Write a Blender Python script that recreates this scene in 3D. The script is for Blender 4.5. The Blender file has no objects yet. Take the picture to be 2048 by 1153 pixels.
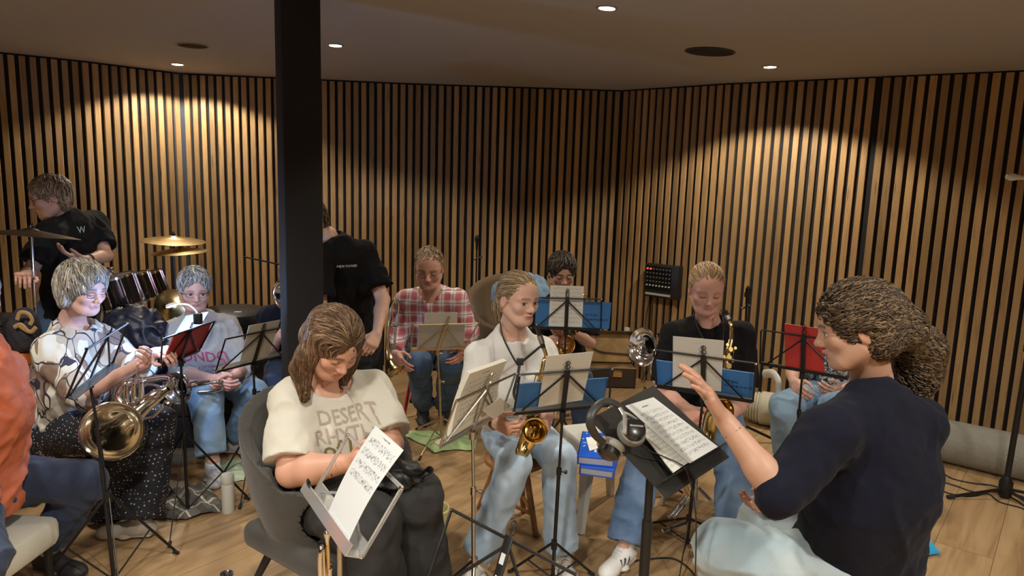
import bpy, bmesh, math, random
import numpy as np
from mathutils import Vector, Matrix
from mathutils.bvhtree import BVHTree
random.seed(7); NR = np.random.RandomState(11)
sc = bpy.context.scene
COL = sc.collection
# ---------------------------------------------------------------- camera
F, CX, CY, XV, YV, H = 1400.0, 1024.0, 576.5, 745.0, 9567.0, 1.7
_d = np.array([XV-CX, -(YV-CY), -F]); _d /= np.linalg.norm(_d)
_u = -_d
_y = np.array([0, 0, -1.0]); _y = _y-_u*(_y@_u); _y /= np.linalg.norm(_y)
_x = np.cross(_y, _u)
RC = np.array([_x, _y, _u])
cd = bpy.data.cameras.new('camera'); cam = bpy.data.objects.new('camera', cd); COL.objects.link(cam)
M4 = Matrix.Identity(4)
for i in range(3):
    for j in range(3): M4[i][j] = RC[i][j]
M4[2][3] = H
cam.matrix_world = M4
cd.sensor_width = 36; cd.lens = 36*F/2048; cd.clip_start = 0.05
sc.camera = cam
sc.view_settings.view_transform = 'Standard'; sc.view_settings.look = 'None'
sc.view_settings.gamma = 1; sc.view_settings.use_curve_mapping = False
sc.view_settings.exposure = 0.35
w = bpy.data.worlds.new('world'); sc.world = w; w.use_nodes = True
w.node_tree.nodes['Background'].inputs[0].default_value = (0.5, 0.55, 0.62, 1)
w.node_tree.nodes['Background'].inputs[1].default_value = 0.05

def at(px, py, Y):            # the place seen at photo pixel (px,py) on the plane y = Y
    v = RC@np.array([(px-CX)/F, -(py-CY)/F, -1.0]); t = Y/v[1]
    return np.array([v[0]*t, Y, H+v[2]*t])
def atz(px, py, z):           # the same on a level plane
    v = RC@np.array([(px-CX)/F, -(py-CY)/F, -1.0]); t = (z-H)/v[2]
    return np.array([v[0]*t, v[1]*t, z])
CEIL = 2.48
def spot(name, loc, energy, size=134, blend=0.25, col=(1, .88, .69), rad=.035, aim=None):
    l = bpy.data.lights.new(name, 'SPOT'); l.energy = energy; l.color = col; l.spot_size = math.radians(size); l.spot_blend = blend; l.shadow_soft_size = rad
    o = bpy.data.objects.new(name, l); COL.objects.link(o); o.location = loc
    if aim is not None: o.rotation_euler = Vector(aim).to_track_quat('-Z', 'Y').to_euler()
    return o
LAMPS = [(-2.609, 5.538, 2.492), (-1.184, 4.687, 2.519), (0.41, 3.494, 2.52), (1.644, 4.76, 2.481)]
for i, (x, y, z) in enumerate(LAMPS):
    spot('downlight_lamp', (x, y, z-.012), (88, 60, 52, 105)[i], (136, 128, 128, 132)[i])
# the part of the ceiling over and behind the photographer has the same downlights, whiter and stronger
for x, y, e in [(-2.3, 2.0, 100), (-.6, 1.0, 115), (1.4, .9, 130), (2.9, 2.1, 70), (-1.7, -.6, 190), (.8, -1.4, 240), (3.4, -.4, 120)]:
    spot('downlight_lamp', (x, y, CEIL-.012), e, 140, .4, (1, .93, .82), .09)

# ---------------------------------------------------------------- materials
MATS = {}
def mat(name, col=(.5, .5, .5), rough=.5, metal=0, attr=None, bump=0, bscale=60, var=0, vscale=8, sheen=0, sss=0, coat=0, trans=0, emit=None, spec=None, fn=None, col2=None):
    if name in MATS: return MATS[name]
    m = bpy.data.materials.new(name); m.use_nodes = True; MATS[name] = m
    nt = m.node_tree; b = nt.nodes['Principled BSDF']
    b.inputs['Base Color'].default_value = (*col, 1); b.inputs['Roughness'].default_value = rough; b.inputs['Metallic'].default_value = metal
    if spec is not None: b.inputs['Specular IOR Level'].default_value = spec
    if sheen: b.inputs['Sheen Weight'].default_value = sheen; b.inputs['Sheen Roughness'].default_value = .5
    if sss: b.inputs['Subsurface Weight'].default_value = sss; b.inputs['Subsurface Radius'].default_value = (.012, .004, .002); b.inputs['Subsurface Scale'].default_value = 1.0
    if coat: b.inputs['Coat Weight'].default_value = coat
    if trans: b.inputs['Transmission Weight'].default_value = trans; b.inputs['IOR'].default_value = 1.3
    if emit: b.inputs['Emission Color'].default_value = (*emit[0], 1); b.inputs['Emission Strength'].default_value = emit[1]
    N = nt.nodes; L = nt.links
    tc = N.new('ShaderNodeTexCoord')
    src = None
    if attr:
        a = N.new('ShaderNodeAttribute'); a.attribute_name = attr; src = a.outputs['Color']
    if var:
        nz = N.new('ShaderNodeTexNoise'); nz.inputs['Scale'].default_value = vscale; nz.inputs['Detail'].default_value = 5
        L.new(tc.outputs['Object'], nz.inputs['Vector'])
        mr = N.new('ShaderNodeMapRange'); mr.inputs[1].default_value = .3; mr.inputs[2].default_value = .7; mr.inputs[3].default_value = 1-var; mr.inputs[4].default_value = 1+var
        L.new(nz.outputs[0], mr.inputs[0])
        if col2 is not None:
            mx = N.new('ShaderNodeMix'); mx.data_type = 'RGBA'; mx.inputs[6].default_value = (*col, 1); mx.inputs[7].default_value = (*col2, 1)
            m2 = N.new('ShaderNodeMapRange'); m2.inputs[1].default_value = .4; m2.inputs[2].default_value = .6; L.new(nz.outputs[0], m2.inputs[0]); L.new(m2.outputs[0], mx.inputs[0]); L.new(mx.outputs[2], b.inputs['Base Color'])
        else:
            vm = N.new('ShaderNodeVectorMath'); vm.operation = 'SCALE'
            if src is not None: L.new(src, vm.inputs[0])
            else: vm.inputs[0].default_value = col
            L.new(mr.outputs[0], vm.inputs['Scale']); L.new(vm.outputs[0], b.inputs['Base Color'])
    elif src is not None: L.new(src, b.inputs['Base Color'])
    if bump:
        nz = N.new('ShaderNodeTexNoise'); nz.inputs['Scale'].default_value = bscale; nz.inputs['Detail'].default_value = 4
        L.new(tc.outputs['Object'], nz.inputs['Vector'])
        bp = N.new('ShaderNodeBump'); bp.inputs['Strength'].default_value = bump; bp.inputs['Distance'].default_value = .01
        L.new(nz.outputs[0], bp.inputs['Height']); L.new(bp.outputs[0], b.inputs['Normal'])
    if fn: fn(nt, b, tc)
    return m
def node(nt, t, **kw):
    n = nt.nodes.new(t)
    for k, v in kw.items(): setattr(n, k, v)
    return n
def mathn(nt, op, a, b=None, c=None):
    n = nt.nodes.new('ShaderNodeMath'); n.operation = op
    for i, v in enumerate((a, b, c)):
        if v is None: continue
        if hasattr(v, 'is_output') or hasattr(v, 'links'): nt.links.new(v, n.inputs[i])
        else: n.inputs[i].default_value = v
    return n.outputs[0]
def mixc(nt, f, a, b):
    n = nt.nodes.new('ShaderNodeMix'); n.data_type = 'RGBA'
    for s, v in ((0, f), (6, a), (7, b)):
        if hasattr(v, 'links'): nt.links.new(v, n.inputs[s])
        elif s == 0: n.inputs[0].default_value = v
        else: n.inputs[s].default_value = (*v, 1)
    return n.outputs[2]

# ---------------------------------------------------------------- object helpers
def tag(o, label=None, cat=None, group=None, kind=None):
    if label: o['label'] = label
    if cat: o['category'] = cat
    if group: o['group'] = group
    if kind: o['kind'] = kind
    return o
def empty(name, loc, label=None, cat=None, group=None, rz=0):
    o = bpy.data.objects.new(name, None); COL.objects.link(o); o.location = Vector(loc); o.rotation_euler = (0, 0, rz); o.empty_display_size = .1
    return tag(o, label, cat, group)
def link(name, me, mats, parent=None, smooth=True):
    o = bpy.data.objects.new(name, me); COL.objects.link(o)
    for m in (mats if isinstance(mats, (list, tuple)) else [mats]): me.materials.append(m)
    if smooth:
        me.polygons.foreach_set('use_smooth', [True]*len(me.polygons))
    if parent is not None:
        o.parent = parent
        r = parent; mw = Matrix.Identity(4)
        while r is not None:
            mw = Matrix.LocRotScale(r.location, r.rotation_euler, None)@mw if r.parent is None or r.type == 'EMPTY' else mw
            r = r.parent
        # children are modelled in world coordinates: undo the root's placing
        if parent.type == 'EMPTY': o.matrix_parent_inverse = mw.inverted()
    return o
def npmesh(name, V, Fq, col=None):
    V = np.asarray(V, dtype=np.float32); Fq = np.asarray(Fq, dtype=np.int32); k = Fq.shape[1]
    me = bpy.data.meshes.new(name); me.vertices.add(len(V)); me.vertices.foreach_set('co', V.ravel())
    me.loops.add(Fq.size); me.loops.foreach_set('vertex_index', Fq.ravel())
    me.polygons.add(len(Fq)); me.polygons.foreach_set('loop_start', np.arange(0, Fq.size, k, dtype=np.int32)); me.polygons.foreach_set('loop_total', np.full(len(Fq), k, dtype=np.int32))
    me.update(calc_edges=True); me.validate()
    if col is not None:
        a = me.color_attributes.new('col', 'FLOAT_COLOR', 'POINT'); c = np.ones((len(V), 4), dtype=np.float32); c[:, :3] = col; a.data.foreach_set('color', c.ravel())
    return me
class MB:
    """collects boxes, tubes, sheets and lathes in world coordinates and links them as ONE mesh object"""
    def __init__(s): s.v = []; s.f = []; s.mi = []; s.uv = {}; s.flat = []
    def add(s, V, Fs, mi=0, flat=False, uv=None):
        o = len(s.v); s.v += [tuple(float(c) for c in p) for p in V]
        for q in Fs:
            if uv is not None: s.uv[len(s.f)] = [uv[i] for i in q]
            s.f.append([o+i for i in q]); s.mi.append(mi); s.flat.append(flat)
        return s
    def box(s, c, size, axes=None, mi=0, bev=0):
        A = np.eye(3) if axes is None else np.array(axes, float); c = np.array(c, float); h = np.array(size, float)/2
        if bev:
            bm = bmesh.new(); bmesh.ops.create_cube(bm, size=2)
            for v in bm.verts: v.co = Vector(v.co[i]*h[i] for i in range(3))
            bmesh.ops.bevel(bm, geom=bm.edges[:], offset=bev, segments=2, affect='EDGES', profile=.5); bm.verts.index_update()
            s.add([c+np.array(v.co)@A for v in bm.verts], [[v.index for v in f.verts] for f in bm.faces], mi, False); bm.free(); return s
        V = [c+np.array([x*h[0], y*h[1], z*h[2]])@A for x in (-1, 1) for y in (-1, 1) for z in (-1, 1)]
        return s.add(V, [(0, 1, 3, 2), (4, 6, 7, 5), (0, 4, 5, 1), (2, 3, 7, 6), (0, 2, 6, 4), (1, 5, 7, 3)], mi, True)
    def tube(s, pts, r, n=8, mi=0, close=False, cap=True, flat=None):
        P = np.array(pts, float); m = len(P); R = np.full(m, r, float) if np.isscalar(r) else np.array(r, float)
        T = np.gradient(P, axis=0) if m > 2 else np.array([P[1]-P[0]]*2)
        if close: T = np.roll(P, -1, 0)-np.roll(P, 1, 0)
        T /= np.linalg.norm(T, axis=1)[:, None]+1e-12
        a = np.array([0, 0, 1.0]) if abs(T[0][2]) < .9 else np.array([1.0, 0, 0]); U = np.cross(T[0], a); U /= np.linalg.norm(U); V = []
        for i in range(m):
            U = U-T[i]*(U@T[i]); U /= np.linalg.norm(U)+1e-12; W = np.cross(T[i], U)
            fw, fu = (1, 1) if flat is None else flat
            for k in range(n):
                t = 2*math.pi*k/n; V.append(P[i]+R[i]*(fu*math.cos(t)*U+fw*math.sin(t)*W))
        Fs = []
        for i in range(m if close else m-1):
            j = (i+1) % m
            for k in range(n): Fs.append((i*n+k, i*n+(k+1) % n, j*n+(k+1) % n, j*n+k))
        if cap and not close: Fs += [tuple(range(n-1, -1, -1)), tuple((m-1)*n+k for k in range(n))]
        return s.add(V, Fs, mi)
    def lathe(s, prof, c, ax=(0, 0, 1), n=28, mi=0, cap=False):
        ax = np.array(ax, float); ax /= np.linalg.norm(ax); a = np.array([0, 0, 1.0]) if abs(ax[2]) < .9 else np.array([1.0, 0, 0])
        U = np.cross(ax, a); U /= np.linalg.norm(U); W = np.cross(ax, U); c = np.array(c, float); V = []
        for (r, z) in prof:
            for k in range(n):
                t = 2*math.pi*k/n; V.append(c+ax*z+r*(math.cos(t)*U+math.sin(t)*W))
        Fs = [(i*n+k, i*n+(k+1) % n, (i+1)*n+(k+1) % n, (i+1)*n+k) for i in range(len(prof)-1) for k in range(n)]
        if cap: Fs += [tuple(range(n-1, -1, -1)), tuple((len(prof)-1)*n+k for k in range(n))]
        return s.add(V, Fs, mi)
    def sheet(s, a, b, c, d, th=.0012, bend=0, nx=8, ny=10, mi=0, curl=0):
        """quad sheet a (top left) b (top right) c (bottom right) d (bottom left) with real thickness"""
        a, b, c, d = [np.array(q, float) for q in (a, b, c, d)]; nrm = np.cross(b-a, d-a); nrm /= np.linalg.norm(nrm); V = []; UV = []
        for sd in (0, 1):
            for j in range(ny+1):
                for i in range(nx+1):
                    u, v = i/nx, j/ny; p = (a*(1-u)+b*u)*(1-v)+(d*(1-u)+c*u)*v
                    p = p+nrm*(bend*math.sin(math.pi*v)+curl*math.sin(math.pi*u)+sd*th); V.append(p); UV.append((u, 1-v))
        m = (nx+1)*(ny+1); Fs = []
        for j in range(ny):
            for i in range(nx):
                q = j*(nx+1)+i; Fs.append((q, q+1, q+nx+2, q+nx+1)); Fs.append((m+q, m+q+nx+1, m+q+nx+2, m+q+1))
        e = [j*(nx+1) for j in range(ny+1)]+[ny*(nx+1)+i for i in range(1, nx+1)]+[j*(nx+1)+nx for j in range(ny-1, -1, -1)]+[i for i in range(nx-1, 0, -1)]
        for k in range(len(e)): p, q = e[k], e[(k+1) % len(e)]; Fs.append((q, p, m+p, m+q))
        return s.add(V, Fs, mi, False, UV)
    def build(s, name, mats, parent=None, smooth=True, sharp=40):
        me = bpy.data.meshes.new(name); me.from_pydata(s.v, [], s.f)
        o = link(name, me, mats, parent, smooth)
        me.polygons.foreach_set('material_index', s.mi)
        if smooth: me.polygons.foreach_set('use_smooth', [not q for q in s.flat]); me.set_sharp_from_angle(angle=math.radians(sharp))
        if s.uv:
            uv = me.uv_layers.new(name='UVMap')
            for fi, c in s.uv.items():
                p = me.polygons[fi]
                for k, li in enumerate(p.loop_indices): uv.data[li].uv = c[k]
        me.update(); return o
def nrm(v): v = np.array(v, float); return v/(np.linalg.norm(v)+1e-12)
def arc(pts, n=6):           # Catmull-Rom through points
    P = [np.array(p, float) for p in pts]; P = [2*P[0]-P[1]]+P+[2*P[-1]-P[-2]]; out = []
    for i in range(1, len(P)-2):
        for k in range(n):
            t = k/n; a, b, c, d = P[i-1:i+3]
            out.append(.5*((2*b)+(c-a)*t+(2*a-5*b+4*c-d)*t*t+(3*b-a-3*c+d)*t**3))
    out.append(P[-2]); return np.array(out)
# ---------------------------------------------------------------- implicit bodies
def vnoise(p, seed=0):
    p = np.asarray(p, float); i = np.floor(p).astype(np.int64); f = p-i; f = f*f*(3-2*f); r = 0
    for dx in (0, 1):
        for dy in (0, 1):
            for dz in (0, 1):
                h = ((i[:, 0]+dx)*73856093) ^ ((i[:, 1]+dy)*19349663) ^ ((i[:, 2]+dz)*83492791) ^ (seed*2654435761 % 99991)
                h = (h*1103515245+12345) & 0x7fffffff; h = (h >> 8) % 65536/32768.0-1
                r = r+h*(f[:, 0] if dx else 1-f[:, 0])*(f[:, 1] if dy else 1-f[:, 1])*(f[:, 2] if dz else 1-f[:, 2])
    return r
class SDF:
    def __init__(s): s.p = []; s.disp = None
    def _a(s, fn, lo, hi, op, k): s.p.append((fn, np.array(lo, float), np.array(hi, float), op, k)); return s
    def cone(s, a, b, ra, rb, k=.02, op='u', clip=None, hollow=None):
        a = np.array(a, float); b = np.array(b, float); ab = b-a; L2 = ab@ab+1e-12
        def fn(X, Y, Z):
            t = np.clip(((X-a[0])*ab[0]+(Y-a[1])*ab[1]+(Z-a[2])*ab[2])/L2, 0, 1)
            d = np.sqrt((X-a[0]-t*ab[0])**2+(Y-a[1]-t*ab[1])**2+(Z-a[2]-t*ab[2])**2)-(ra+(rb-ra)*t)
            if clip is not None:
                for (q, n) in clip: d = np.maximum(d, (X-q[0])*n[0]+(Y-q[1])*n[1]+(Z-q[2])*n[2])
            if hollow is not None:
                q, w_, r0, r1 = hollow; g = w_-q; t = np.clip(((X-q[0])*g[0]+(Y-q[1])*g[1]+(Z-q[2])*g[2])/(g@g), 0, 1)
                d = np.maximum(d, r0+(r1-r0)*t-np.sqrt((X-q[0]-t*g[0])**2+(Y-q[1]-t*g[1])**2+(Z-q[2]-t*g[2])**2))
            return d
        r = max(ra, rb); return s._a(fn, np.minimum(a, b)-r, np.maximum(a, b)+r, op, k)
    def ell(s, c, rad, axes=None, k=.02, op='u', clip=None):
        c = np.array(c, float); A = np.eye(3) if axes is None else np.array(axes, float); rad = np.array(rad, float)
        def fn(X, Y, Z):
            q = [((X-c[0])*A[i][0]+(Y-c[1])*A[i][1]+(Z-c[2])*A[i][2])/rad[i] for i in range(3)]
            k0 = np.sqrt(q[0]**2+q[1]**2+q[2]**2); k1 = np.sqrt((q[0]/rad[0])**2+(q[1]/rad[1])**2+(q[2]/rad[2])**2)+1e-9
            d = k0*(k0-1)/k1
            d = np.maximum(d, -min(rad))
            if clip is not None:
                for (q2, n) in clip: d = np.maximum(d, (X-q2[0])*n[0]+(Y-q2[1])*n[1]+(Z-q2[2])*n[2])
            return d
        r = max(rad); return s._a(fn, c-r, c+r, op, k)
    def econe(s, a, b, ra, rb, lat, k=.03, op='u', clip=None):
        """elliptic cone: ra, rb = (half width along lat, half depth)"""
        a = np.array(a, float); b = np.array(b, float); u = nrm(b-a); Ln = np.linalg.norm(b-a); l = nrm(np.array(lat)-u*(np.array(lat)@u)); d_ = np.cross(l, u)
        def fn(X, Y, Z):
            x, y, z = X-a[0], Y-a[1], Z-a[2]; h = x*u[0]+y*u[1]+z*u[2]; t = np.clip(h/Ln, 0, 1)
            rl = ra[0]+(rb[0]-ra[0])*t; rd = ra[1]+(rb[1]-ra[1])*t; hu = h-t*Ln; m = np.minimum(rl, rd)
            d = (np.sqrt(((x*l[0]+y*l[1]+z*l[2])/rl)**2+((x*d_[0]+y*d_[1]+z*d_[2])/rd)**2+(hu/m)**2)-1)*m
            if clip is not None:
                for (q, n) in clip: d = np.maximum(d, (X-q[0])*n[0]+(Y-q[1])*n[1]+(Z-q[2])*n[2])
            return d
        r = max(*ra, *rb); return s._a(fn, np.minimum(a, b)-r, np.maximum(a, b)+r, op, k)
    def rbox(s, c, half, axes, r=.01, k=.01, op='u'):
        c = np.array(c, float); A = np.array(axes, float); hb = np.array(half, float)-r
        def fn(X, Y, Z):
            q = [np.abs((X-c[0])*A[i][0]+(Y-c[1])*A[i][1]+(Z-c[2])*A[i][2])-hb[i] for i in range(3)]
            return np.sqrt(sum(np.maximum(v, 0)**2 for v in q))+np.minimum(np.maximum(q[0], np.maximum(q[1], q[2])), 0)-r
        R = np.linalg.norm(half)+r; return s._a(fn, c-R, c+R, op, k)
    @staticmethod
    def comb(f, d, op, k):
        if op == 'u': h = np.clip(k-np.abs(f-d), 0, None); return np.minimum(f, d)-h*h/(4*k)
        if op == 's': d = -d
        h = np.clip(k-np.abs(f-d), 0, None); return np.maximum(f, d)+h*h/(4*k)
    def field(s, X, Y, Z):
        f = .2
        for fn, lo, hi, op, k in s.p: f = s.comb(f, fn(X, Y, Z), op, k)
        return f
    def carve(s, others, margin=.012):
        for o in others: lo, hi = o.bounds(); s._a(lambda X, Y, Z, o=o: o.field(X, Y, Z)-margin, lo-margin, hi+margin, 's', .002)
        return s
    def at(s, P):
        f = np.full(len(P), .2)
        for fn, lo, hi, op, k in s.p: f = s.comb(f, fn(P[:, 0], P[:, 1], P[:, 2]), op, k)
        return f
    def grad(s, P, e=.002):
        g = np.stack([s.at(P+np.eye(3)[i]*e)-s.at(P-np.eye(3)[i]*e) for i in range(3)], 1); return g/(np.linalg.norm(g, axis=1)[:, None]+1e-9)
    def bounds(s):
        U = [q for q in s.p if q[3] == 'u']; return np.min([q[1] for q in U], 0), np.max([q[2] for q in U], 0)
    def grid(s, lo, hi, h):
        lo = np.floor(np.array(lo)/h)*h; n = np.ceil((np.array(hi)-lo)/h).astype(int)+1; f = np.full(n, .2, dtype=np.float32)
        for fn, l, u, op, k in s.p:
            pad = k+2*h+.01; i0 = np.clip(np.floor((l-pad-lo)/h).astype(int), 0, n); i1 = np.clip(np.ceil((u+pad-lo)/h).astype(int)+1, 0, n)
            if (i1 <= i0).any(): continue
            X, Y, Z = np.meshgrid(*[(lo[a]+h*np.arange(i0[a], i1[a])).astype(np.float32) for a in range(3)], indexing='ij', sparse=True)
            sl = tuple(slice(i0[a], i1[a]) for a in range(3)); f[sl] = s.comb(f[sl], fn(X, Y, Z), op, k)
        if s.disp is not None:
            m = np.abs(f) < .045; I = np.argwhere(m); 
            if len(I): f[m] += s.disp(lo+I*h).astype(np.float32)
        return f, lo
    def mesh(s, h=.008, box=None):
        lo, hi = s.bounds() if box is None else box
        f, lo = s.grid(np.array(lo)-2.5*h, np.array(hi)+2.5*h, h); return nets(f, lo, h)
def nets(f, lo, h):
    S = f < 0; n = np.array(f.shape); cn = n-1; V = np.zeros((cn.prod(), 3), np.float32); C = np.zeros(cn.prod(), np.int32); quads = []
    st = np.array([cn[1]*cn[2], cn[2], 1])
    for a in range(3):
        s0 = [slice(None)]*3; s1 = [slice(None)]*3; s0[a] = slice(0, -1); s1[a] = slice(1, None)
        I = np.argwhere(S[tuple(s0)] != S[tuple(s1)]); b, c = (a+1) % 3, (a+2) % 3
        I = I[(I[:, b] > 0) & (I[:, b] < n[b]-1) & (I[:, c] > 0) & (I[:, c] < n[c]-1)]
        if not len(I): continue
        J = I.copy(); J[:, a] += 1; f0 = f[tuple(I.T)]; f1 = f[tuple(J.T)]; t = f0/(f0-f1); P = I.astype(np.float32); P[:, a] += t
        base = I@st; q = [base-st[b]-st[c], base-st[c], base, base-st[b]]
        for k in q: np.add.at(V, k, P); np.add.at(C, k, 1)
        q = np.stack(q, 1); inv = f0 > 0; q[inv] = q[inv][:, ::-1]; quads.append(q)
    if not quads: return np.zeros((0, 3)), np.zeros((0, 4), int)
    Q = np.concatenate(quads); use = np.unique(Q); mp = np.zeros(cn.prod(), np.int64); mp[use] = np.arange(len(use))
    return lo+h*(V[use]/C[use][:, None]), mp[Q]
def joinm(parts):
    V, Q, o = [], [], 0
    for v, q in parts:
        if len(v) == 0: continue
        V.append(v); Q.append(q+o); o += len(v)
    return np.concatenate(V), np.concatenate(Q)
def cutm(vq, keep):          # drop faces whose centre is not kept
    v, q = vq
    if len(v) == 0: return vq
    k = keep(v[q].mean(1)); q = q[k]; u = np.unique(q); mp = np.zeros(len(v), int); mp[u] = np.arange(len(u)); return v[u], mp[q]
def sdfobj(name, S, h, m, parent=None, colfn=None, col=None):
    v, q = S.mesh(h); c = None
    if colfn is not None: c = colfn(v)
    elif col is not None: c = np.tile(np.array(col), (len(v), 1))
    return link(name, npmesh(name, v, q, c), m, parent)
# ---------------------------------------------------------------- people
SKIN = mat('skin', attr='col', rough=.48, sss=.12, bump=.08, bscale=220)
HAIRM = mat('hair', attr='col', rough=.42, bump=.25, bscale=160, spec=.4)
def J(q):
    if q[0] == 'z': return atz(*q[1:])
    if q[0] == 'w': return np.array(q[1:], float)
    return at(*q)
def lerp(a, b, t): return np.array(a)*(1-t)+np.array(b)*t
def headframe(yaw, pitch, roll=0):
    y, p, r = math.radians(yaw), math.radians(pitch), math.radians(roll); f0 = np.array([math.sin(y), -math.cos(y), 0]); z = np.array([0, 0, 1.0])
    f = f0*math.cos(p)-z*math.sin(p); u = z*math.cos(p)+f0*math.sin(p); x = np.cross(f, u)
    return np.array([x*math.cos(r)+u*math.sin(r), f, u*math.cos(r)-x*math.sin(r)])
def add_head(S, c, A, s=1.0, eyes='open', jaw=1.0, nose=1.0, mouth=0):
    """A rows: right, forward, up"""
    L = lambda x, y, z: c+s*(x*A[0]+y*A[1]+z*A[2])
    E = lambda p, r, k=.012, op='u': S.ell(L(*p), [q*s for q in r], A, k*s, op)
    Cn = lambda a, b, ra, rb, k=.01, op='u': S.cone(L(*a), L(*b), ra*s, rb*s, k*s, op)
    E((0, -.014, .034), (.073, .094, .080), .02)
    E((0, .026, -.028), (.057*jaw, .062, .076), .03)
    E((0, .018, .030), (.066, .070, .066), .03)
    E((0, .060, -.092), (.026*jaw, .024, .020), .03)
    for g in (-1, 1):
        Cn((g*.052*jaw, -.006, -.050), (g*.030*jaw, .045, -.088), .018, .018, .03)
        E((g*.038, .058, -.026), (.024, .022, .022), .02)
        Cn((g*.010, .082, .016), (g*.046, .066, .016), .010, .009, .014)
    for g in (-1, 1): E((g*.031, .094, -.004), (.017, .014, .012), .014, 's')
    for g in (-1, 1):
        E((g*.031, .0715, -.004), (.0135, .0135, .0130), .003)
        if eyes != 'open': E((g*.031, .0735, -.003), (.0150, .0140, .0125), .004)
        else:
            Cn((g*.021, .0835, .0045), (g*.042, .0775, .0040), .0034, .0034, .004)
            Cn((g*.021, .0815, -.0125), (g*.041, .0765, -.0120), .0028, .0028, .004)
    Cn((0, .080, .004), (0, .102*nose, -.030), .0085, .0105, .014)
    E((0, .100*nose, -.033), (.011, .011, .009), .008)
    for g in (-1, 1): E((g*.0125, .091*nose, -.036), (.0075, .011, .0075), .006)
    Cn((-.018, .079, -.0585), (0, .0885, -.0565), .0048, .0062, .008); Cn((.018, .079, -.0585), (0, .0885, -.0565), .0048, .0062, .008)
    Cn((-.014, .080, -.0675), (.014, .080, -.0675), .0062, .0062, .008)
    Cn((-.020, .090, -.0625-mouth), (.020, .090, -.0625-mouth), .0016+mouth*.6, .0016+mouth*.6, .003, 's')
    for g in (-1, 1):
        S.ell(L(g*.0745, -.012, -.010), [.0085*s, .019*s, .031*s], np.array([A[0], nrm(A[1]-.2*A[2]), nrm(A[2]+.2*A[1])]), .008)
        S.ell(L(g*.083, -.006, -.008), [.006*s, .010*s, .019*s], A, .005, 's')
def headcol(v, c, A, s, skin, brow, lips, iris, eyes, cheek=.12, base=None):
    P = (v-c)@A.T/s; x, y, z = P.T; ax = np.abs(x); col = np.tile(np.array(skin, float), (len(v), 1)) if base is None else base
    def mix(m, cc, a=1.0): m = np.clip(m, 0, 1)[:, None]*a; col[:] = col*(1-m)+np.array(cc)*m
    g = lambda cx, cy, cz, rx, ry, rz: np.clip(1.6-1.6*np.sqrt(((ax-cx)/rx)**2+((y-cy)/ry)**2+((z-cz)/rz)**2), 0, 1)
    sk = np.array(skin); red = np.array([sk[0]*1.0, sk[1]*.72, sk[2]*.68])
    mix(g(.036, .075, -.030, .028, .03, .026), red, .25); mix(g(0, .1, -.035, .016, .03, .014), red, .4); mix(g(.078, -.01, -.01, .02, .03, .035), red, .5)
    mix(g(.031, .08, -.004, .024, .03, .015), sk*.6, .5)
    mix((y > .06)*g(0, .084, -.0625, .026, .03, .0135)*2, lips, .75)
    mix((y > .06)*np.clip(1.5-np.abs(z+.0625)/.0016, 0, 1)*(ax < .021), np.array(lips)*.35, .8)
    bz = .0195-.25*np.clip(ax-.034, 0, 1)
    mix((y > .05)*(ax > .012)*(ax < .048)*np.clip(1.7-np.abs(z-bz)/.0040, 0, 1), brow, .85)
    mix((y > .08)*g(.006, .1, -.0415, .006, .02, .0035)*2, sk*.25, .8)
    if eyes == 'open':
        e = (np.abs(ax-.031) < .0125)*(y > .06)*(np.abs(z+.004) < .0066*np.sqrt(np.clip(1-((ax-.031)/.0128)**2, 0, 1)))
        mix(e*1.0, (.62, .60, .58))
        ex, ez = ax-.031-EYE[0]*np.sign(x), z+.004
        mix((e > 0)*np.clip(3-np.sqrt(ex**2+ez**2)/.0030, 0, 1), iris); mix((e > 0)*np.clip(2.5-np.sqrt(ex**2+ez**2)/.0016, 0, 1), (.01, .01, .01))
        mix((y > .06)*(np.abs(ax-.031) < .0135)*np.clip(1.6-np.abs(z-.0030+.25*np.abs(ax-.031))/.0016, 0, 1), (.05, .03, .02), .8)
    else:
        zz = -.0085 if eyes == 'down' else -.010
        mix((y > .06)*(np.abs(ax-.031) < .0135)*np.clip(1.7-np.abs(z-zz-1.2*np.abs(ax-.031)**1.5)/.0022, 0, 1), (.10, .055, .04), .85)
    return col
EYE = [0, 0]
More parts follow.
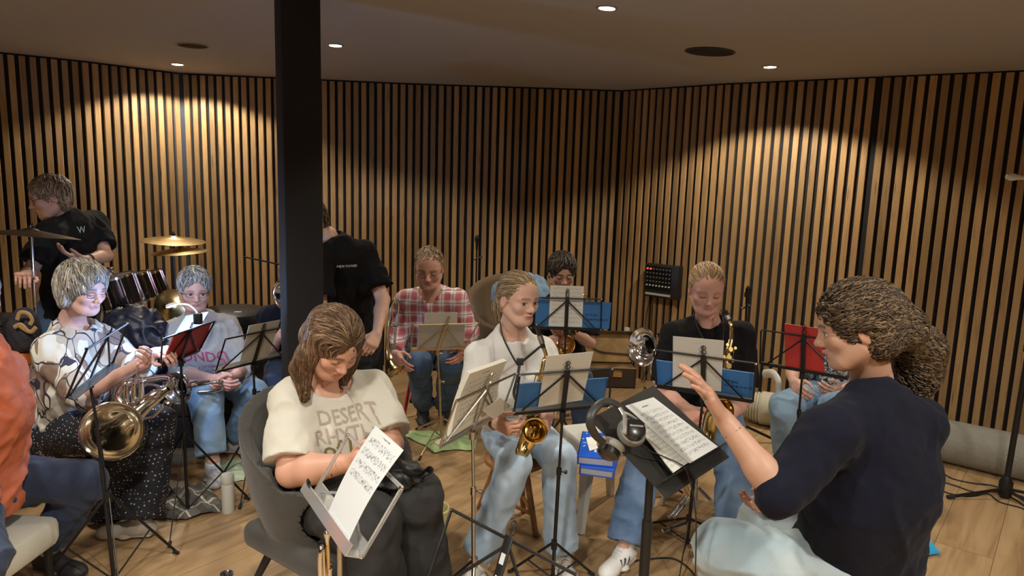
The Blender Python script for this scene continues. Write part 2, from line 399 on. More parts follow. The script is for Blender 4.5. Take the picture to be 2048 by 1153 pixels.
def add_hand(S, W, spec, s=1.0):
    """W wrist; spec: side, to, thumb (points), curl, spread.  Returns the hand's centre"""
    to, th = J(spec['to']), J(spec['thumb']); d = nrm(to-W); t = th-W; t = nrm(t-d*(t@d)); sg = 1 if spec['side'] == 'L' else -1
    n = sg*np.cross(d, t); L = lambda a, b, c=0: W+s*(a*d+b*t+c*n); curl = spec.get('curl', .4); sp = spec.get('spread', 0)
    for b0, b1, r in ((.020, .028, .0135), (.007, .010, .0145), (-.007, -.009, .014), (-.018, -.027, .0125)):
        S.cone(L(.004, b0*.8), L(.080-abs(b1-.008)*.25, b1), .0145*s, r*s, .012)
    S.ell(L(.045, -.002, .006), [.042*s, .033*s, .013*s], np.array([d, t, n]), .012)
    S.cone(L(.008, .014, .004), L(.05, .026, .010), .015*s, .014*s, .014)
    lens = ((.044, .026, .021), (.048, .030, .022), (.044, .028, .021), (.034, .020, .018)); cl = spec.get('curls', (curl,)*4)
    for i, (b, ln) in enumerate(zip((.029, .010, -.010, -.028), lens)):
        p = L(.080-abs(b-.008)*.25, b); a = 0; r = (.0088, .0090, .0086, .0076)[i]*s; dd = nrm(d+t*(sp*(b*9)))
        for k, l in enumerate(ln):
            a += cl[i]*(.9, 1.35, .9)[k]; q = p+l*s*(dd*math.cos(a)+n*math.sin(a)); S.cone(p, q, r, r*.92, .004); p = q; r *= .93
    tc = spec.get('tcurl', .4); p = L(.022, .026, .006); q = p+s*.042*nrm(d*.75+t*.75+n*(.25+.3*tc)); S.cone(p, q, .0125*s, .0105*s, .010)
    r_ = q+s*.032*nrm(d*(.95)+t*(.42-.6*tc)+n*(.15+.7*tc)); S.cone(q, r_, .0102*s, .0095*s, .004); e = r_+s*.024*nrm(d+t*(.1-.9*tc)+n*(.1+.8*tc)); S.cone(r_, e, .0094*s, .0075*s, .004)
    S.hand = [L(.085, 0), L(0, 0), L(.09, 0, .03), n, d]
    return L(.075, 0, .012)
def folds(seed, amp, fx=(16, 16, 7), f2=34, a2=.35, rid=True):
    fx = np.array(fx, float)
    def fn(P):
        wv = np.stack([vnoise(P*5+9.1*i, seed+i) for i in range(3)], 1)*.10; Q = (P+wv)*fx; a = vnoise(Q, seed+5)
        if rid: a = 1-2*np.abs(a)**.8
        return -1.8*amp*(a*.8+a2*vnoise(P*f2, seed+8))
    return fn
def locks(v, q, S, c, A, dirfn, n, length, rad=.0022, off=.0015, cols=((.2, .12, .06),), keep=None, steps=7, jit=.25, wave=0, seed=3, grav=0):
    R = np.random.RandomState(seed); cen = v[q].mean(1)
    area = np.linalg.norm(np.cross(v[q[:, 1]]-v[q[:, 0]], v[q[:, 2]]-v[q[:, 0]]), axis=1)
    ok = np.ones(len(q), bool) if keep is None else keep((cen-c)@A.T); pr = area*ok; pr = pr/pr.sum()
    P = cen[R.choice(len(q), n, p=pr)]+R.randn(n, 3)*.002; pts = []; ln = length*(1+.35*R.randn(n)).clip(.4, 1.7); ph = R.rand(n)*6.28
    jv = R.randn(n, 3)*jit
    for k in range(steps):
        f = S.at(P); g = S.grad(P); P = P-g*(f-off*(1+1.5*math.sin(math.pi*k/(steps-1))))[:, None]
        Q = P
        if wave: Q = P+np.cross(g, D_ if k else g)*(wave*np.sin(ph+k*1.7))[:, None]+g*(wave*.6*np.cos(ph+k*1.7))[:, None]
        pts.append(Q)
        D_ = dirfn((P-c)@A.T)@A+jv; D_ = D_-g*np.sum(D_*g, 1)[:, None]*(1-grav); D_ /= np.linalg.norm(D_, axis=1)[:, None]+1e-9; P = P+D_*(ln/(steps-1))[:, None]
    pts = np.stack(pts, 1); T = np.gradient(pts, axis=1); T /= np.linalg.norm(T, axis=2)[..., None]+1e-9; g = np.repeat(g[:, None], steps, 1)
    U = np.cross(T, g); U /= np.linalg.norm(U, axis=2)[..., None]+1e-9; Wv = np.cross(U, T)
    r = rad*(.35+np.sin(np.linspace(.35, math.pi-.12, steps)))[None, :, None]*(1+.3*R.randn(n).clip(-1, 1.5))[:, None, None]
    V = np.stack([pts+U*r*1.5, pts+Wv*r*.7, pts-U*r*1.5], 2).reshape(-1, 3); b = (np.arange(n)*steps*3)[:, None, None]+(np.arange(steps-1)*3)[None, :, None]
    F_ = [np.stack([b+k, b+(k+1) % 3, b+3+(k+1) % 3, b+3+k], -1).reshape(-1, 4) for k in range(3)]
    cc = np.array(cols)[R.randint(0, len(cols), n)]*(1+.18*R.randn(n, 1)).clip(.5, 1.5); C = np.repeat(cc, steps*3, 0)
    return V, np.concatenate(F_), C
HAIRKEEP = {}
def hair_obj(S, h, c, A, dirfn, n, length, cols, parent, base=None, **kw):
    v, q = S.mesh(h); lk = locks(v, q, S, c, A, dirfn, n, length, cols=cols, **kw)
    base = np.array(base if base is not None else np.array(cols[0])*.7); C = np.concatenate([np.tile(base, (len(v), 1))*(1+.2*vnoise(v*90, 4))[:, None], lk[2]])
    V, Q = joinm([(v, q), (lk[0], lk[1])])
    return link('hair', npmesh('hair', V, Q, C), HAIRM, parent)
def glasses(c, A, s, parent, m, r=.0013, w=.022, hgt=.016, y=.093, rimless=False):
    L = lambda x, yy, z: c+s*(x*A[0]+yy*A[1]+z*A[2]); b = MB()
    for g in (-1, 1):
        b.tube([L(g*(.031+w*math.copysign(abs(math.cos(t))**.8, math.cos(t))), y-.006*abs(math.cos(t)+g*0), -.006+hgt*math.copysign(abs(math.sin(t))**.8, math.sin(t))) for t in np.linspace(0, 2*math.pi, 20)[:-1]], r, 5, close=True)
        b.tube([L(g*.052, y-.008, -.001), L(g*.070, y-.035, .000), L(g*.078, .01, .0), L(g*.079, -.015, -.004), L(g*.077, -.03, -.018)], r, 5)
    b.tube(arc([L(-.010, y, -.004), L(0, y+.004, .0), L(.010, y, -.004)], 4), r, 5)
    return b.build('glasses', m, parent)
def person(name, label, p, group=None):
    """p: joints in photo pixels with depth; returns dict of useful things"""
    g = {k: J(v) for k, v in p.items() if k in ('head', 'neck', 'shA', 'shB', 'elA', 'elB', 'wrA', 'wrB', 'hipA', 'hipB', 'knA', 'knB', 'anA', 'anB')}
    g['neck'] = lerp(g['neck'], g['head'], p.get('nup', .22))
    root = empty('person', (np.array([(g['anA'][0]+g['anB'][0])/2, (g['anA'][1]+g['anB'][1])/2, 0])), label, 'person', group)
    sc_ = p.get('s', 1.0); A = headframe(*p['face']); c = g['head']; skin = p.get('skin', (.62, .36, .26))
    lat = nrm(g['shB']-g['shA']); msh = (g['shA']+g['shB'])/2; mhp = (g['hipA']+g['hipB'])/2; up = nrm(msh-mhp); fr = np.cross(up, lat)
    kn = (g['knA']+g['knB'])/2-mhp
    fr = nrm(fr)*(1 if fr@p.get('front', kn) > 0 else -1); bw = p.get('bulk', 1.0)
    if p.get('dbg'): pass
    B = lambda a, b: np.linalg.norm(g[a]-g[b])
    print('%-14s shw %.2f ua %.2f %.2f fa %.2f %.2f torso %.2f th %.2f %.2f sh %.2f %.2f hipz %.2f headz %.2f an %.2f %.2f nk %.2f' % (name, B('shA', 'shB'), B('shA', 'elA'), B('shB', 'elB'), B('elA', 'wrA'), B('elB', 'wrB'), np.linalg.norm(msh-mhp), B('hipA', 'knA'), B('hipB', 'knB'), B('knA', 'anA'), B('knB', 'anB'), mhp[2], c[2], g['anA'][2], g['anB'][2], B('neck', 'head')))
    hw = B('shA', 'shB')/2
    zs = min(g['hipA'][2], g['hipB'][2])-.100; seated = mhp[2] < .62; DN = np.array([0, 0, -1.])
    SC = lambda e=0: [(np.array([0, 0, zs-e]), DN)] if seated else []          # a seated bottom is pressed flat on its seat
    T = lambda t, f=0, l=0: lerp(mhp, msh, t)+fr*f+lat*l
    def torso(S, e, k=.05, clip=None, arms=True, nkf=1.0):
        S.econe(T(-.06), T(.25), ((.150*bw+e), (.115*bw+e)), ((.138*bw+e), (.100*bw+e)), lat, k, clip=(clip or [])+SC(-.004 if e == 0 else 0))
        S.econe(T(.25), T(.65), ((.138*bw+e), (.100*bw+e)), ((.150*bw+e), (.108*bw+e)), lat, k, clip=clip)
        S.econe(T(.65), T(.92), ((.150*bw+e), (.108*bw+e)), ((.125*bw+e), (.080*bw+e)), lat, k, clip=clip)
        S.cone(lerp(msh, g['neck'], .28), g['shA'], .055*bw+e, .052*bw+e, k); S.cone(lerp(msh, g['neck'], .28), g['shB'], .055*bw+e, .052*bw+e, k)
        S.cone(T(.85, -.01), lerp(msh, g['neck'], nkf), .07*bw+e, .052+e, k)
        for (l, t, f, r) in p.get('extra', ()): S.ell(T(t, f, l), [r[0]+e, r[1]+e, r[2]+e], np.array([lat, fr, up]), .05, clip=(clip or [])+SC(-.004 if e == 0 else 0))
    ar = p.get('arm', 1.0); hs = p.get('hand', 1.0)
    S = SDF(); torso(S, 0)
    S.cone(g['neck']+(c-g['neck'])*.05, c-A[2]*.055*sc_-A[1]*.018, .054*p.get('neckr', 1), .050*p.get('neckr', 1), .022)
    for k in 'AB':
        S.cone(g['sh'+k], g['el'+k], .050*ar, .040*ar, .02); S.cone(g['el'+k], lerp(g['el'+k], g['wr'+k], .35), .040*ar, .040*ar, .015)
        S.cone(lerp(g['el'+k], g['wr'+k], .30), g['wr'+k], .040*ar, .0255*min(ar, 1.12), .015)
        S.cone(g['hip'+k], g['kn'+k], .080*bw, .052, .03, clip=SC(-.004) if g['kn'+k][2]-.07 > zs else None); S.cone(g['kn'+k], g['an'+k], .052, .036, .02)
    hc = []
    for k in 'AB':
        if p.get('hd'+k): hc.append(add_hand(S, g['wr'+k], p['hd'+k], hs)); g['hand'+k] = S.hand
    add_head(S, c, A, sc_, p.get('eyes', 'open'), p.get('jaw', 1), p.get('nose', 1), p.get('mouth', 0))
    RH, RN = .150*sc_, .125
    hcen = c+A[2]*(-.005)
    fine = p.get('fine', .0034); hf = p.get('hfine', .003)
    def inh(v):
        m = np.zeros(len(v), bool)
        for q in hc: m |= np.linalg.norm(v-q, axis=1) < RN
        return m
    parts = [cutm(S.mesh(p.get('coarse', .009)), lambda v: (np.linalg.norm(v-hcen, axis=1) > RH-.001) & ~inh(v))]
    parts.append(cutm(S.mesh(fine, (hcen-RH, hcen+RH)), lambda v: np.linalg.norm(v-hcen, axis=1) < RH+.001))
    for i, q in enumerate(hc):
        parts.append(cutm(S.mesh(hf, (q-RN, q+RN)), lambda v, q=q, i=i: (np.linalg.norm(v-q, axis=1) < RN+.001) & (np.linalg.norm(v-hcen, axis=1) > RH) & (True if i == 0 else np.linalg.norm(v-hc[0], axis=1) > RN-.001)))
    v, q = joinm(parts); col = np.tile(np.array(skin, float), (len(v), 1)); hm = np.linalg.norm(v-hcen, axis=1) < RH+.002
    col[hm] = headcol(v[hm], c, A, sc_, skin, p.get('brow', (.12, .07, .04)), p.get('lips', (.50, .20, .17)), p.get('iris', (.10, .07, .04)), p.get('eyes', 'open'))
    for i, k in enumerate([k for k in 'AB' if p.get('hd'+k)]):
        hd = g['hand'+k]; dd = np.linalg.norm(v-hd[0]-hd[4]*.05, axis=1); m = np.clip(1.4-dd/.09, 0, 1)[:, None]*.35; col = col*(1-m)+np.array([skin[0], skin[1]*.78, skin[2]*.75])*m
    col *= (1+.05*vnoise(v*35, 2)[:, None])
    body = link('body', npmesh('body', v, q, col), SKIN, root)
    # ---- shirt
    FL = [S]; VB = [v]; out = dict(fields=FL, verts=VB, root=root, g=g, A=A, c=c, s=sc_, lat=lat, up=up, fr=fr, T=T, msh=msh, mhp=mhp, SB=S)
    sh = p.get('shirt')
    if sh:
        e = sh.get('e', .014); hem = T(sh.get('hem', -.12)); clip = [(hem, -up)]; Q = SDF(); torso(Q, e, .05, clip, nkf=sh.get('nkf', .62))
        if sh.get('drape'): Q.ell(T(.02, .04), [.16*bw+e, .13*bw+e, .09], np.array([lat, fr, up]), .05, clip=clip)
        for k in 'AB':
            se = sh.get('sl'+k, sh.get('sl', .75)); r0 = .050*ar+e; a, b, w_ = g['sh'+k], g['el'+k], g['wr'+k]; fl = sh.get('flare', .012)
            if se <= 1:
                m = lerp(a, b, se); n = nrm(b-a); R1 = .042*ar+e+fl
                Q.cone(a, lerp(a, b, se+.25), r0, R1, .03, clip=[(m, n)], hollow=(m+n*(R1-.045), m+n*(R1+.06), R1-.020, R1-.018))
            else:
                m = lerp(b, w_, se-1); n = nrm(w_-b); R1 = lerp(.042*ar+e, .030*ar+e*.8+fl*.3, min(1, se-1)); Q.cone(a, b, r0, .042*ar+e, .03)
                Q.cone(b, w_, .042*ar+e, .030*ar+e*.8+fl*.3, .02, clip=[(m, n)], hollow=(m+n*(R1-.030), m+n*(R1+.06), R1-.015, R1-.013))
        nk = sh.get('neck', 'crew'); nb = g['neck']; fw = nrm(fr-up*(fr@up))
        nr = sh.get('nr', .066)
        ne = nb+fw*sh.get('nf', .016); Q.cone(ne-up*.01, ne+nrm(c-nb+fw*.03)*.2, nr, nr+.04, .010, 's')
        if nk == 'v': Q.cone(nb+fw*.09+up*.02, nb+fw*.175-up*sh.get('vd', .13), .062, .012, .006, 's')
        Q.disp = folds(sh.get('seed', 1), sh.get('fold', .005), sh.get('ff', (15, 15, 6)))
        v, q = Q.mesh(sh.get('h', .0075)); FL.append(Q); VB.append(v)
        me = npmesh('shirt', v, q, np.tile(np.array((1., 1, 1)), (len(v), 1))); out['shirt'] = link(sh.get('name', 't_shirt'), me, sh['m'], root); out['shmesh'] = (v, q)
    tr = p.get('pants')
    if tr:
        e = tr.get('e', .012); Q = SDF(); wst = T(tr.get('waist', .16)); Q.econe(T(-.08), T(.2), (.155*bw+e, .118*bw+e), (.142*bw+e, .105*bw+e), lat, .04, clip=[(wst, up)]+SC())
        cw = tr.get('cuffw', .058)
        for k in 'AB':
            a, b, w_ = g['hip'+k], g['kn'+k], g['an'+k]; Q.cone(a, b, .084*bw+e, .060*max(bw, 1)+e, .03, clip=SC() if b[2]-.08 > zs else None); n = nrm(w_-b); m = lerp(b, w_, tr.get('len', .97))
            Q.cone(b, w_, .058*max(bw, 1)+e, cw+e, .025, clip=[(m, n)], hollow=(m+n*(cw+e-.037), m+n*.14, cw+e-.017, cw+e-.015))
            if tr.get('cuff'): Q.cone(m-n*.045, m-n*.002, cw+e+.004, cw+e+.006, .002, clip=[(m, n), (m-n*.045, -n)])
        Q.disp = folds(tr.get('seed', 5), tr.get('fold', .005), tr.get('ff', (11, 11, 11)))
        v, q = Q.mesh(tr.get('h', .008)); FL.append(Q); VB.append(v); out['pants'] = link(tr.get('name', 'jeans'), npmesh('jeans', v, q, np.tile(np.array((1., 1, 1)), (len(v), 1))), tr['m'], root)
    for k in 'AB':
        if p.get('foot'+k) or p.get('foot'):
            ft = p.get('foot'+k) or p['foot']; shoe(g['an'+k], J(ft['to'+k]) if 'to'+k in ft else J(ft['to']), root, ft)
    return out
def shoe(an, to, root, ft):
    d = to-an; d[2] = 0; d = nrm(d); z = np.array([0, 0, 1.0]); l = np.cross(z, d); o = np.array([an[0], an[1], 0]) ; S = SDF(); k = .02; s = ft.get('s', 1.0)
    if an[2] > .2: o[2] = an[2]-.09
    L = lambda a, b, c: o+s*(a*d+b*l)+z*c
    S.cone(L(-.045, 0, .040), L(.02, 0, .048), .034*s, .040*s, k); S.cone(L(.02, 0, .045), L(.145, 0, .030), .040*s, .030*s, k); S.ell(L(.13, 0, .026), [.06*s, .043*s, .028], np.array([d, l, z]), k); S.cone(L(-.02, 0, .05), L(-.01, 0, .095), .038, .040, k)
    S.cone(L(-.012, 0, .08), L(-.008, 0, .13), .031, .034, .004, 's')
    S.ell(L(0, 0, -.12), [.5, .5, .132], None, .002, 's')
    uc, scol = np.array(ft.get('col', (.7, .7, .68))), np.array(ft.get('sole', (.75, .75, .72)))
    T_ = SDF(); T_.econe(L(-.05, 0, .0185), L(.06, 0, .0185), (.037*s, .012), (.038*s, .012), l, .02); T_.econe(L(.05, 0, .0185), L(.155, 0, .0185), (.038*s, .012), (.036*s, .012), l, .02)
    def cf(v):
        P = v-o; a = P@d/s; b = P@l/s; h = P[:, 2]; c = np.tile(uc, (len(v), 1))
        if ft.get('laces') is not None:
            m = (a > .03)*(a < .105)*(np.abs(b) < .016)*(h > .05)*(np.sin(a*420) > -.1); c[m] = ft['laces']
        if ft.get('stripe') is not None:
            m = (a > .015)*(a < .085)*(np.abs(b) > .02)*(h < .065)*(np.sin((a+.4*h)*260) > .35); c[m] = ft['stripe']
        return c
    m = mat('shoe_upper', attr='col', rough=.55, bump=.15, bscale=120)
    so = sdfobj('shoe', S, .005, m, root, cf); sdfobj('sole', T_, .005, m, so, col=scol)
def text_on(shm, strings, cen, u, v, n, m, parent, name='print', near=None):
    """flat lettering pressed onto a garment. strings: (text, x, y, size, shear)"""
    bvh = BVHTree.FromPolygons([tuple(map(float, p)) for p in shm[0]], [tuple(map(int, f)) for f in shm[1]]); b = MB(); u, v, n = nrm(u), nrm(v), nrm(n)
    if near:
        O = np.array([0, 0, H]); h = bvh.ray_cast(Vector(O), Vector(nrm(at(near[0], near[1], 1.0)-O))); cen = np.array(h[0]); n = nrm(h[1]); n = n if n@(O-cen) > 0 else -n; u = nrm(np.cross([0, 0, 1.], n)); v = np.cross(n, u)
    for (tx, x0, y0, sz, rot) in strings:
        cu = bpy.data.curves.new('letters', 'FONT'); cu.body = tx; cu.size = sz; cu.align_x = 'CENTER'; cu.resolution_u = 2; cu.offset = sz*.012
        o = bpy.data.objects.new('letters', cu); COL.objects.link(o); dg = bpy.context.evaluated_depsgraph_get(); me = bpy.data.meshes.new_from_object(o.evaluated_get(dg))
        bm = bmesh.new(); bm.from_mesh(me); bmesh.ops.subdivide_edges(bm, edges=[e for e in bm.edges if e.calc_length() > .012], cuts=2); bmesh.ops.triangulate(bm, faces=bm.faces[:]); bm.verts.index_update(); V = []
        cr, sr = math.cos(rot), math.sin(rot)
        for q in bm.verts:
            X, Y = x0+q.co.x*cr-q.co.y*sr, y0+q.co.x*sr+q.co.y*cr; P = cen+u*X+v*Y+n*.3; h = bvh.find_nearest(Vector(cen+u*X+v*Y)) if near else bvh.ray_cast(Vector(P), Vector(-n), .7)
            V.append(np.array(h[0])+n*.0022 if h[0] is not None else cen+u*X+v*Y)
        b.add(V, [[t.index for t in f.verts] for f in bm.faces]); bm.free(); bpy.data.objects.remove(o); bpy.data.curves.remove(cu); bpy.data.meshes.remove(me)
    return b.build(name, m, parent)
def underside(o, c, half, f=None, half2=None):
    """lowest point of the sitter's body and clothes above a seat of this half size"""
    f = np.array([0, 1., 0]) if f is None else nrm([f[0], f[1], 0]); l = np.cross(f, [0, 0, 1.]); z_ = 9
    for V in o['verts']:
        d = V-np.array([c[0], c[1], 0]); m = (np.abs(d@l) < half+.012) & (np.abs(d@f) < (half2 or half)+.012) & (V[:, 2] > (o['g']['hipA'][2]+o['g']['hipB'][2])/2-.17)
        if m.any(): z_ = min(z_, V[m, 2].min())
    print('SEAT %.3f' % z_, o['root']['label'][:50])
    return z_-.001
# ---------------------------------------------------------------- the room
def struct(o): o['kind'] = 'structure'; return o
WALLP = [(-6.3, 3.2), (-4.3, 4.72), (-3.30, 5.44), (-2.80, 5.97), (-.95, 6.17), (.886, 6.20), (1.648, 5.56), (2.49, 5.03), (3.165, 4.62), (5.0, 3.45)]
WNAME = ['left', 'side_left', 'corner_left', 'back_left', 'back', 'back_right', 'side_right', 'right', 'far_right']
def oakfn(nt, b, tc):
    L = nt.links; uv = node(nt, 'ShaderNodeUVMap'); sx = node(nt, 'ShaderNodeSeparateXYZ'); L.new(uv.outputs[0], sx.inputs[0])
    idx = mathn(nt, 'FLOOR', sx.outputs[0]); wn = node(nt, 'ShaderNodeTexWhiteNoise', noise_dimensions='1D'); L.new(idx, wn.inputs['W'])
    cb = node(nt, 'ShaderNodeCombineXYZ'); L.new(mathn(nt, 'MULTIPLY', sx.outputs[0], 1.6), cb.inputs[0]); L.new(mathn(nt, 'MULTIPLY', sx.outputs[1], 1.6), cb.inputs[1]); L.new(mathn(nt, 'MULTIPLY', wn.outputs[0], 37.0), cb.inputs[2])
    n1 = node(nt, 'ShaderNodeTexNoise'); n1.inputs['Scale'].default_value = 2.2; n1.inputs['Detail'].default_value = 6; n1.inputs['Distortion'].default_value = 1.3; L.new(cb.outputs[0], n1.inputs['Vector'])
    wv = node(nt, 'ShaderNodeTexWave', wave_type='BANDS', bands_direction='X'); wv.inputs['Scale'].default_value = 1.8; wv.inputs['Distortion'].default_value = 7; wv.inputs['Detail'].default_value = 4; wv.inputs['Detail Scale'].default_value = .9; L.new(cb.outputs[0], wv.inputs['Vector'])
    c = mixc(nt, mathn(nt, 'MULTIPLY', wv.outputs[0], .55), (.45, .285, .130), (.27, .155, .065))
    mr = node(nt, 'ShaderNodeMapRange'); mr.inputs[1].default_value = .50; mr.inputs[2].default_value = .72; L.new(n1.outputs[0], mr.inputs[0])
    c = mixc(nt, mathn(nt, 'MULTIPLY', mr.outputs[0], .6), c, (.18, .100, .042))
    vo = node(nt, 'ShaderNodeTexVoronoi'); vo.inputs['Scale'].default_value = 1.0; L.new(cb.outputs[0], vo.inputs['Vector'])
    kn = node(nt, 'ShaderNodeMapRange'); kn.inputs[1].default_value = .05; kn.inputs[2].default_value = .12; kn.inputs[3].default_value = .8; kn.inputs[4].default_value = 0; L.new(vo.outputs['Distance'], kn.inputs[0]); c = mixc(nt, kn.outputs[0], c, (.07, .032, .014))
    vm = node(nt, 'ShaderNodeVectorMath', operation='SCALE'); L.new(c, vm.inputs[0]); L.new(mathn(nt, 'ADD', mathn(nt, 'MULTIPLY', wn.outputs[0], .58), .66), vm.inputs['Scale']); L.new(vm.outputs[0], b.inputs['Base Color'])
OAK = mat('oak_slats', rough=.55, fn=oakfn); FELT = mat('black_felt', (.012, .012, .016), .95)
GREYFELT = mat('blue_grey_felt', (.045, .055, .085), .95)
PITCH = .0645; GAP = .0240; TH = .021
si = 0
for wi in range(len(WALLP)-1):
    a, b = np.array(WALLP[wi]), np.array(WALLP[wi+1]); Lw = np.linalg.norm(b-a); t = (b-a)/Lw; n = np.array([t[1], -t[0]])   # n points into the room
    m = MB(); P3 = lambda s, o, z: (a[0]+t[0]*s+n[0]*o, a[1]+t[1]*s+n[1]*o, z)
    fm = 2 if wi in (2, 3) else 1
    m.add([P3(0, 0, 0), P3(Lw, 0, 0), P3(Lw, 0, CEIL+.06), P3(0, 0, CEIL+.06), P3(0, -.1, 0), P3(Lw, -.1, 0), P3(Lw, -.1, CEIL+.06), P3(0, -.1, CEIL+.06)], [(0, 1, 2, 3), (5, 4, 7, 6), (3, 2, 6, 7), (0, 4, 5, 1), (0, 3, 7, 4), (1, 5, 6, 2)], 1, True)
    if fm == 2: m.add([P3(Lw-.06 if wi == 2 else 0, .001, 0), P3(Lw if wi == 2 else .045, .001, 0), P3(Lw if wi == 2 else .045, .001, CEIL), P3(Lw-.06 if wi == 2 else 0, .001, CEIL)], [(0, 1, 2, 3)], 2, True)
    g0 = .035 if wi in (3, 5, 7) else .012; k = int((Lw-g0-.012+GAP)/PITCH); s0 = g0
    pt = (Lw-g0-.012+GAP)/k
    for j in range(k):
        s = s0+j*pt; w_ = pt-GAP; bt = .004; ti = TH
        prof = [(0, 0), (0, ti-bt), (bt*.6, ti), (w_-bt*.6, ti), (w_, ti-bt), (w_, 0)]; z0, z1 = .0, CEIL-.012
        V = [P3(s+x, o, z) for z in (z0, z1) for (x, o) in prof]; uu = [si+.1+.8*x/w_ for (x, o) in prof]
        m.add(V, [(q, q+1, q+7, q+6) for q in range(5)]+[(6, 7, 8, 9, 10, 11), (5, 4, 3, 2, 1, 0)], 0, True, [(u_, 0) for u_ in uu]+[(u_, CEIL) for u_ in uu]); si += 1
    struct(m.build('wall_'+WNAME[wi], [OAK, FELT, GREYFELT]))
# rest of the room behind the photographer
PL = mat('dark_plaster', (.10, .09, .085), .9)
for nm, a, b in (('near_left', (-6.3, 3.2), (-6.3, -3.6)), ('rear', (-6.3, -3.6), (5.0, -3.6)), ('near_right', (5.0, -3.6), (5.0, 3.45))):
    t = nrm(np.array(b)-np.array(a)); n = np.array([-t[1], t[0]])*.1; m = MB(); m.add([(a[0], a[1], 0), (b[0], b[1], 0), (b[0], b[1], 2.54), (a[0], a[1], 2.54), (a[0]-n[0], a[1]-n[1], 0), (b[0]-n[0], b[1]-n[1], 0), (b[0]-n[0], b[1]-n[1], 2.54), (a[0]-n[0], a[1]-n[1], 2.54)], [(0, 1, 2, 3), (5, 4, 7, 6), (3, 2, 6, 7), (0, 4, 5, 1), (0, 3, 7, 4), (1, 5, 6, 2)], 0, True); struct(m.build('wall_'+nm, PL))
def floorfn(nt, b, tc):
    L = nt.links; mp = node(nt, 'ShaderNodeMapping'); mp.inputs['Rotation'].default_value = (0, 0, math.radians(-51)); mp.inputs['Location'].default_value = (.3, .1, 0); L.new(tc.outputs['Object'], mp.inputs[0])
    br = node(nt, 'ShaderNodeTexBrick'); br.offset = .37; br.inputs['Scale'].default_value = 1; br.inputs['Brick Width'].default_value = 1.38; br.inputs['Row Height'].default_value = .24; br.inputs['Mortar Size'].default_value = .0016; br.inputs['Mortar Smooth'].default_value = .2
    br.inputs['Color1'].default_value = (0, 0, 0, 1); br.inputs['Color2'].default_value = (1, 1, 1, 1); br.inputs['Mortar'].default_value = (.5, .5, .5, 1); L.new(mp.outputs[0], br.inputs[0])
    ms = node(nt, 'ShaderNodeMapping'); ms.inputs['Scale'].default_value = (1.1, 9, 1); L.new(mp.outputs[0], ms.inputs[0])
    av = node(nt, 'ShaderNodeVectorMath', operation='ADD'); L.new(ms.outputs[0], av.inputs[0]); vs = node(nt, 'ShaderNodeVectorMath', operation='SCALE'); L.new(br.outputs[0], vs.inputs[0]); vs.inputs['Scale'].default_value = 23; L.new(vs.outputs[0], av.inputs[1])
    n1 = node(nt, 'ShaderNodeTexNoise'); n1.inputs['Scale'].default_value = 1.7; n1.inputs['Detail'].default_value = 7; n1.inputs['Distortion'].default_value = .9; L.new(av.outputs[0], n1.inputs['Vector'])
    cr = node(nt, 'ShaderNodeValToRGB'); e = cr.color_ramp.elements; e[0].position = .22; e[0].color = (.25, .150, .072, 1); e[1].position = .52; e[1].color = (.45, .30, .155, 1); x = e.new(.75); x.color = (.52, .36, .20, 1); L.new(n1.outputs[0], cr.inputs[0])
    c = mixc(nt, mathn(nt, 'MULTIPLY', br.outputs[0], .22), cr.outputs[0], (.26, .14, .06)); c = mixc(nt, mathn(nt, 'MULTIPLY', br.outputs['Fac'], .75), c, (.08, .04, .02)); L.new(c, b.inputs['Base Color'])
    bp = node(nt, 'ShaderNodeBump'); bp.inputs['Strength'].default_value = .12; bp.inputs['Distance'].default_value = .004; L.new(n1.outputs[0], bp.inputs['Height']); L.new(bp.outputs[0], b.inputs['Normal'])
m = MB(); m.box((-.65, 1.3, -.03), (11.6, 10.2, .06)); struct(m.build('floor', mat('oak_floor', rough=.36, fn=floorfn)))
# ceiling: slightly tilted plasterboard facets meeting the slatted walls
Z = CEIL
CV = {'a': (-6.4, 3.1, Z), 'b': (-4.35, 4.82, Z), 'c': (-3.33, 5.5, Z), 'd': (-2.82, 6.05, Z), 'e': (-.95, 6.26, Z), 'f': (.9, 6.29, Z), 'g': (1.66, 5.62, Z), 'h': (2.5, 5.1, Z), 'i': (3.19, 4.7, Z), 'j': (5.1, 3.5, Z), 'k': (5.1, -3.7, Z), 'l': (-6.4, -3.7, Z),
      'p': (-2.95, 3.0, Z+.05), 'q': (-.55, 2.9, Z+.085), 'r': (.75, 2.3, Z+.004), 's': (-1.6, 1.2, Z+.03)}
keys = list(CV); ix = {k: i for i, k in enumerate(keys)}
TRI = ['abp', 'bcp', 'cdp', 'dqp', 'deq', 'efq', 'fgq', 'qgr', 'ghr', 'hir', 'ijr', 'jkr', 'rks', 'qrs', 'pqs', 'kls', 'lps', 'lap']
m = MB(); m.add([CV[k] for k in keys], [tuple(ix[c] for c in t)[::-1] for t in TRI], 0, True); m.add([(x, y, Z+.16) for x, y in ((-6.4, -3.7), (5.1, -3.7), (5.1, 6.4), (-6.4, 6.4))], [(0, 1, 2, 3)], 0, True)
struct(m.build('ceiling', mat('ceiling_plaster', (.40, .385, .38), .9, bump=.1, bscale=180), smooth=False))
LEDM = mat('led_lens', (1, 1, 1), .4, emit=((1, .93, .82), 22)); CHR = mat('satin_ring', (.55, .55, .55), .3, metal=1)
LBL = ['round recessed downlight at left, close to the slatted wall corner', 'round recessed downlight just right of the black pillar', 'round recessed downlight nearest the camera, at the top middle of the photo', 'round recessed downlight at right above the brightly lit slats']
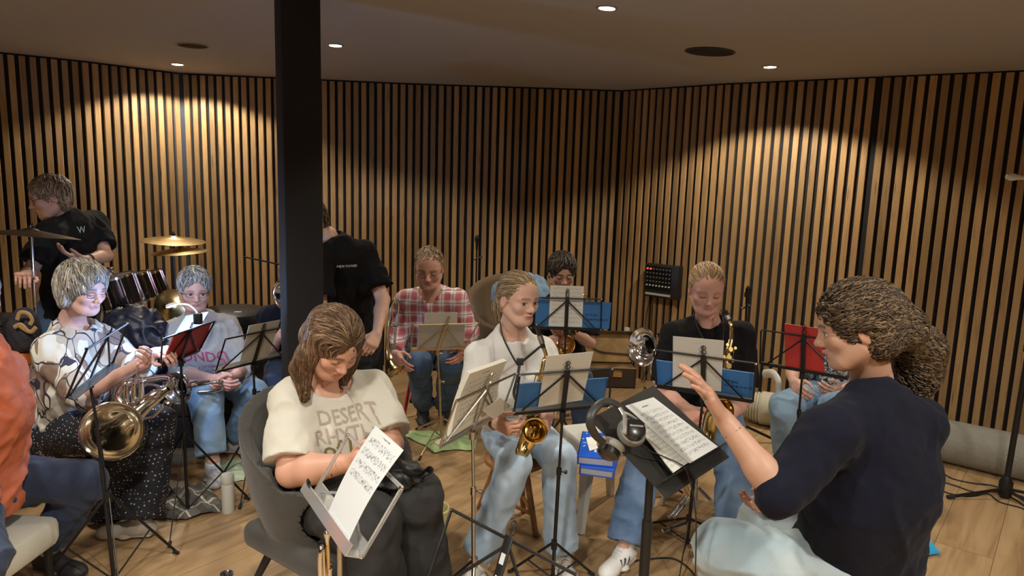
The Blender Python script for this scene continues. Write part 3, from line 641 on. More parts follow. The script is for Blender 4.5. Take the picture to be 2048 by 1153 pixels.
def zceil(x, y):
    for t in TRI:
        A_, B_, C_ = [np.array(CV[c]) for c in t]; M_ = np.array([B_[:2]-A_[:2], C_[:2]-A_[:2]]).T; w2 = np.linalg.solve(M_, np.array([x, y])-A_[:2])
        if w2.min() > -1e-6 and w2.sum() < 1+1e-6: return A_[2]+w2[0]*(B_[2]-A_[2])+w2[1]*(C_[2]-A_[2])
    return Z
def cnorm(x, y): e = .02; return nrm((zceil(x-e, y)-zceil(x+e, y), zceil(x, y-e)-zceil(x, y+e), 2*e))
for i, (x, y, z) in enumerate(LAMPS):
    z = zceil(x, y); r = empty('ceiling_downlight', (x, y, z), LBL[i], 'ceiling light', 'recessed downlights in the ceiling')
    m = MB(); m.lathe([(.050, .02), (.052, -.004), (.047, -.008), (.040, -.006), (.037, .012)], (x, y, z), cnorm(x, y)); m.build('ring', CHR, r)
    m = MB(); m.lathe([(.0, -.009), (.02, -.009), (.0385, -.0045)], (x, y, z+.001), cnorm(x, y)); m.build('lens', LEDM, r)
SPK = mat('speaker_hole', (.012, .010, .010), .9)
for px, py, R_, lb in ((385, 91, .095, 'round dark ceiling speaker with pale rim, left of the black pillar'), (1420, 103, .135, 'large round dark ceiling speaker right of the middle')):
    P = atz(px, py, 2.510 if px < 500 else 2.491); z = zceil(P[0], P[1]); r = empty('ceiling_speaker', (P[0], P[1], z), lb, 'ceiling speaker')
    m = MB(); m.lathe([(R_+.012, .01), (R_+.012, -.004), (R_, -.006), (R_-.004, .0)], (P[0], P[1], z), cnorm(P[0], P[1]), n=40); m.build('rim', mat('speaker_rim' if px < 500 else 'speaker_rim_dark', (.35, .28, .22) if px < 500 else (.02, .016, .015), .6), r)
    m = MB(); m.lathe([(0, -.003), (R_*.6, -.0035), (R_, -.002)], (P[0], P[1], z), cnorm(P[0], P[1]), n=40); m.build('grille', SPK, r)
# pillar
m = MB(); ang = math.radians(28); pc = at(603, 576, 3.42); r = .128
PM = mat('black_pillar_cloth', (.010, .010, .013), .9, bump=.4, bscale=400)
ax = [(math.cos(ang+k*math.pi/2), math.sin(ang+k*math.pi/2)) for k in range(4)]
m.box((pc[0], pc[1], Z/2+.035), (.178, .178, Z+.07), [[math.cos(ang), math.sin(ang), 0], [-math.sin(ang), math.cos(ang), 0], [0, 0, 1]], bev=.008)
tag(m.build('pillar', PM), 'thick square black pillar from floor to ceiling behind the woman in the cream t-shirt', 'pillar')
# ---------------------------------------------------------------- materials for clothes
def denim(name, c1, c2):
    def fn(nt, b, tc):
        n1 = node(nt, 'ShaderNodeTexNoise'); n1.inputs['Scale'].default_value = 5; n1.inputs['Detail'].default_value = 6; nt.links.new(tc.outputs['Object'], n1.inputs['Vector'])
        n2 = node(nt, 'ShaderNodeTexNoise'); n2.inputs['Scale'].default_value = 160; nt.links.new(tc.outputs['Object'], n2.inputs['Vector'])
        mr = node(nt, 'ShaderNodeMapRange'); mr.inputs[1].default_value = .38; mr.inputs[2].default_value = .64; nt.links.new(n1.outputs[0], mr.inputs[0])
        c = mixc(nt, mr.outputs[0], c1, c2); c = mixc(nt, mathn(nt, 'MULTIPLY', n2.outputs[0], .25), c, c2); nt.links.new(c, b.inputs['Base Color'])
        bp = node(nt, 'ShaderNodeBump'); bp.inputs['Strength'].default_value = .25; bp.inputs['Distance'].default_value = .004; nt.links.new(n2.outputs[0], bp.inputs['Height']); nt.links.new(bp.outputs[0], b.inputs['Normal'])
    return mat(name, rough=.85, fn=fn, sheen=.1)
D_LIGHT = denim('light_denim', (.36, .50, .66), (.50, .63, .76)); D_PALE = denim('pale_denim', (.28, .38, .44), (.42, .50, .53)); D_MID = denim('mid_denim', (.07, .13, .25), (.17, .27, .42)); D_BLUE = denim('blue_denim', (.13, .23, .38), (.26, .40, .56)); D_DARK = denim('dark_denim', (.015, .025, .06), (.035, .055, .11)); D_NAVY = denim('navy_denim', (.03, .06, .12), (.06, .11, .20))
BLACKT = mat('black_cotton', (.0065, .0065, .0075), .9, bump=.3, bscale=250, sheen=.02, spec=.2); NAVYT = mat('navy_cotton', (.0055, .0065, .016), .9, bump=.3, bscale=250, sheen=.03, spec=.2); CREAM = mat('cream_cotton', (.60, .585, .51), .85, bump=.25, bscale=250); WHITET = mat('white_cotton', (.64, .64, .61), .85, bump=.25, bscale=250)
GREYS = mat('grey_marl', (.40, .41, .43), .9, bump=.3, bscale=200, var=.06, vscale=90); ORANGE = mat('orange_cotton', (.58, .155, .070), .85, bump=.3, bscale=200); CHARC = mat('charcoal_trousers', (.020, .020, .020), .85, bump=.3, bscale=180, var=.2, vscale=6)
def plaidfn(nt, b, tc):
    sx = node(nt, 'ShaderNodeSeparateXYZ'); nt.links.new(tc.outputs['Object'], sx.inputs[0]); st = {}
    for i, s in ((0, 14), (2, 13)):
        f = mathn(nt, 'FRACT', mathn(nt, 'MULTIPLY', sx.outputs[i], s)); st[i] = (mathn(nt, 'LESS_THAN', f, .46), mathn(nt, 'COMPARE', f, .62, .035), mathn(nt, 'COMPARE', f, .84, .035), mathn(nt, 'COMPARE', f, .73, .02))
    c = mixc(nt, mathn(nt, 'MULTIPLY', st[0][0], .6), (.62, .52, .53), (.42, .035, .075)); c = mixc(nt, mathn(nt, 'MULTIPLY', st[2][0], .60), c, (.42, .035, .075))
    for i in (0, 2):
        c = mixc(nt, mathn(nt, 'MULTIPLY', st[i][1], .7), c, (.75, .74, .76)); c = mixc(nt, mathn(nt, 'MULTIPLY', st[i][2], .7), c, (.75, .74, .76)); c = mixc(nt, mathn(nt, 'MULTIPLY', st[i][3], .7), c, (.12, .14, .25))
    nt.links.new(c, b.inputs['Base Color'])
PLAID = mat('red_plaid', rough=.85, fn=plaidfn)
def blousefn(nt, b, tc):
    mp = node(nt, 'ShaderNodeMapping'); mp.inputs['Scale'].default_value = (1, 1, .45); mp.inputs['Rotation'].default_value = (.5, .6, 0); nt.links.new(tc.outputs['Object'], mp.inputs[0])
    nz = node(nt, 'ShaderNodeTexNoise'); nz.inputs['Scale'].default_value = 6; nt.links.new(mp.outputs[0], nz.inputs['Vector']); ad = node(nt, 'ShaderNodeVectorMath', operation='MULTIPLY_ADD'); nt.links.new(nz.outputs['Color'], ad.inputs[0]); ad.inputs[1].default_value = (.16, .16, .16); nt.links.new(mp.outputs[0], ad.inputs[2])
    v = node(nt, 'ShaderNodeTexVoronoi'); v.inputs['Scale'].default_value = 17; nt.links.new(ad.outputs[0], v.inputs['Vector']); v2 = node(nt, 'ShaderNodeTexVoronoi', feature='DISTANCE_TO_EDGE'); v2.inputs['Scale'].default_value = 11; nt.links.new(ad.outputs[0], v2.inputs['Vector'])
    sp = node(nt, 'ShaderNodeSeparateColor'); nt.links.new(v.outputs['Color'], sp.inputs[0]); c = mixc(nt, mathn(nt, 'GREATER_THAN', sp.outputs[0], .76), (.60, .59, .53), (.22, .15, .12)); c = mixc(nt, mathn(nt, 'GREATER_THAN', sp.outputs[1], .72), c, (.40, .36, .30))
    c = mixc(nt, mathn(nt, 'LESS_THAN', v2.outputs[0], .022), c, (.025, .025, .045)); nt.links.new(c, b.inputs['Base Color'])
BLOUSE = mat('leaf_blouse', rough=.8, fn=blousefn)
def floralfn(nt, b, tc):
    nz = node(nt, 'ShaderNodeTexNoise'); nz.inputs['Scale'].default_value = 32; nz.inputs['Distortion'].default_value = 2.5; nt.links.new(tc.outputs['Object'], nz.inputs['Vector']); c = mixc(nt, mathn(nt, 'GREATER_THAN', nz.outputs[0], .50), (.02, .03, .05), (.55, .60, .62)); nt.links.new(c, b.inputs['Base Color'])
FLORAL = mat('black_white_print', rough=.85, fn=floralfn)
def dotfn(nt, b, tc):
    v = node(nt, 'ShaderNodeTexVoronoi'); v.inputs['Scale'].default_value = 62; v.inputs['Randomness'].default_value = .25; nt.links.new(tc.outputs['Object'], v.inputs['Vector']); c = mixc(nt, mathn(nt, 'LESS_THAN', v.outputs['Distance'], .22), (.008, .009, .016), (.45, .45, .47)); nt.links.new(c, b.inputs['Base Color'])
DOTS = mat('dotted_trousers', rough=.8, fn=dotfn)
WIRE = mat('glasses_wire', (.05, .04, .04), .35, metal=.6)
# ---------------------------------------------------------------- hair shapes
def hs(): return SDF()
def cap(S, c, A, s, grow=.010, back=0, facecut=(.046, .030)):
    L = lambda x, y, z: c+s*(x*A[0]+y*A[1]+z*A[2])
    S.ell(L(0, -.016-back, .036), [(.074+grow)*s, (.094+grow)*s, (.080+grow)*s], A, .02); S.ell(L(0, -.045, -.02), [(.062+grow)*s, (.052+grow)*s, (.060+grow)*s], A, .03)
    S.ell(L(0, facecut[0]+.065, -.050+facecut[1]), [.0605*s, .078*s, .092*s], A, .012*s, 's')
    for g in (-1, 1): S.ell(L(g*.085, .0, -.035), [.022*s, .034*s, .046*s], A, .008, 's')
    return L
def flow_short(P):           # swept forward and down from the crown
    x, y, z = P.T; return np.stack([x*6, y*5+.35, -np.clip(.11-z, 0, .1)*12-.1+0*x], 1)
def flow_back(tx, ty, tz):
    def f(P): return np.stack([tx-P[:, 0], ty-P[:, 1], tz-P[:, 2]], 1)/.1
    return f
def mkshort(o, cols, n=900, ln=.045, grow=.010, cut=(.046, .030), **kw):
    S = hs(); cap(S, o['c'], o['A'], o['s'], grow, facecut=cut); S.disp = lambda P: -.004*vnoise(P*45, 3)
    return hair_obj(S, .005, o['c'], o['A'], flow_short, n, ln, cols, o['root'], off=.002, **kw)
P0 = {}
# conductor ------------------------------------------------------
o = person('conductor', 'person in navy t-shirt and pale jeans with curly brown ponytail, seen from behind, hand raised', dict(
    head=(1712, 655, 2.12), s=1.12, face=(-108, 14, -4), neck=(1752, 790, 2.16), shA=(1655, 868, 1.98), shB=(1838, 850, 2.13), elA=(1560, 990, 1.86), elB=(1740, 1010, 2.36), wrA=(1447, 838, 1.98), wrB=(1580, 1000, 2.40),
    hipA=(1655, 1150, 2.06), hipB=(1765, 1145, 2.24), knA=(1445, 1100, 2.16), knB=(1530, 1045, 2.50), anA=('w', .80, 2.30, .1), anB=('w', .88, 2.55, .1), bulk=1.24, arm=1.14, hand=1.12, front=np.array([-.5, .85, 0]), neckr=1.15,
    skin=(.50, .29, .20), eyes='open', hdA=dict(side='L', to=(1396, 752, 1.98), thumb=(1415, 745, 2.3), curl=.16, spread=1.1, tcurl=.1), hdB=dict(side='R', to=(1535, 1015, 2.42), thumb=(1550, 980, 2.5), curl=.5),
    extra=[(0, .12, .03, (.20, .15, .15)), (0, .55, -.03, (.19, .12, .2))], shirt=dict(m=NAVYT, slA=1.06, slB=1.1, e=.02, hem=-.10, fold=.006, seed=3, flare=.018, nr=.07, ff=(9, 9, 5), name='t_shirt'),
    pants=dict(m=D_PALE, waist=.02, e=.018, seed=4, fold=.006, cuffw=.06, name='jeans'), foot=dict(toA=('w', .62, 2.52, 0), toB=('w', .70, 2.78, 0), to=0, col=(.6, .6, .6)), fine=.0036, hfine=.0032))
P0['conductor'] = o; c, A, s = o['c'], o['A'], o['s']; S = hs(); L = cap(S, c, A, s, .014, .0, (.040, .018))
PT = L(.02, -.125, -.02)
S.cone(L(0, -.07, .02), PT, .062, .040, .05); pts = [PT, at(1800, 672, 2.22), at(1838, 700, 2.24), at(1836, 748, 2.24), at(1828, 785, 2.22)]
for i in range(4): S.cone(pts[i], pts[i+1], (.045, .062, .066, .055)[i], (.062, .066, .055, .035)[i], .04)
S.disp = lambda P: -.010*vnoise(P*30, 3)-.006*vnoise(P*60, 8)
def fl(P):
    w_ = P@A*s+c; back = (P[:, 1] < -.115)[:, None]; f = flow_back(.02, -.125, -.01)(P); dn = np.stack([0*P[:, 0], -1+0*P[:, 0], -1.5+0*P[:, 0]], 1); return np.where(back, dn, f)
hair_obj(S, .006, c, A, fl, 4200, .11, [(.050, .030, .016), (.075, .046, .024), (.12, .078, .042), (.035, .021, .011), (.17, .115, .065)], o['root'], base=(.03, .018, .010), rad=.0016, off=.003, wave=.0050, steps=13, jit=.28)
# woman in the cream T-shirt ------------------------------------------------------
o = person('cream', 'person with long brown hair in printed cream t-shirt, looking down in the grey velvet chair', dict(
    head=(669, 689, 2.52), s=1.06, face=(42, 34, 5), neck=(648, 778, 2.66), shA=(588, 805, 2.56), shB=(738, 786, 2.74), elA=(584, 945, 2.40), elB=(778, 890, 2.60), wrA=(705, 925, 2.30), wrB=(752, 912, 2.42),
    hipA=(610, 978, 2.64), hipB=(705, 966, 2.80), knA=(735, 1050, 2.28), knB=(828, 1000, 2.48), anA=('w', -.42, 2.25, .1), anB=('w', -.31, 2.48, .1), bulk=1.27, arm=1.38, neckr=1.1,
    skin=(.60, .33, .23), eyes='down', jaw=1.08, hdA=dict(side='R', to=(745, 925, 2.24), thumb=(720, 885, 2.22), curl=.7), hdB=dict(side='L', to=(735, 940, 2.30), thumb=(735, 910, 2.25), curl=.7),
    extra=[(0, .68, .085, (.165, .09, .10)), (0, .2, .07, (.20, .15, .15))], shirt=dict(m=CREAM, sl=.84, e=.018, hem=-.06, fold=.0055, seed=13, flare=.03, nr=.078, nd=.04, ff=(10, 10, 6)),
    pants=dict(m=CHARC, waist=.1, e=.03, seed=14, fold=.007, cuffw=.085, name='trousers'), foot=dict(to=('w', .1, 1.7, 0), col=(.1, .1, .1)), fine=.0030, hfine=.0030))
P0['cream'] = o; c, A, s = o['c'], o['A'], o['s']; S = hs(); L = cap(S, c, A, s, .015, .0, (.050, .020))
for g in (-1, 1):
    q = [L(g*.055, -.02, .02), L(g*.082, -.005, -.05), L(g*.088, .0, -.11), L(g*.09, .03, -.19)]
    q[3] = q[2]+np.array([g*.02, -.03, -.10]); 
    for i in range(3): S.cone(q[i], q[i+1], (.032, .034, .032)[i], (.034, .032, .014)[i], .03)
q = [L(0, -.09, .02), L(0, -.10, -.06), L(0, -.08, -.13)]; S.cone(q[0], q[1], .06, .055, .03); S.cone(q[1], q[1]+np.array([-.02, .03, -.15]), .055, .03, .04)
S.disp = lambda P: -.006*vnoise(P*np.array([40, 40, 12]), 3)
AI = A@np.array([0, 0, -1.0])
def fl(P):
    top = np.clip((P[:, 2]-.03)/.05, 0, 1)[:, None]; b_ = np.stack([P[:, 0]*10, -1+0*P[:, 0], -.3+0*P[:, 0]], 1); return b_*top+(AI+np.stack([P[:, 0]*1.5, 0*P[:, 0], 0*P[:, 0]], 1))*(1-top)*1.3
hair_obj(S, .005, c, A, fl, 3600, .12, [(.12, .066, .034), (.17, .10, .052), (.08, .044, .022), (.25, .16, .09), (.10, .056, .03)], o['root'], base=(.08, .045, .024), rad=.0014, off=.002, wave=.0015, steps=9, jit=.10)
# girl with the saxophone, middle ------------------------------------------------------
EYE[0] = .0035
o = person('girl', 'young person in white t-shirt and light jeans playing a golden saxophone on a wooden stool', dict(
    head=(1037, 598, 3.0), s=.98, face=(38, 4, 2), neck=(1020, 678, 3.08), shA=(962, 716, 3.02), shB=(1082, 706, 3.16), elA=(948, 822, 2.92), elB=(1112, 800, 3.02), wrA=(992, 848, 2.76), wrB=(1098, 828, 2.84),
    hipA=(1000, 868, 3.22), hipB=(1064, 866, 3.26), knA=(1030, 925, 2.86), knB=(1118, 918, 2.92), anA=('z', 958, 1108, .09), anB=('z', 1122, 1100, .09), bulk=.88, nup=.34, arm=.84, hand=.95,
    skin=(.66, .40, .30), eyes='open', jaw=.95, brow=(.30, .19, .11), lips=(.55, .24, .21), iris=(.09, .06, .04), hdA=dict(side='R', to=(1040, 868, 2.66), thumb=(1032, 835, 2.64), curl=.75), hdB=dict(side='L', to=(1082, 868, 2.72), thumb=(1065, 840, 2.70), curl=.7),
    extra=[(0, .68, .06, (.13, .06, .07))], shirt=dict(m=WHITET, sl=.60, e=.022, hem=.03, fold=.005, seed=23, flare=.028, nr=.064, nd=.03, ff=(12, 12, 6)),
    pants=dict(m=D_LIGHT, waist=.2, e=.012, seed=24, fold=.0045, cuffw=.062, len=.99), foot=dict(toA=('z', 945, 1165, 0), toB=('z', 1138, 1178, 0), to=0, col=(.70, .68, .62), laces=(.45, .33, .2)), fine=.0028, hfine=.0028))
P0['girl'] = o; c, A, s = o['c'], o['A'], o['s']; S = hs(); L = cap(S, c, A, s, .006, .0, (.034, .010))
q = [L(0, -.10, .01), L(-.03, -.15, .0), L(-.04, -.17, -.08), L(-.03, -.15, -.16)]
for i in range(3): S.cone(q[i], q[i+1], (.030, .028, .036)[i], (.028, .036, .012)[i], .02)
S.disp = lambda P: -.003*vnoise(P*40, 3)
def fl(P):
    back = (P[:, 1] < -.105)[:, None]; return np.where(back, AI2+0*P, flow_back(0, -.115, .0)(P))
AI2 = A@np.array([0, 0, -1.0])
GC = [(.26, .175, .09), (.33, .235, .13), (.19, .12, .06), (.40, .30, .18)]
hair_obj(S, .0042, c, A, fl, 1700, .08, GC, o['root'], base=(.26, .17, .09), rad=.0013, off=.0012, steps=9, jit=.07)
# sax player right ------------------------------------------------------
o = person('right', 'person with tied-back hair in black v-neck t-shirt and blue jeans behind the conductor stand', dict(
    head=(1413, 578, 3.45), s=1.05, face=(-4, 16, 0), neck=(1415, 655, 3.56), shA=(1350, 674, 3.56), shB=(1480, 674, 3.56), elA=(1328, 790, 3.50), elB=(1484, 800, 3.50), wrA=(1378, 822, 3.24), wrB=(1452, 838, 3.22),
    hipA=(1382, 834, 3.62), hipB=(1444, 834, 3.62), knA=(1292, 902, 3.10), knB=(1462, 905, 3.26), anA=('z', 1250, 1092, .09), anB=('z', 1470, 1090, .09), bulk=1.06, nup=.34, arm=1.1,
    skin=(.68, .38, .30), eyes='down', jaw=1.08, mouth=.002, brow=(.42, .25, .16), lips=(.58, .26, .23), hdA=dict(side='R', to=(1402, 850, 3.12), thumb=(1425, 830, 3.1), curl=.6), hdB=dict(side='L', to=(1412, 850, 3.14), thumb=(1435, 820, 3.1), curl=.6),
    extra=[(0, .65, .06, (.15, .08, .09))], shirt=dict(m=BLACKT, sl=.78, e=.02, hem=0, fold=.005, seed=33, flare=.022, neck='v', vd=.15, nr=.068, name='t_shirt'),
    pants=dict(m=D_MID, waist=.15, e=.018, seed=34, fold=.005, cuffw=.068), foot=dict(toA=('z', 1222, 1150, 0), toB=('z', 1455, 1150, 0), to=0, col=(.78, .78, .76), laces=(.6, .6, .6), stripe=(.03, .03, .04)), fine=.0030, hfine=.003))
P0['right'] = o; c, A, s = o['c'], o['A'], o['s']; S = hs(); L = cap(S, c, A, s, .006, .0, (.040, .020)); S.ell(L(0, -.11, .05), [.03, .03, .03], A, .02)
hair_obj(S, .0045, c, A, flow_back(0, -.12, .05), 1200, .08, [(.42, .28, .16), (.50, .35, .21), (.34, .21, .11)], o['root'], base=(.30, .19, .10), rad=.0013, off=.0012, steps=8, jit=.07)
# woman with glasses at the back ------------------------------------------------------
DK = [(.030, .020, .016), (.05, .034, .026), (.08, .06, .05)]
o = person('back', 'person with short dark hair and glasses in black top, reading behind the blue folder stand', dict(
    head=(1124, 545, 4.4), s=1.0, face=(8, 16, 0), neck=(1118, 602, 4.5), shA=(1072, 622, 4.5), shB=(1170, 622, 4.5), elA=(1062, 692, 4.42), elB=(1180, 686, 4.44), wrA=(1100, 682, 4.2), wrB=(1142, 664, 4.22),
    hipA=(1095, 738, 4.7), hipB=(1150, 738, 4.7), knA=(1085, 762, 4.30), knB=(1162, 760, 4.28), anA=('z', 1085, 872, .09), anB=('z', 1166, 868, .09), bulk=.95, arm=.9,
    skin=(.60, .36, .28), eyes='down', brow=(.1, .07, .05), hdB=dict(side='L', to=(1118, 668, 4.14), thumb=(1122, 650, 4.1), curl=.55), hdA=dict(side='R', to=(1122, 690, 4.1), thumb=(1125, 675, 4.1), curl=.6),
    shirt=dict(m=BLACKT, sl=.8, e=.016, seed=43, neck='v', vd=.04, name='top', h=.009), pants=dict(m=D_NAVY, seed=44, h=.009), foot=dict(toA=('z', 1076, 915, 0), toB=('z', 1156, 912, 0), to=0, col=(.03, .03, .04), sole=(.7, .7, .68)), fine=.0036, hfine=.0035))
mkshort(o, DK, 900, .05, .014, (.048, .030)); glasses(o['c'], o['A'], 1, o['root'], mat('pale_wire', (.45, .40, .36), .3, metal=.8)); P0['back'] = o
# plaid man ------------------------------------------------------
o = person('plaid', 'person in a red and white plaid shirt and blue jeans on the red stool', dict(
    head=(858, 537, 4.35), s=1.1, face=(2, 14, 0), neck=(862, 590, 4.5), shA=(812, 606, 4.5), shB=(912, 602, 4.5), elA=(800, 668, 4.46), elB=(938, 662, 4.5), wrA=(790, 708, 4.30), wrB=(932, 698, 4.34),
    hipA=(838, 704, 4.72), hipB=(892, 704, 4.72), knA=(838, 728, 4.32), knB=(900, 728, 4.34), anA=('z', 846, 812, .1), anB=('z', 890, 812, .1), bulk=1.12, arm=1.05,
    skin=(.58, .32, .25), eyes='down', brow=(.25, .17, .12), jaw=1.08, nose=1.06, hdA=dict(side='R', to=(806, 734, 4.22), thumb=(815, 712, 4.2), curl=.3), hdB=dict(side='L', to=(916, 722, 4.26), thumb=(905, 702, 4.2), curl=.4),
    extra=[(0, .3, .06, (.15, .10, .13))], shirt=dict(m=PLAID, sl=1.88, e=.018, seed=53, hem=-.02, name='shirt', neck='v', vd=.09, fold=.005, h=.008), pants=dict(m=D_NAVY, seed=54, cuffw=.055, h=.009), foot=dict(toA=('z', 846, 846, 0), toB=('z', 896, 846, 0), to=0, col=(.03, .03, .03), sole=(.05, .04, .035)), fine=.0036, hfine=.0035))
mkshort(o, [(.28, .19, .12), (.35, .26, .18), (.22, .15, .10)], 800, .03, .004, (.052, .044)); glasses(o['c'], o['A'], 1.1, o['root'], WIRE); P0['plaid'] = o
S = SDF(); S.econe(o['T'](.5), o['T'](.90, -.004), (.150, .118), (.13, .094), o['lat'], .03); sdfobj('undershirt', S, .008, BLACKT, o['root'])
b = MB(); g = o['g']; n0 = g['neck']
for sg in (-1, 1): MB().sheet(n0+sg*o['lat']*.045+o['fr']*.02+o['up']*.01, n0+sg*o['lat']*.06+o['fr']*.09-o['up']*.05, n0+sg*o['lat']*.09+o['fr']*.085-o['up']*.085, n0+sg*o['lat']*.10+o['fr']*.01-o['up']*.02, .004).build('collar', PLAID, o['root'])
# standing man at the pillar ------------------------------------------------------
o = person('stander', 'person in black t-shirt bent over, head behind the black pillar', dict(
    head=(617, 445, 3.92), s=1.05, face=(-40, 30, 0), neck=(668, 482, 3.98), shA=(634, 520, 3.86), shB=(728, 506, 4.06), elA=(640, 620, 3.74), elB=(766, 600, 3.98), wrA=(660, 690, 3.66), wrB=(754, 668, 3.78),
    hipA=(672, 690, 4.25), hipB=(728, 690, 4.32), knA=(684, 800, 4.28), knB=(742, 800, 4.36), anA=('w', -1.02, 4.32, .1), anB=('w', -.84, 4.42, .1), bulk=1.05, front=np.array([-.6, -.8, 0]),
    skin=(.60, .36, .27), eyes='down', hdB=dict(side='R' if 0 else 'L', to=(738, 700, 3.70), thumb=(730, 680, 3.72), curl=.6), shirt=dict(m=BLACKT, sl=.75, e=.02, seed=63, hem=-.1, fold=.006, flare=.03),
    pants=dict(m=mat('black_trousers', (.012, .012, .013), .85, bump=.2, bscale=200), seed=64, cuffw=.07, e=.02, name='trousers', h=.009), foot=dict(to=('w', -1.1, 3.5, 0), col=(.03, .03, .03)), fine=.0036, hfine=.0032))
mkshort(o, [(.12, .08, .05), (.16, .11, .07)], 500, .04, .008); P0['stander'] = o
text_on(o['shmesh'], [('NEW POWER', 0, 0, .020, .0)], at(694, 535, 4.0), o['lat'], o['up'], o['fr'], mat('white_print', (.7, .7, .7), .8), o['shirt'], near=(694, 535))
# half hidden horn player ------------------------------------------------------
o = person('hornist', 'person with short blond hair in navy top holding a silver horn, behind the pillar', dict(
    head=(586, 556, 4.35), s=1.0, face=(5, 6, 0), neck=(588, 615, 4.45), shA=(540, 634, 4.42), shB=(626, 634, 4.45), elA=(536, 705, 4.36), elB=(628, 700, 4.36), wrA=(562, 670, 4.16), wrB=(605, 650, 4.14),
    hipA=(560, 726, 4.6), hipB=(610, 726, 4.6), knA=(553, 770, 4.2), knB=(612, 770, 4.2), anA=('z', 556, 862, .1), anB=('z', 622, 862, .1), bulk=1.05, skin=(.62, .38, .29), eyes='open',
    hdA=dict(side='R', to=(588, 652, 4.1), thumb=(590, 667, 4.1), curl=.6), shirt=dict(m=NAVYT, sl=.85, e=.018, seed=73, h=.009), pants=dict(m=D_DARK, seed=74, h=.010), foot=dict(to=('z', 560, 900, 0), toB=('z', 640, 900, 0), col=(.04, .04, .05)), fine=.0045, hfine=.004))
mkshort(o, [(.36, .23, .12), (.42, .29, .16), (.27, .17, .09)], 500, .04, .012); P0['hornist'] = o
# grey sweatshirt ------------------------------------------------------
EYE[0] = -.003
o = person('grey', 'person with short grey hair and glasses in grey sweatshirt with pink lettering', dict(
    head=(389, 580, 4.0), s=1.04, face=(30, 8, 2), neck=(392, 642, 4.12), shA=(352, 668, 4.06), shB=(452, 660, 4.20), elA=(364, 750, 4.0), elB=(482, 736, 4.10), wrA=(428, 760, 3.80), wrB=(474, 748, 3.84),
    hipA=(392, 752, 4.25), hipB=(450, 750, 4.3), knA=(412, 796, 3.82), knB=(506, 790, 3.96), anA=('z', 425, 922, .1), anB=('z', 476, 876, .1), bulk=1.2, arm=1.1,
    skin=(.64, .38, .32), eyes='open', jaw=1.1, brow=(.33, .25, .22), lips=(.52, .26, .26), hdA=dict(side='R', to=(462, 782, 3.72), thumb=(462, 758, 3.7), curl=.5), hdB=dict(side='L', to=(446, 780, 3.76), thumb=(450, 760, 3.72), curl=.5),
    extra=[(0, .62, .07, (.17, .09, .11)), (0, .25, .06, (.17, .12, .13))], shirt=dict(m=GREYS, slA=1.30, slB=1.45, e=.020, seed=83, hem=-.04, fold=.006, name='sweatshirt', nr=.062),
    pants=dict(m=D_BLUE, seed=84, e=.014, cuffw=.062, len=.90, cuff=1, h=.008), foot=dict(toA=('z', 428, 966, 0), toB=('z', 462, 905, 0), to=0, col=(.58, .60, .64), laces=(.25, .38, .55), sole=(.72, .70, .68)), fine=.0032, hfine=.0032))
mkshort(o, [(.28, .28, .28), (.40, .40, .40), (.19, .19, .19), (.48, .48, .48)], 1200, .045, .012, (.050, .034)); glasses(o['c'], o['A'], 1.04, o['root'], WIRE, hgt=.012); P0['grey'] = o
PINK = mat('pink_print', (.45, .07, .16), .8)
text_on(o['shmesh'], [('LONDON', 0, 0, .080, 0), ('CITY OF LONDON', 0, -.045, .024, 0), ('ENGLAND', 0, -.075, .022, 0)], o['T'](.74, .1), o['lat'], o['up'], o['fr'], PINK, o['shirt'])
# patterned blouse ------------------------------------------------------
EYE[0] = 0
o = person('blouse', 'person with grey bob and glasses in a pale leaf-patterned blouse holding a baritone horn', dict(
    head=(166, 578, 3.25), s=1.04, face=(72, 10, 3), neck=(138, 655, 3.32), shA=(108, 706, 3.18), shB=(206, 692, 3.40), elA=(166, 790, 3.06), elB=(272, 742, 3.36), wrA=(278, 730, 2.99), wrB=(308, 706, 3.18),
    hipA=(122, 858, 3.24), hipB=(178, 848, 3.44), knA=(248, 866, 3.02), knB=(312, 848, 3.24), anA=('z', 210, 1012, .09), anB=('z', 278, 1038, .09), bulk=1.12, arm=.95, front=np.array([.65, -.75, 0]),
    skin=(.60, .37, .31), eyes='down', lips=(.50, .24, .23), hdA=dict(side='R', to=(312, 712, 2.93), thumb=(304, 735, 2.88), curl=.55), hdB=dict(side='L', to=(340, 700, 3.1), thumb=(330, 715, 3.0), curl=.6),
    extra=[(0, .6, .06, (.15, .08, .10))], shirt=dict(m=BLOUSE, slA=1.10, slB=1.3, e=.03, seed=93, hem=-.16, fold=.009, name='blouse', nr=.078, nd=.03, flare=.03, ff=(9, 9, 5)),
    pants=dict(m=DOTS, seed=94, e=.022, cuffw=.082, len=1.0, fold=.006, name='trousers'), foot=dict(toA=('z', 190, 1045, 0), toB=('z', 258, 1075, 0), to=0, col=(.42, .37, .31), sole=(.40, .36, .30)), fine=.0032, hfine=.003))
c, A, s = o['c'], o['A'], o['s']; S = hs(); L = cap(S, c, A, s, .019, .0, (.052, .022)); P0['blouse'] = o
for g_ in (-1, 1): S.cone(L(g_*.075, -.01, .02), L(g_*.080, -.01, -.055), .026, .022, .03)
S.cone(L(0, -.09, .0), L(0, -.085, -.085), .055, .035, .03); S.ell(L(0, .055, .085), [.06, .035, .022], A, .03); S.disp = lambda P: -.006*vnoise(P*35, 3)
def fl(P): return np.stack([P[:, 0]*7, P[:, 1]*3+.5, -np.clip(.125-P[:, 2], 0, .12)*10-.05], 1)
hair_obj(S, .005, c, A, fl, 1700, .07, [(.27, .26, .23), (.40, .385, .35), (.16, .145, .12), (.50, .48, .45), (.24, .19, .12)], o['root'], base=(.18, .165, .14), rad=.0017, off=.002, steps=8, jit=.15)
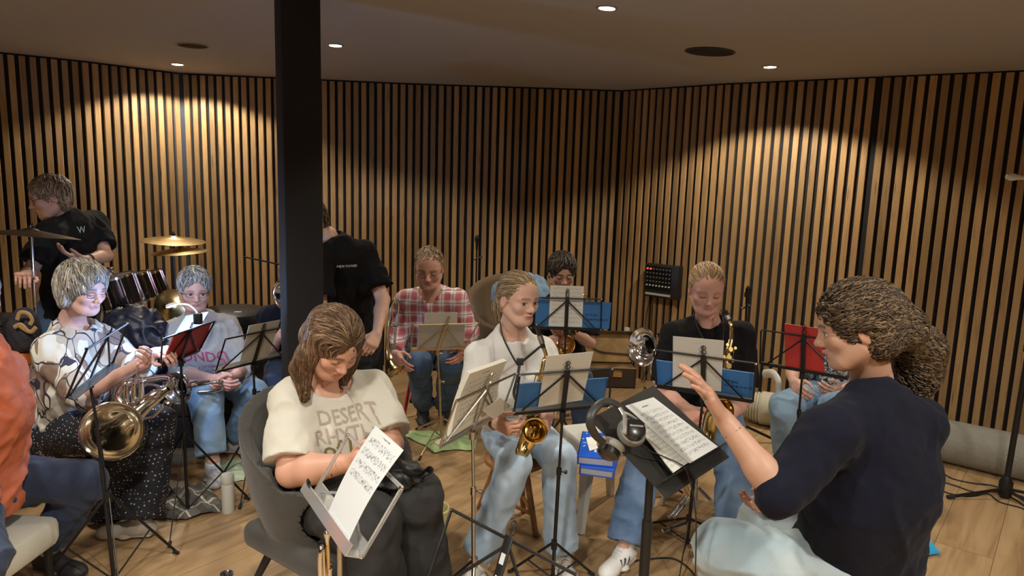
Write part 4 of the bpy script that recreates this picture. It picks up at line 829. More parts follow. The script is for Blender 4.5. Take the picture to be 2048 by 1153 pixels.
glasses(c, A, s, o['root'], mat('red_brown_wire', (.20, .05, .04), .35), hgt=.013)
# drummer ------------------------------------------------------
o = person('drummer', 'person with glasses in black t-shirt with pale letter, standing behind the drum kit', dict(
    head=(100, 396, 4.15), s=1.05, face=(-52, 14, -8), neck=(140, 444, 4.25), shA=(100, 470, 4.05), shB=(188, 448, 4.42), elA=(58, 548, 3.92), elB=(212, 512, 4.32), wrA=(48, 552, 3.64), wrB=(172, 520, 4.02),
    hipA=(112, 622, 4.28), hipB=(166, 618, 4.42), knA=(118, 735, 4.2), knB=(172, 735, 4.35), anA=('w', -2.88, 4.3, .1), anB=('w', -2.70, 4.45, .1), bulk=1.02, arm=.95, front=np.array([-.45, -.9, 0]),
    skin=(.56, .33, .24), eyes='down', brow=(.2, .14, .1), hdA=dict(side='R', to=(44, 545, 3.5), thumb=(62, 545, 3.52), curl=.6), hdB=dict(side='L', to=(148, 514, 3.98), thumb=(150, 524, 3.8), curl=.3),
    shirt=dict(m=BLACKT, sl=.72, e=.022, seed=103, hem=-.1, fold=.006, flare=.022), pants=dict(m=D_NAVY, seed=104, e=.014, h=.009), foot=dict(to=('w', -2.9, 3.7, 0), col=(.04, .04, .04)), fine=.0034, hfine=.0034))
mkshort(o, [(.26, .19, .12), (.34, .26, .17), (.20, .14, .09)], 1000, .05, .012, (.050, .036)); glasses(o['c'], o['A'], 1.05, o['root'], WIRE); P0['drummer'] = o
text_on(o['shmesh'], [('W', 0, 0, .055, 0)], at(168, 471, 4.25), np.array([1., 0, .1]), np.array([-.1, 0, 1.]), np.array([0, -1., .05]), mat('mint_print', (.30, .42, .38), .8), o['shirt'], near=(164, 466))
# person behind the conductor ------------------------------------------------------
o = person('behind', 'seated person in black and white patterned blouse and blue jeans, mostly hidden by the conductor', dict(
    head=(1688, 612, 4.1), s=1.0, face=(-12, 12, 0), neck=(1680, 665, 4.2), shA=(1628, 684, 4.18), shB=(1730, 684, 4.18), elA=(1585, 742, 4.14), elB=(1735, 755, 4.1), wrA=(1588, 766, 3.92), wrB=(1680, 784, 3.88),
    hipA=(1648, 788, 4.2), hipB=(1705, 788, 4.2), knA=(1568, 816, 3.80), knB=(1668, 820, 3.74), anA=('z', 1578, 925, .1), anB=('z', 1668, 940, .1), bulk=1.08, arm=1.0,
    skin=(.60, .37, .29), eyes='down', hdA=dict(side='R', to=(1600, 785, 3.82), thumb=(1610, 768, 3.82), curl=.6), hdB=dict(side='L', to=(1652, 786, 3.80), thumb=(1660, 770, 3.78), curl=.6),
    extra=[(0, .55, .05, (.16, .09, .10))], shirt=dict(m=FLORAL, sl=.8, e=.024, seed=113, hem=-.1, fold=.006, name='blouse', flare=.02), pants=dict(m=D_BLUE, seed=114, e=.018, cuffw=.066), foot=dict(toA=('z', 1562, 960, 0), toB=('z', 1652, 985, 0), to=0, col=(.5, .5, .5)), fine=.0045, hfine=.0034))
mkshort(o, [(.50, .48, .44), (.60, .58, .55)], 600, .05, .016, (.052, .04)); P0['behind'] = o
# orange shirt, far left ------------------------------------------------------
o = person('orange', 'person in orange shirt and dark jeans seated on the white bench at the left edge', dict(
    head=(-62, 590, 2.5), s=1.05, face=(75, 10, 0), neck=(-66, 690, 2.5), shA=(-92, 760, 2.30), shB=(-6, 748, 2.62), elA=(-70, 930, 2.14), elB=(-10, 905, 2.56), wrA=(-30, 1020, 2.2), wrB=(-30, 960, 2.56),
    hipA=(-85, 978, 2.36), hipB=(-28, 965, 2.60), knA=(-40, 1120, 2.05), knB=(172, 962, 2.70), anA=('w', -1.75, 1.9, .1), anB=('z', 96, 1090, .12), bulk=1.16, arm=1.05, front=np.array([.9, -.2, 0]),
    skin=(.58, .33, .25), eyes='open', hdB=dict(side='L', to=(-2, 990, 2.5), thumb=(-10, 970, 2.46), curl=.4), shirt=dict(m=ORANGE, slA=1.85, slB=.9, e=.03, seed=123, hem=-.2, fold=.009, name='shirt', ff=(9, 9, 7)), pants=dict(m=D_DARK, seed=124, e=.012, cuffw=.062, len=.86, fold=.007), foot=dict(toB=('z', 175, 1160, 0), toA=('w', -1.6, 2.2, 0), to=0, col=(.02, .02, .022), sole=(.04, .04, .04), laces=(.02, .02, .02)), fine=.0045, hfine=.004))
mkshort(o, [(.3, .3, .3), (.4, .4, .4)], 500, .04, .01); g = o['g']; P0['orange'] = o
S = SDF(); S.cone(lerp(g['knB'], g['anB'], .80), g['anB']-np.array([0, 0, .02]), .044, .040, .01); sdfobj('sock', S, .006, mat('grey_sock', (.42, .44, .45), .9, bump=.3, bscale=150), o['root'])
# print on the cream shirt
o = P0['cream']; TAN = mat('tan_print', (.40, .34, .27), .8); u, v = o['lat'], o['up']; ce = at(690, 815, 2.35); ce = o['T'](.93, .15, .01)
text_on(o['shmesh'], [('DESERT', 0, .0, .068, .06), ('RHYTHM', 0, -.058, .068, .06)], ce, u, v, o['fr'], TAN, o['shirt'])
text_on(o['shmesh'], [('of Love', .02, -.105, .085, .10)], ce, u, v, o['fr'], mat('gold_print', (.20, .16, .06), .8), o['shirt'])
text_on(o['shmesh'], [('WHERE THE MUSIC PLAYS', -.01, -.150, .016, .0), ('UNDER THE OPEN SKY', -.01, -.170, .016, .0)], ce, u, v, o['fr'], mat('dark_print', (.10, .09, .07), .8), o['shirt'])
b = MB(); cc = ce+o['up']*.115; bv = BVHTree.FromPolygons([tuple(map(float, q)) for q in o['shmesh'][0]], [tuple(map(int, q)) for q in o['shmesh'][1]]); V = []
for x_, y_ in ((0, .045), (-.025, -.01), (.03, -.01), (-.05, -.01), (.055, -.01), (0, -.035)):
    P = cc+u*x_+v*y_+o['fr']*.3; h_ = bv.ray_cast(Vector(P), Vector(-o['fr']), .7); V.append(np.array(h_[0])+o['fr']*.0025 if h_[0] is not None else cc)
b.add(V, [(0, 1, 2), (3, 5, 1), (1, 5, 2), (2, 5, 4)], 0, True); b.build('sun_print', TAN, o['shirt'])
# ---------------------------------------------------------------- music stands
BLKM = mat('black_metal', (.018, .018, .018), .38, metal=.4); NICK = mat('nickel_tube', (.50, .47, .42), .28, metal=1); BRONZE = mat('brass_wire', (.55, .42, .26), .35, metal=.8); CHROME = mat('chrome', (.75, .75, .77), .12, metal=1); RUB = mat('black_rubber', (.015, .015, .015), .7)
def ink(nt, c, uv, ns=9, m0=.09, m1=.93, a=.75, paper=None, top=.84):
    """staves and notes from the sheet's own UV"""
    sx = node(nt, 'ShaderNodeSeparateXYZ'); nt.links.new(uv, sx.inputs[0]); u, v = sx.outputs[0], sx.outputs[1]
    s = mathn(nt, 'MULTIPLY', mathn(nt, 'SUBTRACT', top, v), ns/(top-.06)); row = mathn(nt, 'FLOOR', s); f = mathn(nt, 'FRACT', s)
    inx = mathn(nt, 'MULTIPLY', mathn(nt, 'GREATER_THAN', u, m0), mathn(nt, 'LESS_THAN', u, m1)); iny = mathn(nt, 'MULTIPLY', mathn(nt, 'GREATER_THAN', s, 0), mathn(nt, 'LESS_THAN', s, ns))
    band = mathn(nt, 'MULTIPLY', mathn(nt, 'GREATER_THAN', f, .18), mathn(nt, 'LESS_THAN', f, .62)); ln = mathn(nt, 'LESS_THAN', mathn(nt, 'FRACT', mathn(nt, 'MULTIPLY', mathn(nt, 'SUBTRACT', f, .18), 11.0)), .22)
    staff = mathn(nt, 'MULTIPLY', mathn(nt, 'MULTIPLY', band, ln), .55)
    cb = node(nt, 'ShaderNodeCombineXYZ'); nt.links.new(mathn(nt, 'MULTIPLY', u, 46.0), cb.inputs[0]); nt.links.new(mathn(nt, 'MULTIPLY', s, 3.2), cb.inputs[1])
    vo = node(nt, 'ShaderNodeTexVoronoi'); vo.inputs['Scale'].default_value = 1; nt.links.new(cb.outputs[0], vo.inputs['Vector']); nb = mathn(nt, 'MULTIPLY', mathn(nt, 'LESS_THAN', vo.outputs['Distance'], .36), mathn(nt, 'MULTIPLY', mathn(nt, 'GREATER_THAN', f, .08), mathn(nt, 'LESS_THAN', f, .74)))
    cb2 = node(nt, 'ShaderNodeCombineXYZ'); nt.links.new(mathn(nt, 'FLOOR', mathn(nt, 'MULTIPLY', u, 70.0)), cb2.inputs[0]); nt.links.new(mathn(nt, 'FLOOR', mathn(nt, 'MULTIPLY', v, 60)), cb2.inputs[1]); wn = node(nt, 'ShaderNodeTexWhiteNoise', noise_dimensions='2D'); nt.links.new(cb2.outputs[0], wn.inputs['Vector'])
    ttl = mathn(nt, 'MULTIPLY', mathn(nt, 'COMPARE', v, top+.07, .012), mathn(nt, 'MULTIPLY', mathn(nt, 'COMPARE', u, .5, .13), mathn(nt, 'GREATER_THAN', wn.outputs[0], .35)))
    k = mathn(nt, 'MAXIMUM', mathn(nt, 'MULTIPLY', mathn(nt, 'MULTIPLY', mathn(nt, 'MAXIMUM', staff, nb), inx), iny), ttl)
    return mixc(nt, mathn(nt, 'MULTIPLY', k, a), c, (.05, .05, .055))
def papermat(name, col=(.66, .68, .67), ns=9, top=.84, music=True, a=.75):
    def fn(nt, b, tc):
        uv = node(nt, 'ShaderNodeUVMap')
        if music: nt.links.new(ink(nt, col, uv.outputs[0], ns, top=top, a=a), b.inputs['Base Color'])
        else: b.inputs['Base Color'].default_value = (*col, 1)
    return mat(name, col, .7, fn=fn)
PAP = papermat('music_paper', ns=10); PAPF = papermat('music_paper_short', ns=4, top=.86); PAPB = papermat('paper_back', (.66, .65, .59), music=True, a=.10); PAPP = papermat('music_paper_cream', (.62, .59, .50), ns=9, a=.6); PLAINP = papermat('plain_paper', (.80, .80, .76), music=False)
# the last half of the short paper is blank: four staves only (set by scale below)
def thinfn(nt, b, tc):
    t = node(nt, 'ShaderNodeBsdfTranslucent'); t.inputs[0].default_value = (.75, .78, .80, 1); m_ = node(nt, 'ShaderNodeMixShader'); m_.inputs[0].default_value = .55; o = next(n for n in nt.nodes if n.type == 'OUTPUT_MATERIAL')
    nt.links.new(b.outputs[0], m_.inputs[1]); nt.links.new(t.outputs[0], m_.inputs[2]); nt.links.new(m_.outputs[0], o.inputs[0])
THINP = mat('thin_paper', (.72, .74, .75), .7, fn=thinfn)
BLUEF = mat('blue_folder', (.030, .155, .42), .45, spec=.6); REDF = mat('red_folder', (.48, .035, .030), .45); INKM = mat('dark_blue_ink', (.01, .03, .10), .6)
def rect(c, name='x'): return c
class Desk:
    def __init__(s, TL, TR, BR, BL):
        s.c = [np.array(q, float) for q in (TL, TR, BR, BL)]; s.n = nrm(np.cross(s.c[1]-s.c[0], s.c[3]-s.c[0]))
        if s.n[1] < 0: s.n = -s.n                     # towards the player (away from the camera)
        s.c[2] = s.c[2]-s.n*((s.c[2]-s.c[0])@s.n); s.cam = np.array([0, 0, H])
    def at(s, px, py, off=.006):
        v = RC@np.array([(px-CX)/F, -(py-CY)/F, -1.0]); P = s.c[0]+s.n*off; t = ((P-s.cam)@s.n)/(v@s.n); return s.cam+v*t
    def sheet(s, name, q, m, off, label, cat, th=.0012, bend=0, group=None, flip=False, curl=0):
        P = [s.at(x, y, off) for x, y in q]
        e = nrm(s.c[1]-s.c[0]); e3 = nrm(s.c[2]-s.c[3]); upv = nrm(np.cross(s.n, e3)); upv = upv if upv[2] > 0 else -upv
        for k in (2, 3): P[k] = P[k]+upv*max(0, .0032-(P[k]-s.c[3])@upv)      # the lower edge stands on the ledge, not in it
        b = MB().sheet(*P, th=th, bend=bend, curl=curl); return tag(b.build(name, m), label, cat, group)
GST = 'folding wire music stands'
def stand(label, TL, TR, BR, BL, foot, m=None, r=.0042, hubz=.32, spread=.27, rot=0, hh=None, mastw=.021, clip=True, group=None, plate=None, open_=True, lean=None, lz=0, scissor=True):
    m = m or BLKM; D = Desk(TL, TR, BR, BL); TL, TR, BR, BL = D.c; fx, fy = foot; root = empty('music_stand', (fx, fy, 0), label, 'music stand', group)
    hub = (TL+TR)/2; bot = (BL+BR)/2; n = D.n; up = nrm(hub-bot); lat = nrm(TR-TL)
    b = MB()
    bar = lambda p, q, w=r: b.tube([p, q], w, 6)
    bar(TL, hub); bar(hub, TR); bar(TL, BL); bar(TR, BR)
    if scissor: bar(hub-up*.012, lerp(BL, bot, .16)+up*.004); bar(hub-up*.012, lerp(BR, bot, .16)+up*.004)
    b.build('desk_frame', m, root)
    lg = MB(); lg.box((BL+BR)/2+n*.012, (np.linalg.norm(BR-BL), .030, .004), [lat, n, up]); lg.box((BL+BR)/2-up*.0-n*.002, (np.linalg.norm(BR-BL), .003, .016), [lat, n, up]); lg.build('ledge', m, root, smooth=False)
    mb = MB(); mb.box(lerp(bot, hub, .5)-n*.004, (mastw, .005, np.linalg.norm(hub-bot)+.02), [lat, n, up], bev=.001); pl = mb.build('mast_plate', m, root)
    rv = MB()
    for q in (TL, TR, BL, BR): MB().lathe([(0, .004), (.004, .003), (.005, 0), (.0, 0)], q-n*.004, -n, 10).build('rivet', CHROME if m is not BRONZE else m, root)
    if clip:
        q = hub+up*.012; cb = MB()
        for g in (-1, 1): cb.tube(arc([q+lat*g*.002, q+lat*g*.011+up*.010, q+lat*g*.004+up*.022, q+lat*g*.010+up*.034, q+lat*g*.002+up*.043], 4), .0018, 5)
        cb.tube([q-lat*.003, q+up*.044], .0016, 5); cb.build('page_clip', m, root)
    top = bot-up*.01+n*(-.004); kn = np.array([fx, fy, 0]); zt = top[2]
    col = MB(); col.tube([top, top+np.array([0, 0, -.03])], .013, 10); col.tube([top+lat*.03+np.array([0, 0, -.018]), top+np.array([0, 0, -.018])], .006, 8); col.build('swivel', m, root)
    tp = np.array([top[0], top[1], top[2]-.02]); j1 = lerp(tp, kn+np.array([0, 0, hubz]), .42); j2 = lerp(tp, kn+np.array([0, 0, hubz]), .72); base = kn+np.array([0, 0, .05])
    MB().tube([tp, j2], r*1.35, 10).build('upper_pole', m, root); MB().tube([j1, base], r*1.9, 10).build('lower_pole', m, root)
    cl = MB(); cl.tube([j1+np.array([0, 0, .015]), j1-np.array([0, 0, .015])], r*2.6, 10); cl.tube([j1, j1+np.array([.026, -.008, 0])], .004, 8); cl.lathe([(0, .034), (.008, .034), (.008, .024), (0, .024)], j1, (1, -.3, 0), 10); cl.build('collar', m, root)
    hb = kn+np.array([0, 0, hubz]); hc = MB(); hc.tube([hb+np.array([0, 0, .02]), hb-np.array([0, 0, .02])], r*3, 10); hc2 = MB(); hc2.tube([base+np.array([0, 0, .012]), base-np.array([0, 0, .012])], r*2.8, 10); hc2.build('brace_hub', m, root); hc.build('tripod_hub', m, root)
    for k in range(3):
        a = rot+k*2*math.pi/3; d = np.array([math.cos(a), math.sin(a), 0]); t = np.array([-d[1], d[0], 0]); p0 = hb+d*.012; p1 = kn+d*spread+np.array([0, 0, .010]); lgm = MB(); lgm.tube([p0, p1], r*1.15, 6, flat=(1.3, .6)); lo = lgm.build('leg', m, root)
        MB().tube([p1-d*.02+np.array([0, 0, .012]), p1+d*.004-np.array([0, 0, .003])], r*1.9, 8).build('rubber_foot', RUB, lo)
        MB().tube([base+d*.012, lerp(p0, p1, .56)], r*.9, 6).build('brace', m, root)
    return root, D
Z4 = lambda zt, zb, tl, tr, br, bl: (atz(*tl, zt), atz(*tr, zt), atz(*br, zb), atz(*bl, zb))
R_ = math.radians
# 1 left foreground, open and empty
c = Z4(1.06, .87, (174, 699), (256, 647), (222, 726), (134, 795)); f = at(212, 900, 2.62); s1, d1 = stand('empty black wire music stand in front of the silver baritone horn', *c, foot=(f[0], f[1]), r=.0042, hubz=.40, spread=.30, rot=R_(-55), group=GST)
# 2 red folder with lamp
c = Z4(.97, .80, (325, 679), (430, 643), (401, 704), (321, 734)); f = at(370, 900, 3.24); s2, d2 = stand('black wire music stand with red folder and glowing clip lamp', *c, foot=(f[0], f[1]), hubz=.42, spread=.30, rot=R_(-80), group=GST)
d2.sheet('folder', [(349, 671), (424, 645), (397, 707), (323, 733)], REDF, .0058, 'red folder on the music stand with the clip lamp', 'folder', th=.006)
d2.sheet('sheet_music', [(372, 632), (417, 624), (402, 650), (350, 668)], THINP, .014, 'blue-lit sheet of paper above the red folder, under the clip lamp', 'sheet music')
# 3
c = Z4(.90, .72, (451, 679), (592, 650), (569, 705), (432, 742)); f = at(510, 800, 3.60); s3, d3 = stand('black wire music stand with a single white sheet, left of the pillar', *c, foot=(f[0], f[1]), hubz=.36, rot=R_(32), group=GST)
d3.sheet('sheet_music', [(498, 652), (561, 640), (537, 713), (479, 729)], PAPB, .006, 'white sheet seen from behind on the stand left of the pillar', 'sheet music')
# 4 brass coloured
c = Z4(.82, .65, (827, 651), (957, 647), (931, 700), (822, 702)); f = at(884, 800, 4.30); s4, d4 = stand('pale brass-coloured wire music stand in front of the person in plaid', *c, foot=(f[0], f[1]), m=BRONZE, hubz=.17, spread=.30, rot=R_(-110), group=GST)
d4.sheet('folder', [(837, 652), (930, 650), (927, 699), (833, 700)], mat('grey_card', (.45, .43, .38), .7), .006, 'grey card folder on the brass-coloured stand', 'folder', th=.004)
d4.sheet('sheet_music', [(849, 627), (915, 625), (914, 690), (847, 690)], PAPB, .012, 'white sheet rising above the grey folder on the brass-coloured stand', 'sheet music')
# 5 with the sheaf
c = Z4(.95, .78, (913, 802), (1031, 748), (995, 824), (880, 892)); f = at(952, 1000, 2.53); s5, d5 = stand('nickel music stand with a thick sheaf of music, left of the girl', *c, foot=(f[0], f[1]), m=NICK, hubz=.22, spread=.20, rot=R_(30), group=GST, mastw=.014, r=.0045)
d5.sheet('sheet_music', [(940, 748), (1014, 722), (992, 818), (900, 880)], PAPP, .0058, 'thick sheaf of cream music pages on the nickel stand', 'sheet music', th=.018, bend=.012)
d5.sheet('sheet_music', [(1000, 796), (1022, 812), (988, 842), (965, 822)], PAPP, -.012, 'loose corner of paper below the sheaf on the nickel stand', 'sheet music')
# 6 in front of the girl
c = Z4(.98, .80, (1040, 750), (1224, 737), (1210, 800), (1028, 824)); f = at(1112, 1000, 2.72); s6, d6 = stand('black wire music stand with blue folder and white sheet in front of the girl', *c, foot=(f[0], f[1]), hubz=.20, spread=.21, rot=R_(150), group=GST)
d6.sheet('folder', [(1034, 769), (1217, 757), (1208, 800), (1030, 820)], BLUEF, .012, 'blue folder on the music stand in front of the girl', 'folder', th=.005)
d6.sheet('sheet_music', [(1093, 713), (1187, 704), (1165, 801), (1076, 815)], PAPB, .0058, 'white sheet seen from behind on the stand in front of the girl', 'sheet music')
# 7 back
c = Z4(1.02, .84, (1066, 595), (1203, 599), (1201, 659), (1062, 656)); f = at(1128, 750, 3.97); s7, d7 = stand('rear black wire music stand with open blue folder, left of the tan case', *c, foot=(f[0], f[1]), hubz=.3, spread=.20, rot=R_(30), group=GST)
d7.sheet('folder', [(1072, 597), (1223, 606), (1218, 662), (1070, 655)], BLUEF, .012, 'wide open blue folder on the rear music stand', 'folder', th=.005)
d7.sheet('sheet_music', [(1101, 571), (1168, 573), (1164, 655), (1097, 653)], papermat('music_paper_rear', (.70, .70, .66), ns=9, a=.45, top=.97), .0058, 'white sheet with faint staves on the rear music stand', 'sheet music')
# 8 sax player right
c = Z4(.98, .80, (1308, 700), (1512, 728), (1508, 798), (1313, 771)); f = at(1384, 950, 3.06); s8, d8 = stand('black wire music stand with dark blue folder in front of the person in the v-neck', *c, foot=(f[0], f[1]), hubz=.16, spread=.29, rot=R_(250), group=GST)
d8.sheet('folder', [(1312, 721), (1510, 748), (1506, 797), (1314, 770)], BLUEF, .012, 'blue folder on the stand in front of the person in the v-neck', 'folder', th=.005)
d8.sheet('sheet_music', [(1346, 673), (1448, 682), (1442, 784), (1345, 773)], PAPB, .0058, 'white sheet seen from behind on the stand in front of the v-neck', 'sheet music')
# 9 red book
c = Z4(.98, .80, (1522, 660), (1700, 686), (1691, 765), (1520, 728)); f = at(1597, 850, 3.48); s9, d9 = stand('black wire music stand with red book, right of the person in the v-neck', *c, foot=(f[0], f[1]), hubz=.3, rot=R_(40), group=GST)
d9.sheet('folder', [(1569, 648), (1641, 658), (1649, 752), (1570, 738)], REDF, .006, 'red book on the music stand beside the conductor head', 'book', th=.008)
# 11 low stand in the foreground
TL, TR = atz(903, 1020, .68), atz(1157, 1153, .68); BL = atz(852, 1172, .50); BR = BL+(TR-TL); f = (BL+BR)/2+np.array([.03, .03, 0]); s11, d11 = stand('low empty black music stand in the front, its desk open and folded low', TL, TR, BR, BL, foot=(f[0], f[1]), hubz=.14, spread=.25, rot=R_(30), mastw=.030, r=.0050, group=GST)
mp = next(o for o in s11.children if o.name.startswith('mast_plate')); hb, bt = (TL+TR)/2, (BL+BR)/2; up = nrm(hb-bt); la = nrm(TR-TL); n = -nrm(np.cross(la, up)); n = n if n[1] < 0 else -n; SIL = mat('silver_print', (.55, .56, .57), .5)
MB().box(hb-up*.055+n*.0078, (.016, .0012, .030), [la, n, up]).build('sticker', SIL, mp)
# text on the folders
def flat_text(tx, P, u, v, size, m, parent, name='lettering', n=None, align='LEFT', ext=0):
    cu = bpy.data.curves.new('letters', 'FONT'); cu.body = tx; cu.size = size; cu.align_x = align; cu.offset = size*.01; cu.resolution_u = 2
    o = bpy.data.objects.new('letters', cu); COL.objects.link(o); dg = bpy.context.evaluated_depsgraph_get(); me = bpy.data.meshes.new_from_object(o.evaluated_get(dg)); bpy.data.objects.remove(o)
    P, u, v = np.array(P), nrm(u), nrm(v); n = np.cross(u, v) if n is None else n
    for q in me.vertices: q.co = Vector(P+u*q.co.x+v*q.co.y+n*.0006)
    return link(name, me, m, parent, False)
def on_folder(D, tx, px, py, size, off, parent, m=None):
    P = D.at(px, py, off); la = nrm(D.c[1]-D.c[0]); up = nrm(D.c[0]-D.c[3]); flat_text(tx, P, la, up, size, m or INKM, parent, n=-D.n)
fol = [o for o in bpy.data.objects if o.name.startswith('folder')]
def near(l): return next(o for o in bpy.data.objects if o.get('label') == l)
on_folder(d7, 'DE TE BAS', 1170, 632, .016, .0112, near('wide open blue folder on the rear music stand')); on_folder(d7, 'HARMONIE B.A.N.D', 1169, 641, .016, .0112, near('wide open blue folder on the rear music stand'))
on_folder(d8, 'TE BAS', 1450, 764, .018, .0112, near('blue folder on the stand in front of the person in the v-neck')); on_folder(d8, 'H A R M O N I E', 1449, 772, .016, .0112, near('blue folder on the stand in front of the person in the v-neck'))
flat_text('B', hb-up*.125+n*.0078, la, up, .034, SIL, mp, n=n, align='CENTER')
# 12 acrylic desk
ACR = mat('clear_acrylic', (.75, .78, .78), .12, trans=.75, spec=.6)
L1, L2, HH, RR = atz(630, 984, .70), atz(724, 1115, .70), atz(697, 871, .90), atz(804, 977, .90); root = empty('music_stand', (*((L1+L2)/2)[:2], 0), 'clear acrylic music stand with a tilted music sheet in front of the cream t-shirt', 'music stand')
nn = nrm(np.cross(L2-L1, HH-L1)); nn = nn if nn[1] < 0 else -nn; la = nrm(L2-L1); up = nrm(HH-L1); b = MB()
for p, q in ((L1, HH), (HH, RR), (RR, L2)): b.box((p+q)/2, (np.linalg.norm(q-p), .009, .009), [nrm(q-p), nn, np.cross(nrm(q-p), nn)], bev=.001)
M0 = lerp((L1+L2)/2, (HH+RR)/2, .45)
for p in (L1, L2): b.box((p+M0)/2, (np.linalg.norm(M0-p), .008, .008), [nrm(M0-p), nn, np.cross(nrm(M0-p), nn)], bev=.001)
b.build('desk_frame', ACR, root); b = MB(); b.box((L1+L2)/2+nn*.022-up*.004, (np.linalg.norm(L2-L1), .05, .004), [la, nn, up]); b.box((L1+L2)/2+nn*.046+up*.014, (np.linalg.norm(L2-L1), .004, .04), [la, nn, up]); b.box((L1+L2)/2+up*.02, (np.linalg.norm(L2-L1), .004, .045), [la, nn, up]); b.build('ledge', ACR, root, smooth=False)
for q in (L1, L2, HH, RR): MB().lathe([(0, .008), (.005, .007), (.006, 0), (0, 0)], q, nn, 10).build('rivet', CHROME, root)
c0 = (L1+L2)/2-nn*.01; MB().tube([c0, (c0[0], c0[1], .03)], .008, 10).build('pole', NICK, root)
for k in range(3): d = np.array([math.cos(.4+k*2.094), math.sin(.4+k*2.094), 0]); MB().tube([(c0[0], c0[1], .16), np.array([c0[0], c0[1], .01])+d*.25], .006, 6).build('leg', NICK, root)
b = MB(); q = L1+la*.03+nn*.05+up*.03
for k in range(3):
    for g in (-1, 1): b.tube(arc([q+la*(.010*k), q+la*(.010*k+g*.009)+up*.012+nn*.004, q+la*.010*k+up*.024+nn*.008], 4), .0017, 5)
b.build('page_clip', BLKM, root)
D12 = Desk(HH, RR, L2, L1); D12.n = nn; D12.c[0] = L1
b = MB().sheet(D12.at(751, 852, .010), D12.at(807, 901, .010), D12.at(694, 1090, .040), D12.at(651, 1039, .040), bend=-.012, ny=20); o = b.build('sheet_music', papermat('music_paper_four', (.58, .61, .62), ns=4, top=.86, a=.85)); tag(o, 'long white music sheet on the clear acrylic stand', 'sheet music')
# blank lower half: shrink the printed staves to the upper half through the sheet UV
uvl = o.data.uv_layers[0].data
for l in uvl: l.uv = (l.uv[0], 1-(1-l.uv[1])*1.75 if l.uv[1] > .47 else -.5)
# 10 conductor's solid black desk
A_, B_, C_, D_q = atz(1307, 771, .98), atz(1441, 896, .80), atz(1313, 975, .80), atz(1180, 838, .98)
f = at(1312, 1100, 2.22); cen = (A_+B_+C_+D_q)/4; root = empty('conductor_stand', (cen[0], cen[1], 0), 'large solid black conductor music stand holding headphones and scores', 'music stand'); nn = nrm(np.cross(B_-C_, A_-B_)); nn = nn if nn[2] > 0 else -nn; la = nrm(B_-C_); up = np.cross(nn, la); up = up if up[2] > 0 else -up
BLKS = mat('black_painted_steel', (.020, .020, .019), .5, bump=.05, bscale=300); b = MB(); b.sheet(D_q, A_, B_, C_, th=.004, nx=2, ny=2); b.build('desk_plate', BLKS, root, smooth=False); cn = nn
b = MB(); b.box((B_+C_)/2+nn*.016-up*.001, (np.linalg.norm(B_-C_), .003, .034), [la, up, nn]); b.box((B_+C_)/2-up*.02+nn*(-.002), (np.linalg.norm(B_-C_), .045, .003), [la, up, nn]); b.build('ledge', BLKS, root, smooth=False)
fz = C_*.62+B_*.08+cen*.30; fz[2] = 0; tp = cen-nn*.02; b = MB(); b.tube([(tp[0]-.02, tp[1]-.08, tp[2]-.04), (tp[0]-.02, tp[1]-.08, .45)], .013, 14); b.build('upper_pole', BLKM, root); b = MB(); b.tube([(tp[0]-.02, tp[1]-.08, .62), (tp[0]-.02, tp[1]-.08, .04)], .017, 14); b.build('lower_pole', BLKM, root)
MB().box(tp+np.array([-.01, -.04, -.02]), (.06, .10, .03), bev=.006).build('tilt_bracket', BLKM, root)
for k in range(3): d = np.array([math.cos(.2+k*2.094), math.sin(.2+k*2.094), 0]); q = np.array([tp[0]-.02, tp[1]-.08, 0]); MB().tube([q+np.array([0, 0, .09]), q+d*.3+np.array([0, 0, .012])], .010, 8).build('leg', BLKM, root)
DC = Desk(D_q, A_, B_, C_); DC.n = cn
def onp(name, q, m, off, label, cat, th=.0015, **k): P = [DC.at(x, y, off) for x, y in q]; return tag(MB().sheet(*P, th=-th, **k).build(name, m), label, cat)
onp('sheet_music', [(1275, 852), (1305, 845), (1378, 925), (1347, 946)], papermat('music_paper_score', (.70, .72, .66), ns=9, a=.5), .006, 'spiral-bound score with greenish pages beside the headphones', 'score', th=-.004)
onp('sheet_music', [(1251, 812), (1307, 795), (1436, 894), (1380, 927)], PAP, .013, 'white music sheets lying in front on the conductor stand', 'sheet music', th=-.002)
b = MB(); P, Q = DC.at(1292, 895, .010), DC.at(1343, 945, .010)
for k in range(26): c = lerp(P, Q, k/25); b.tube([c+.004*(math.cos(t)*nrm(np.cross(nrm(Q-P), cn))+math.sin(t)*cn) for t in np.linspace(0, 2*math.pi, 9)[:-1]], .0007, 4, close=True)
b.build('spiral_binding', mat('black_wire', (.02, .02, .02), .4), near('spiral-bound score with greenish pages beside the headphones'))
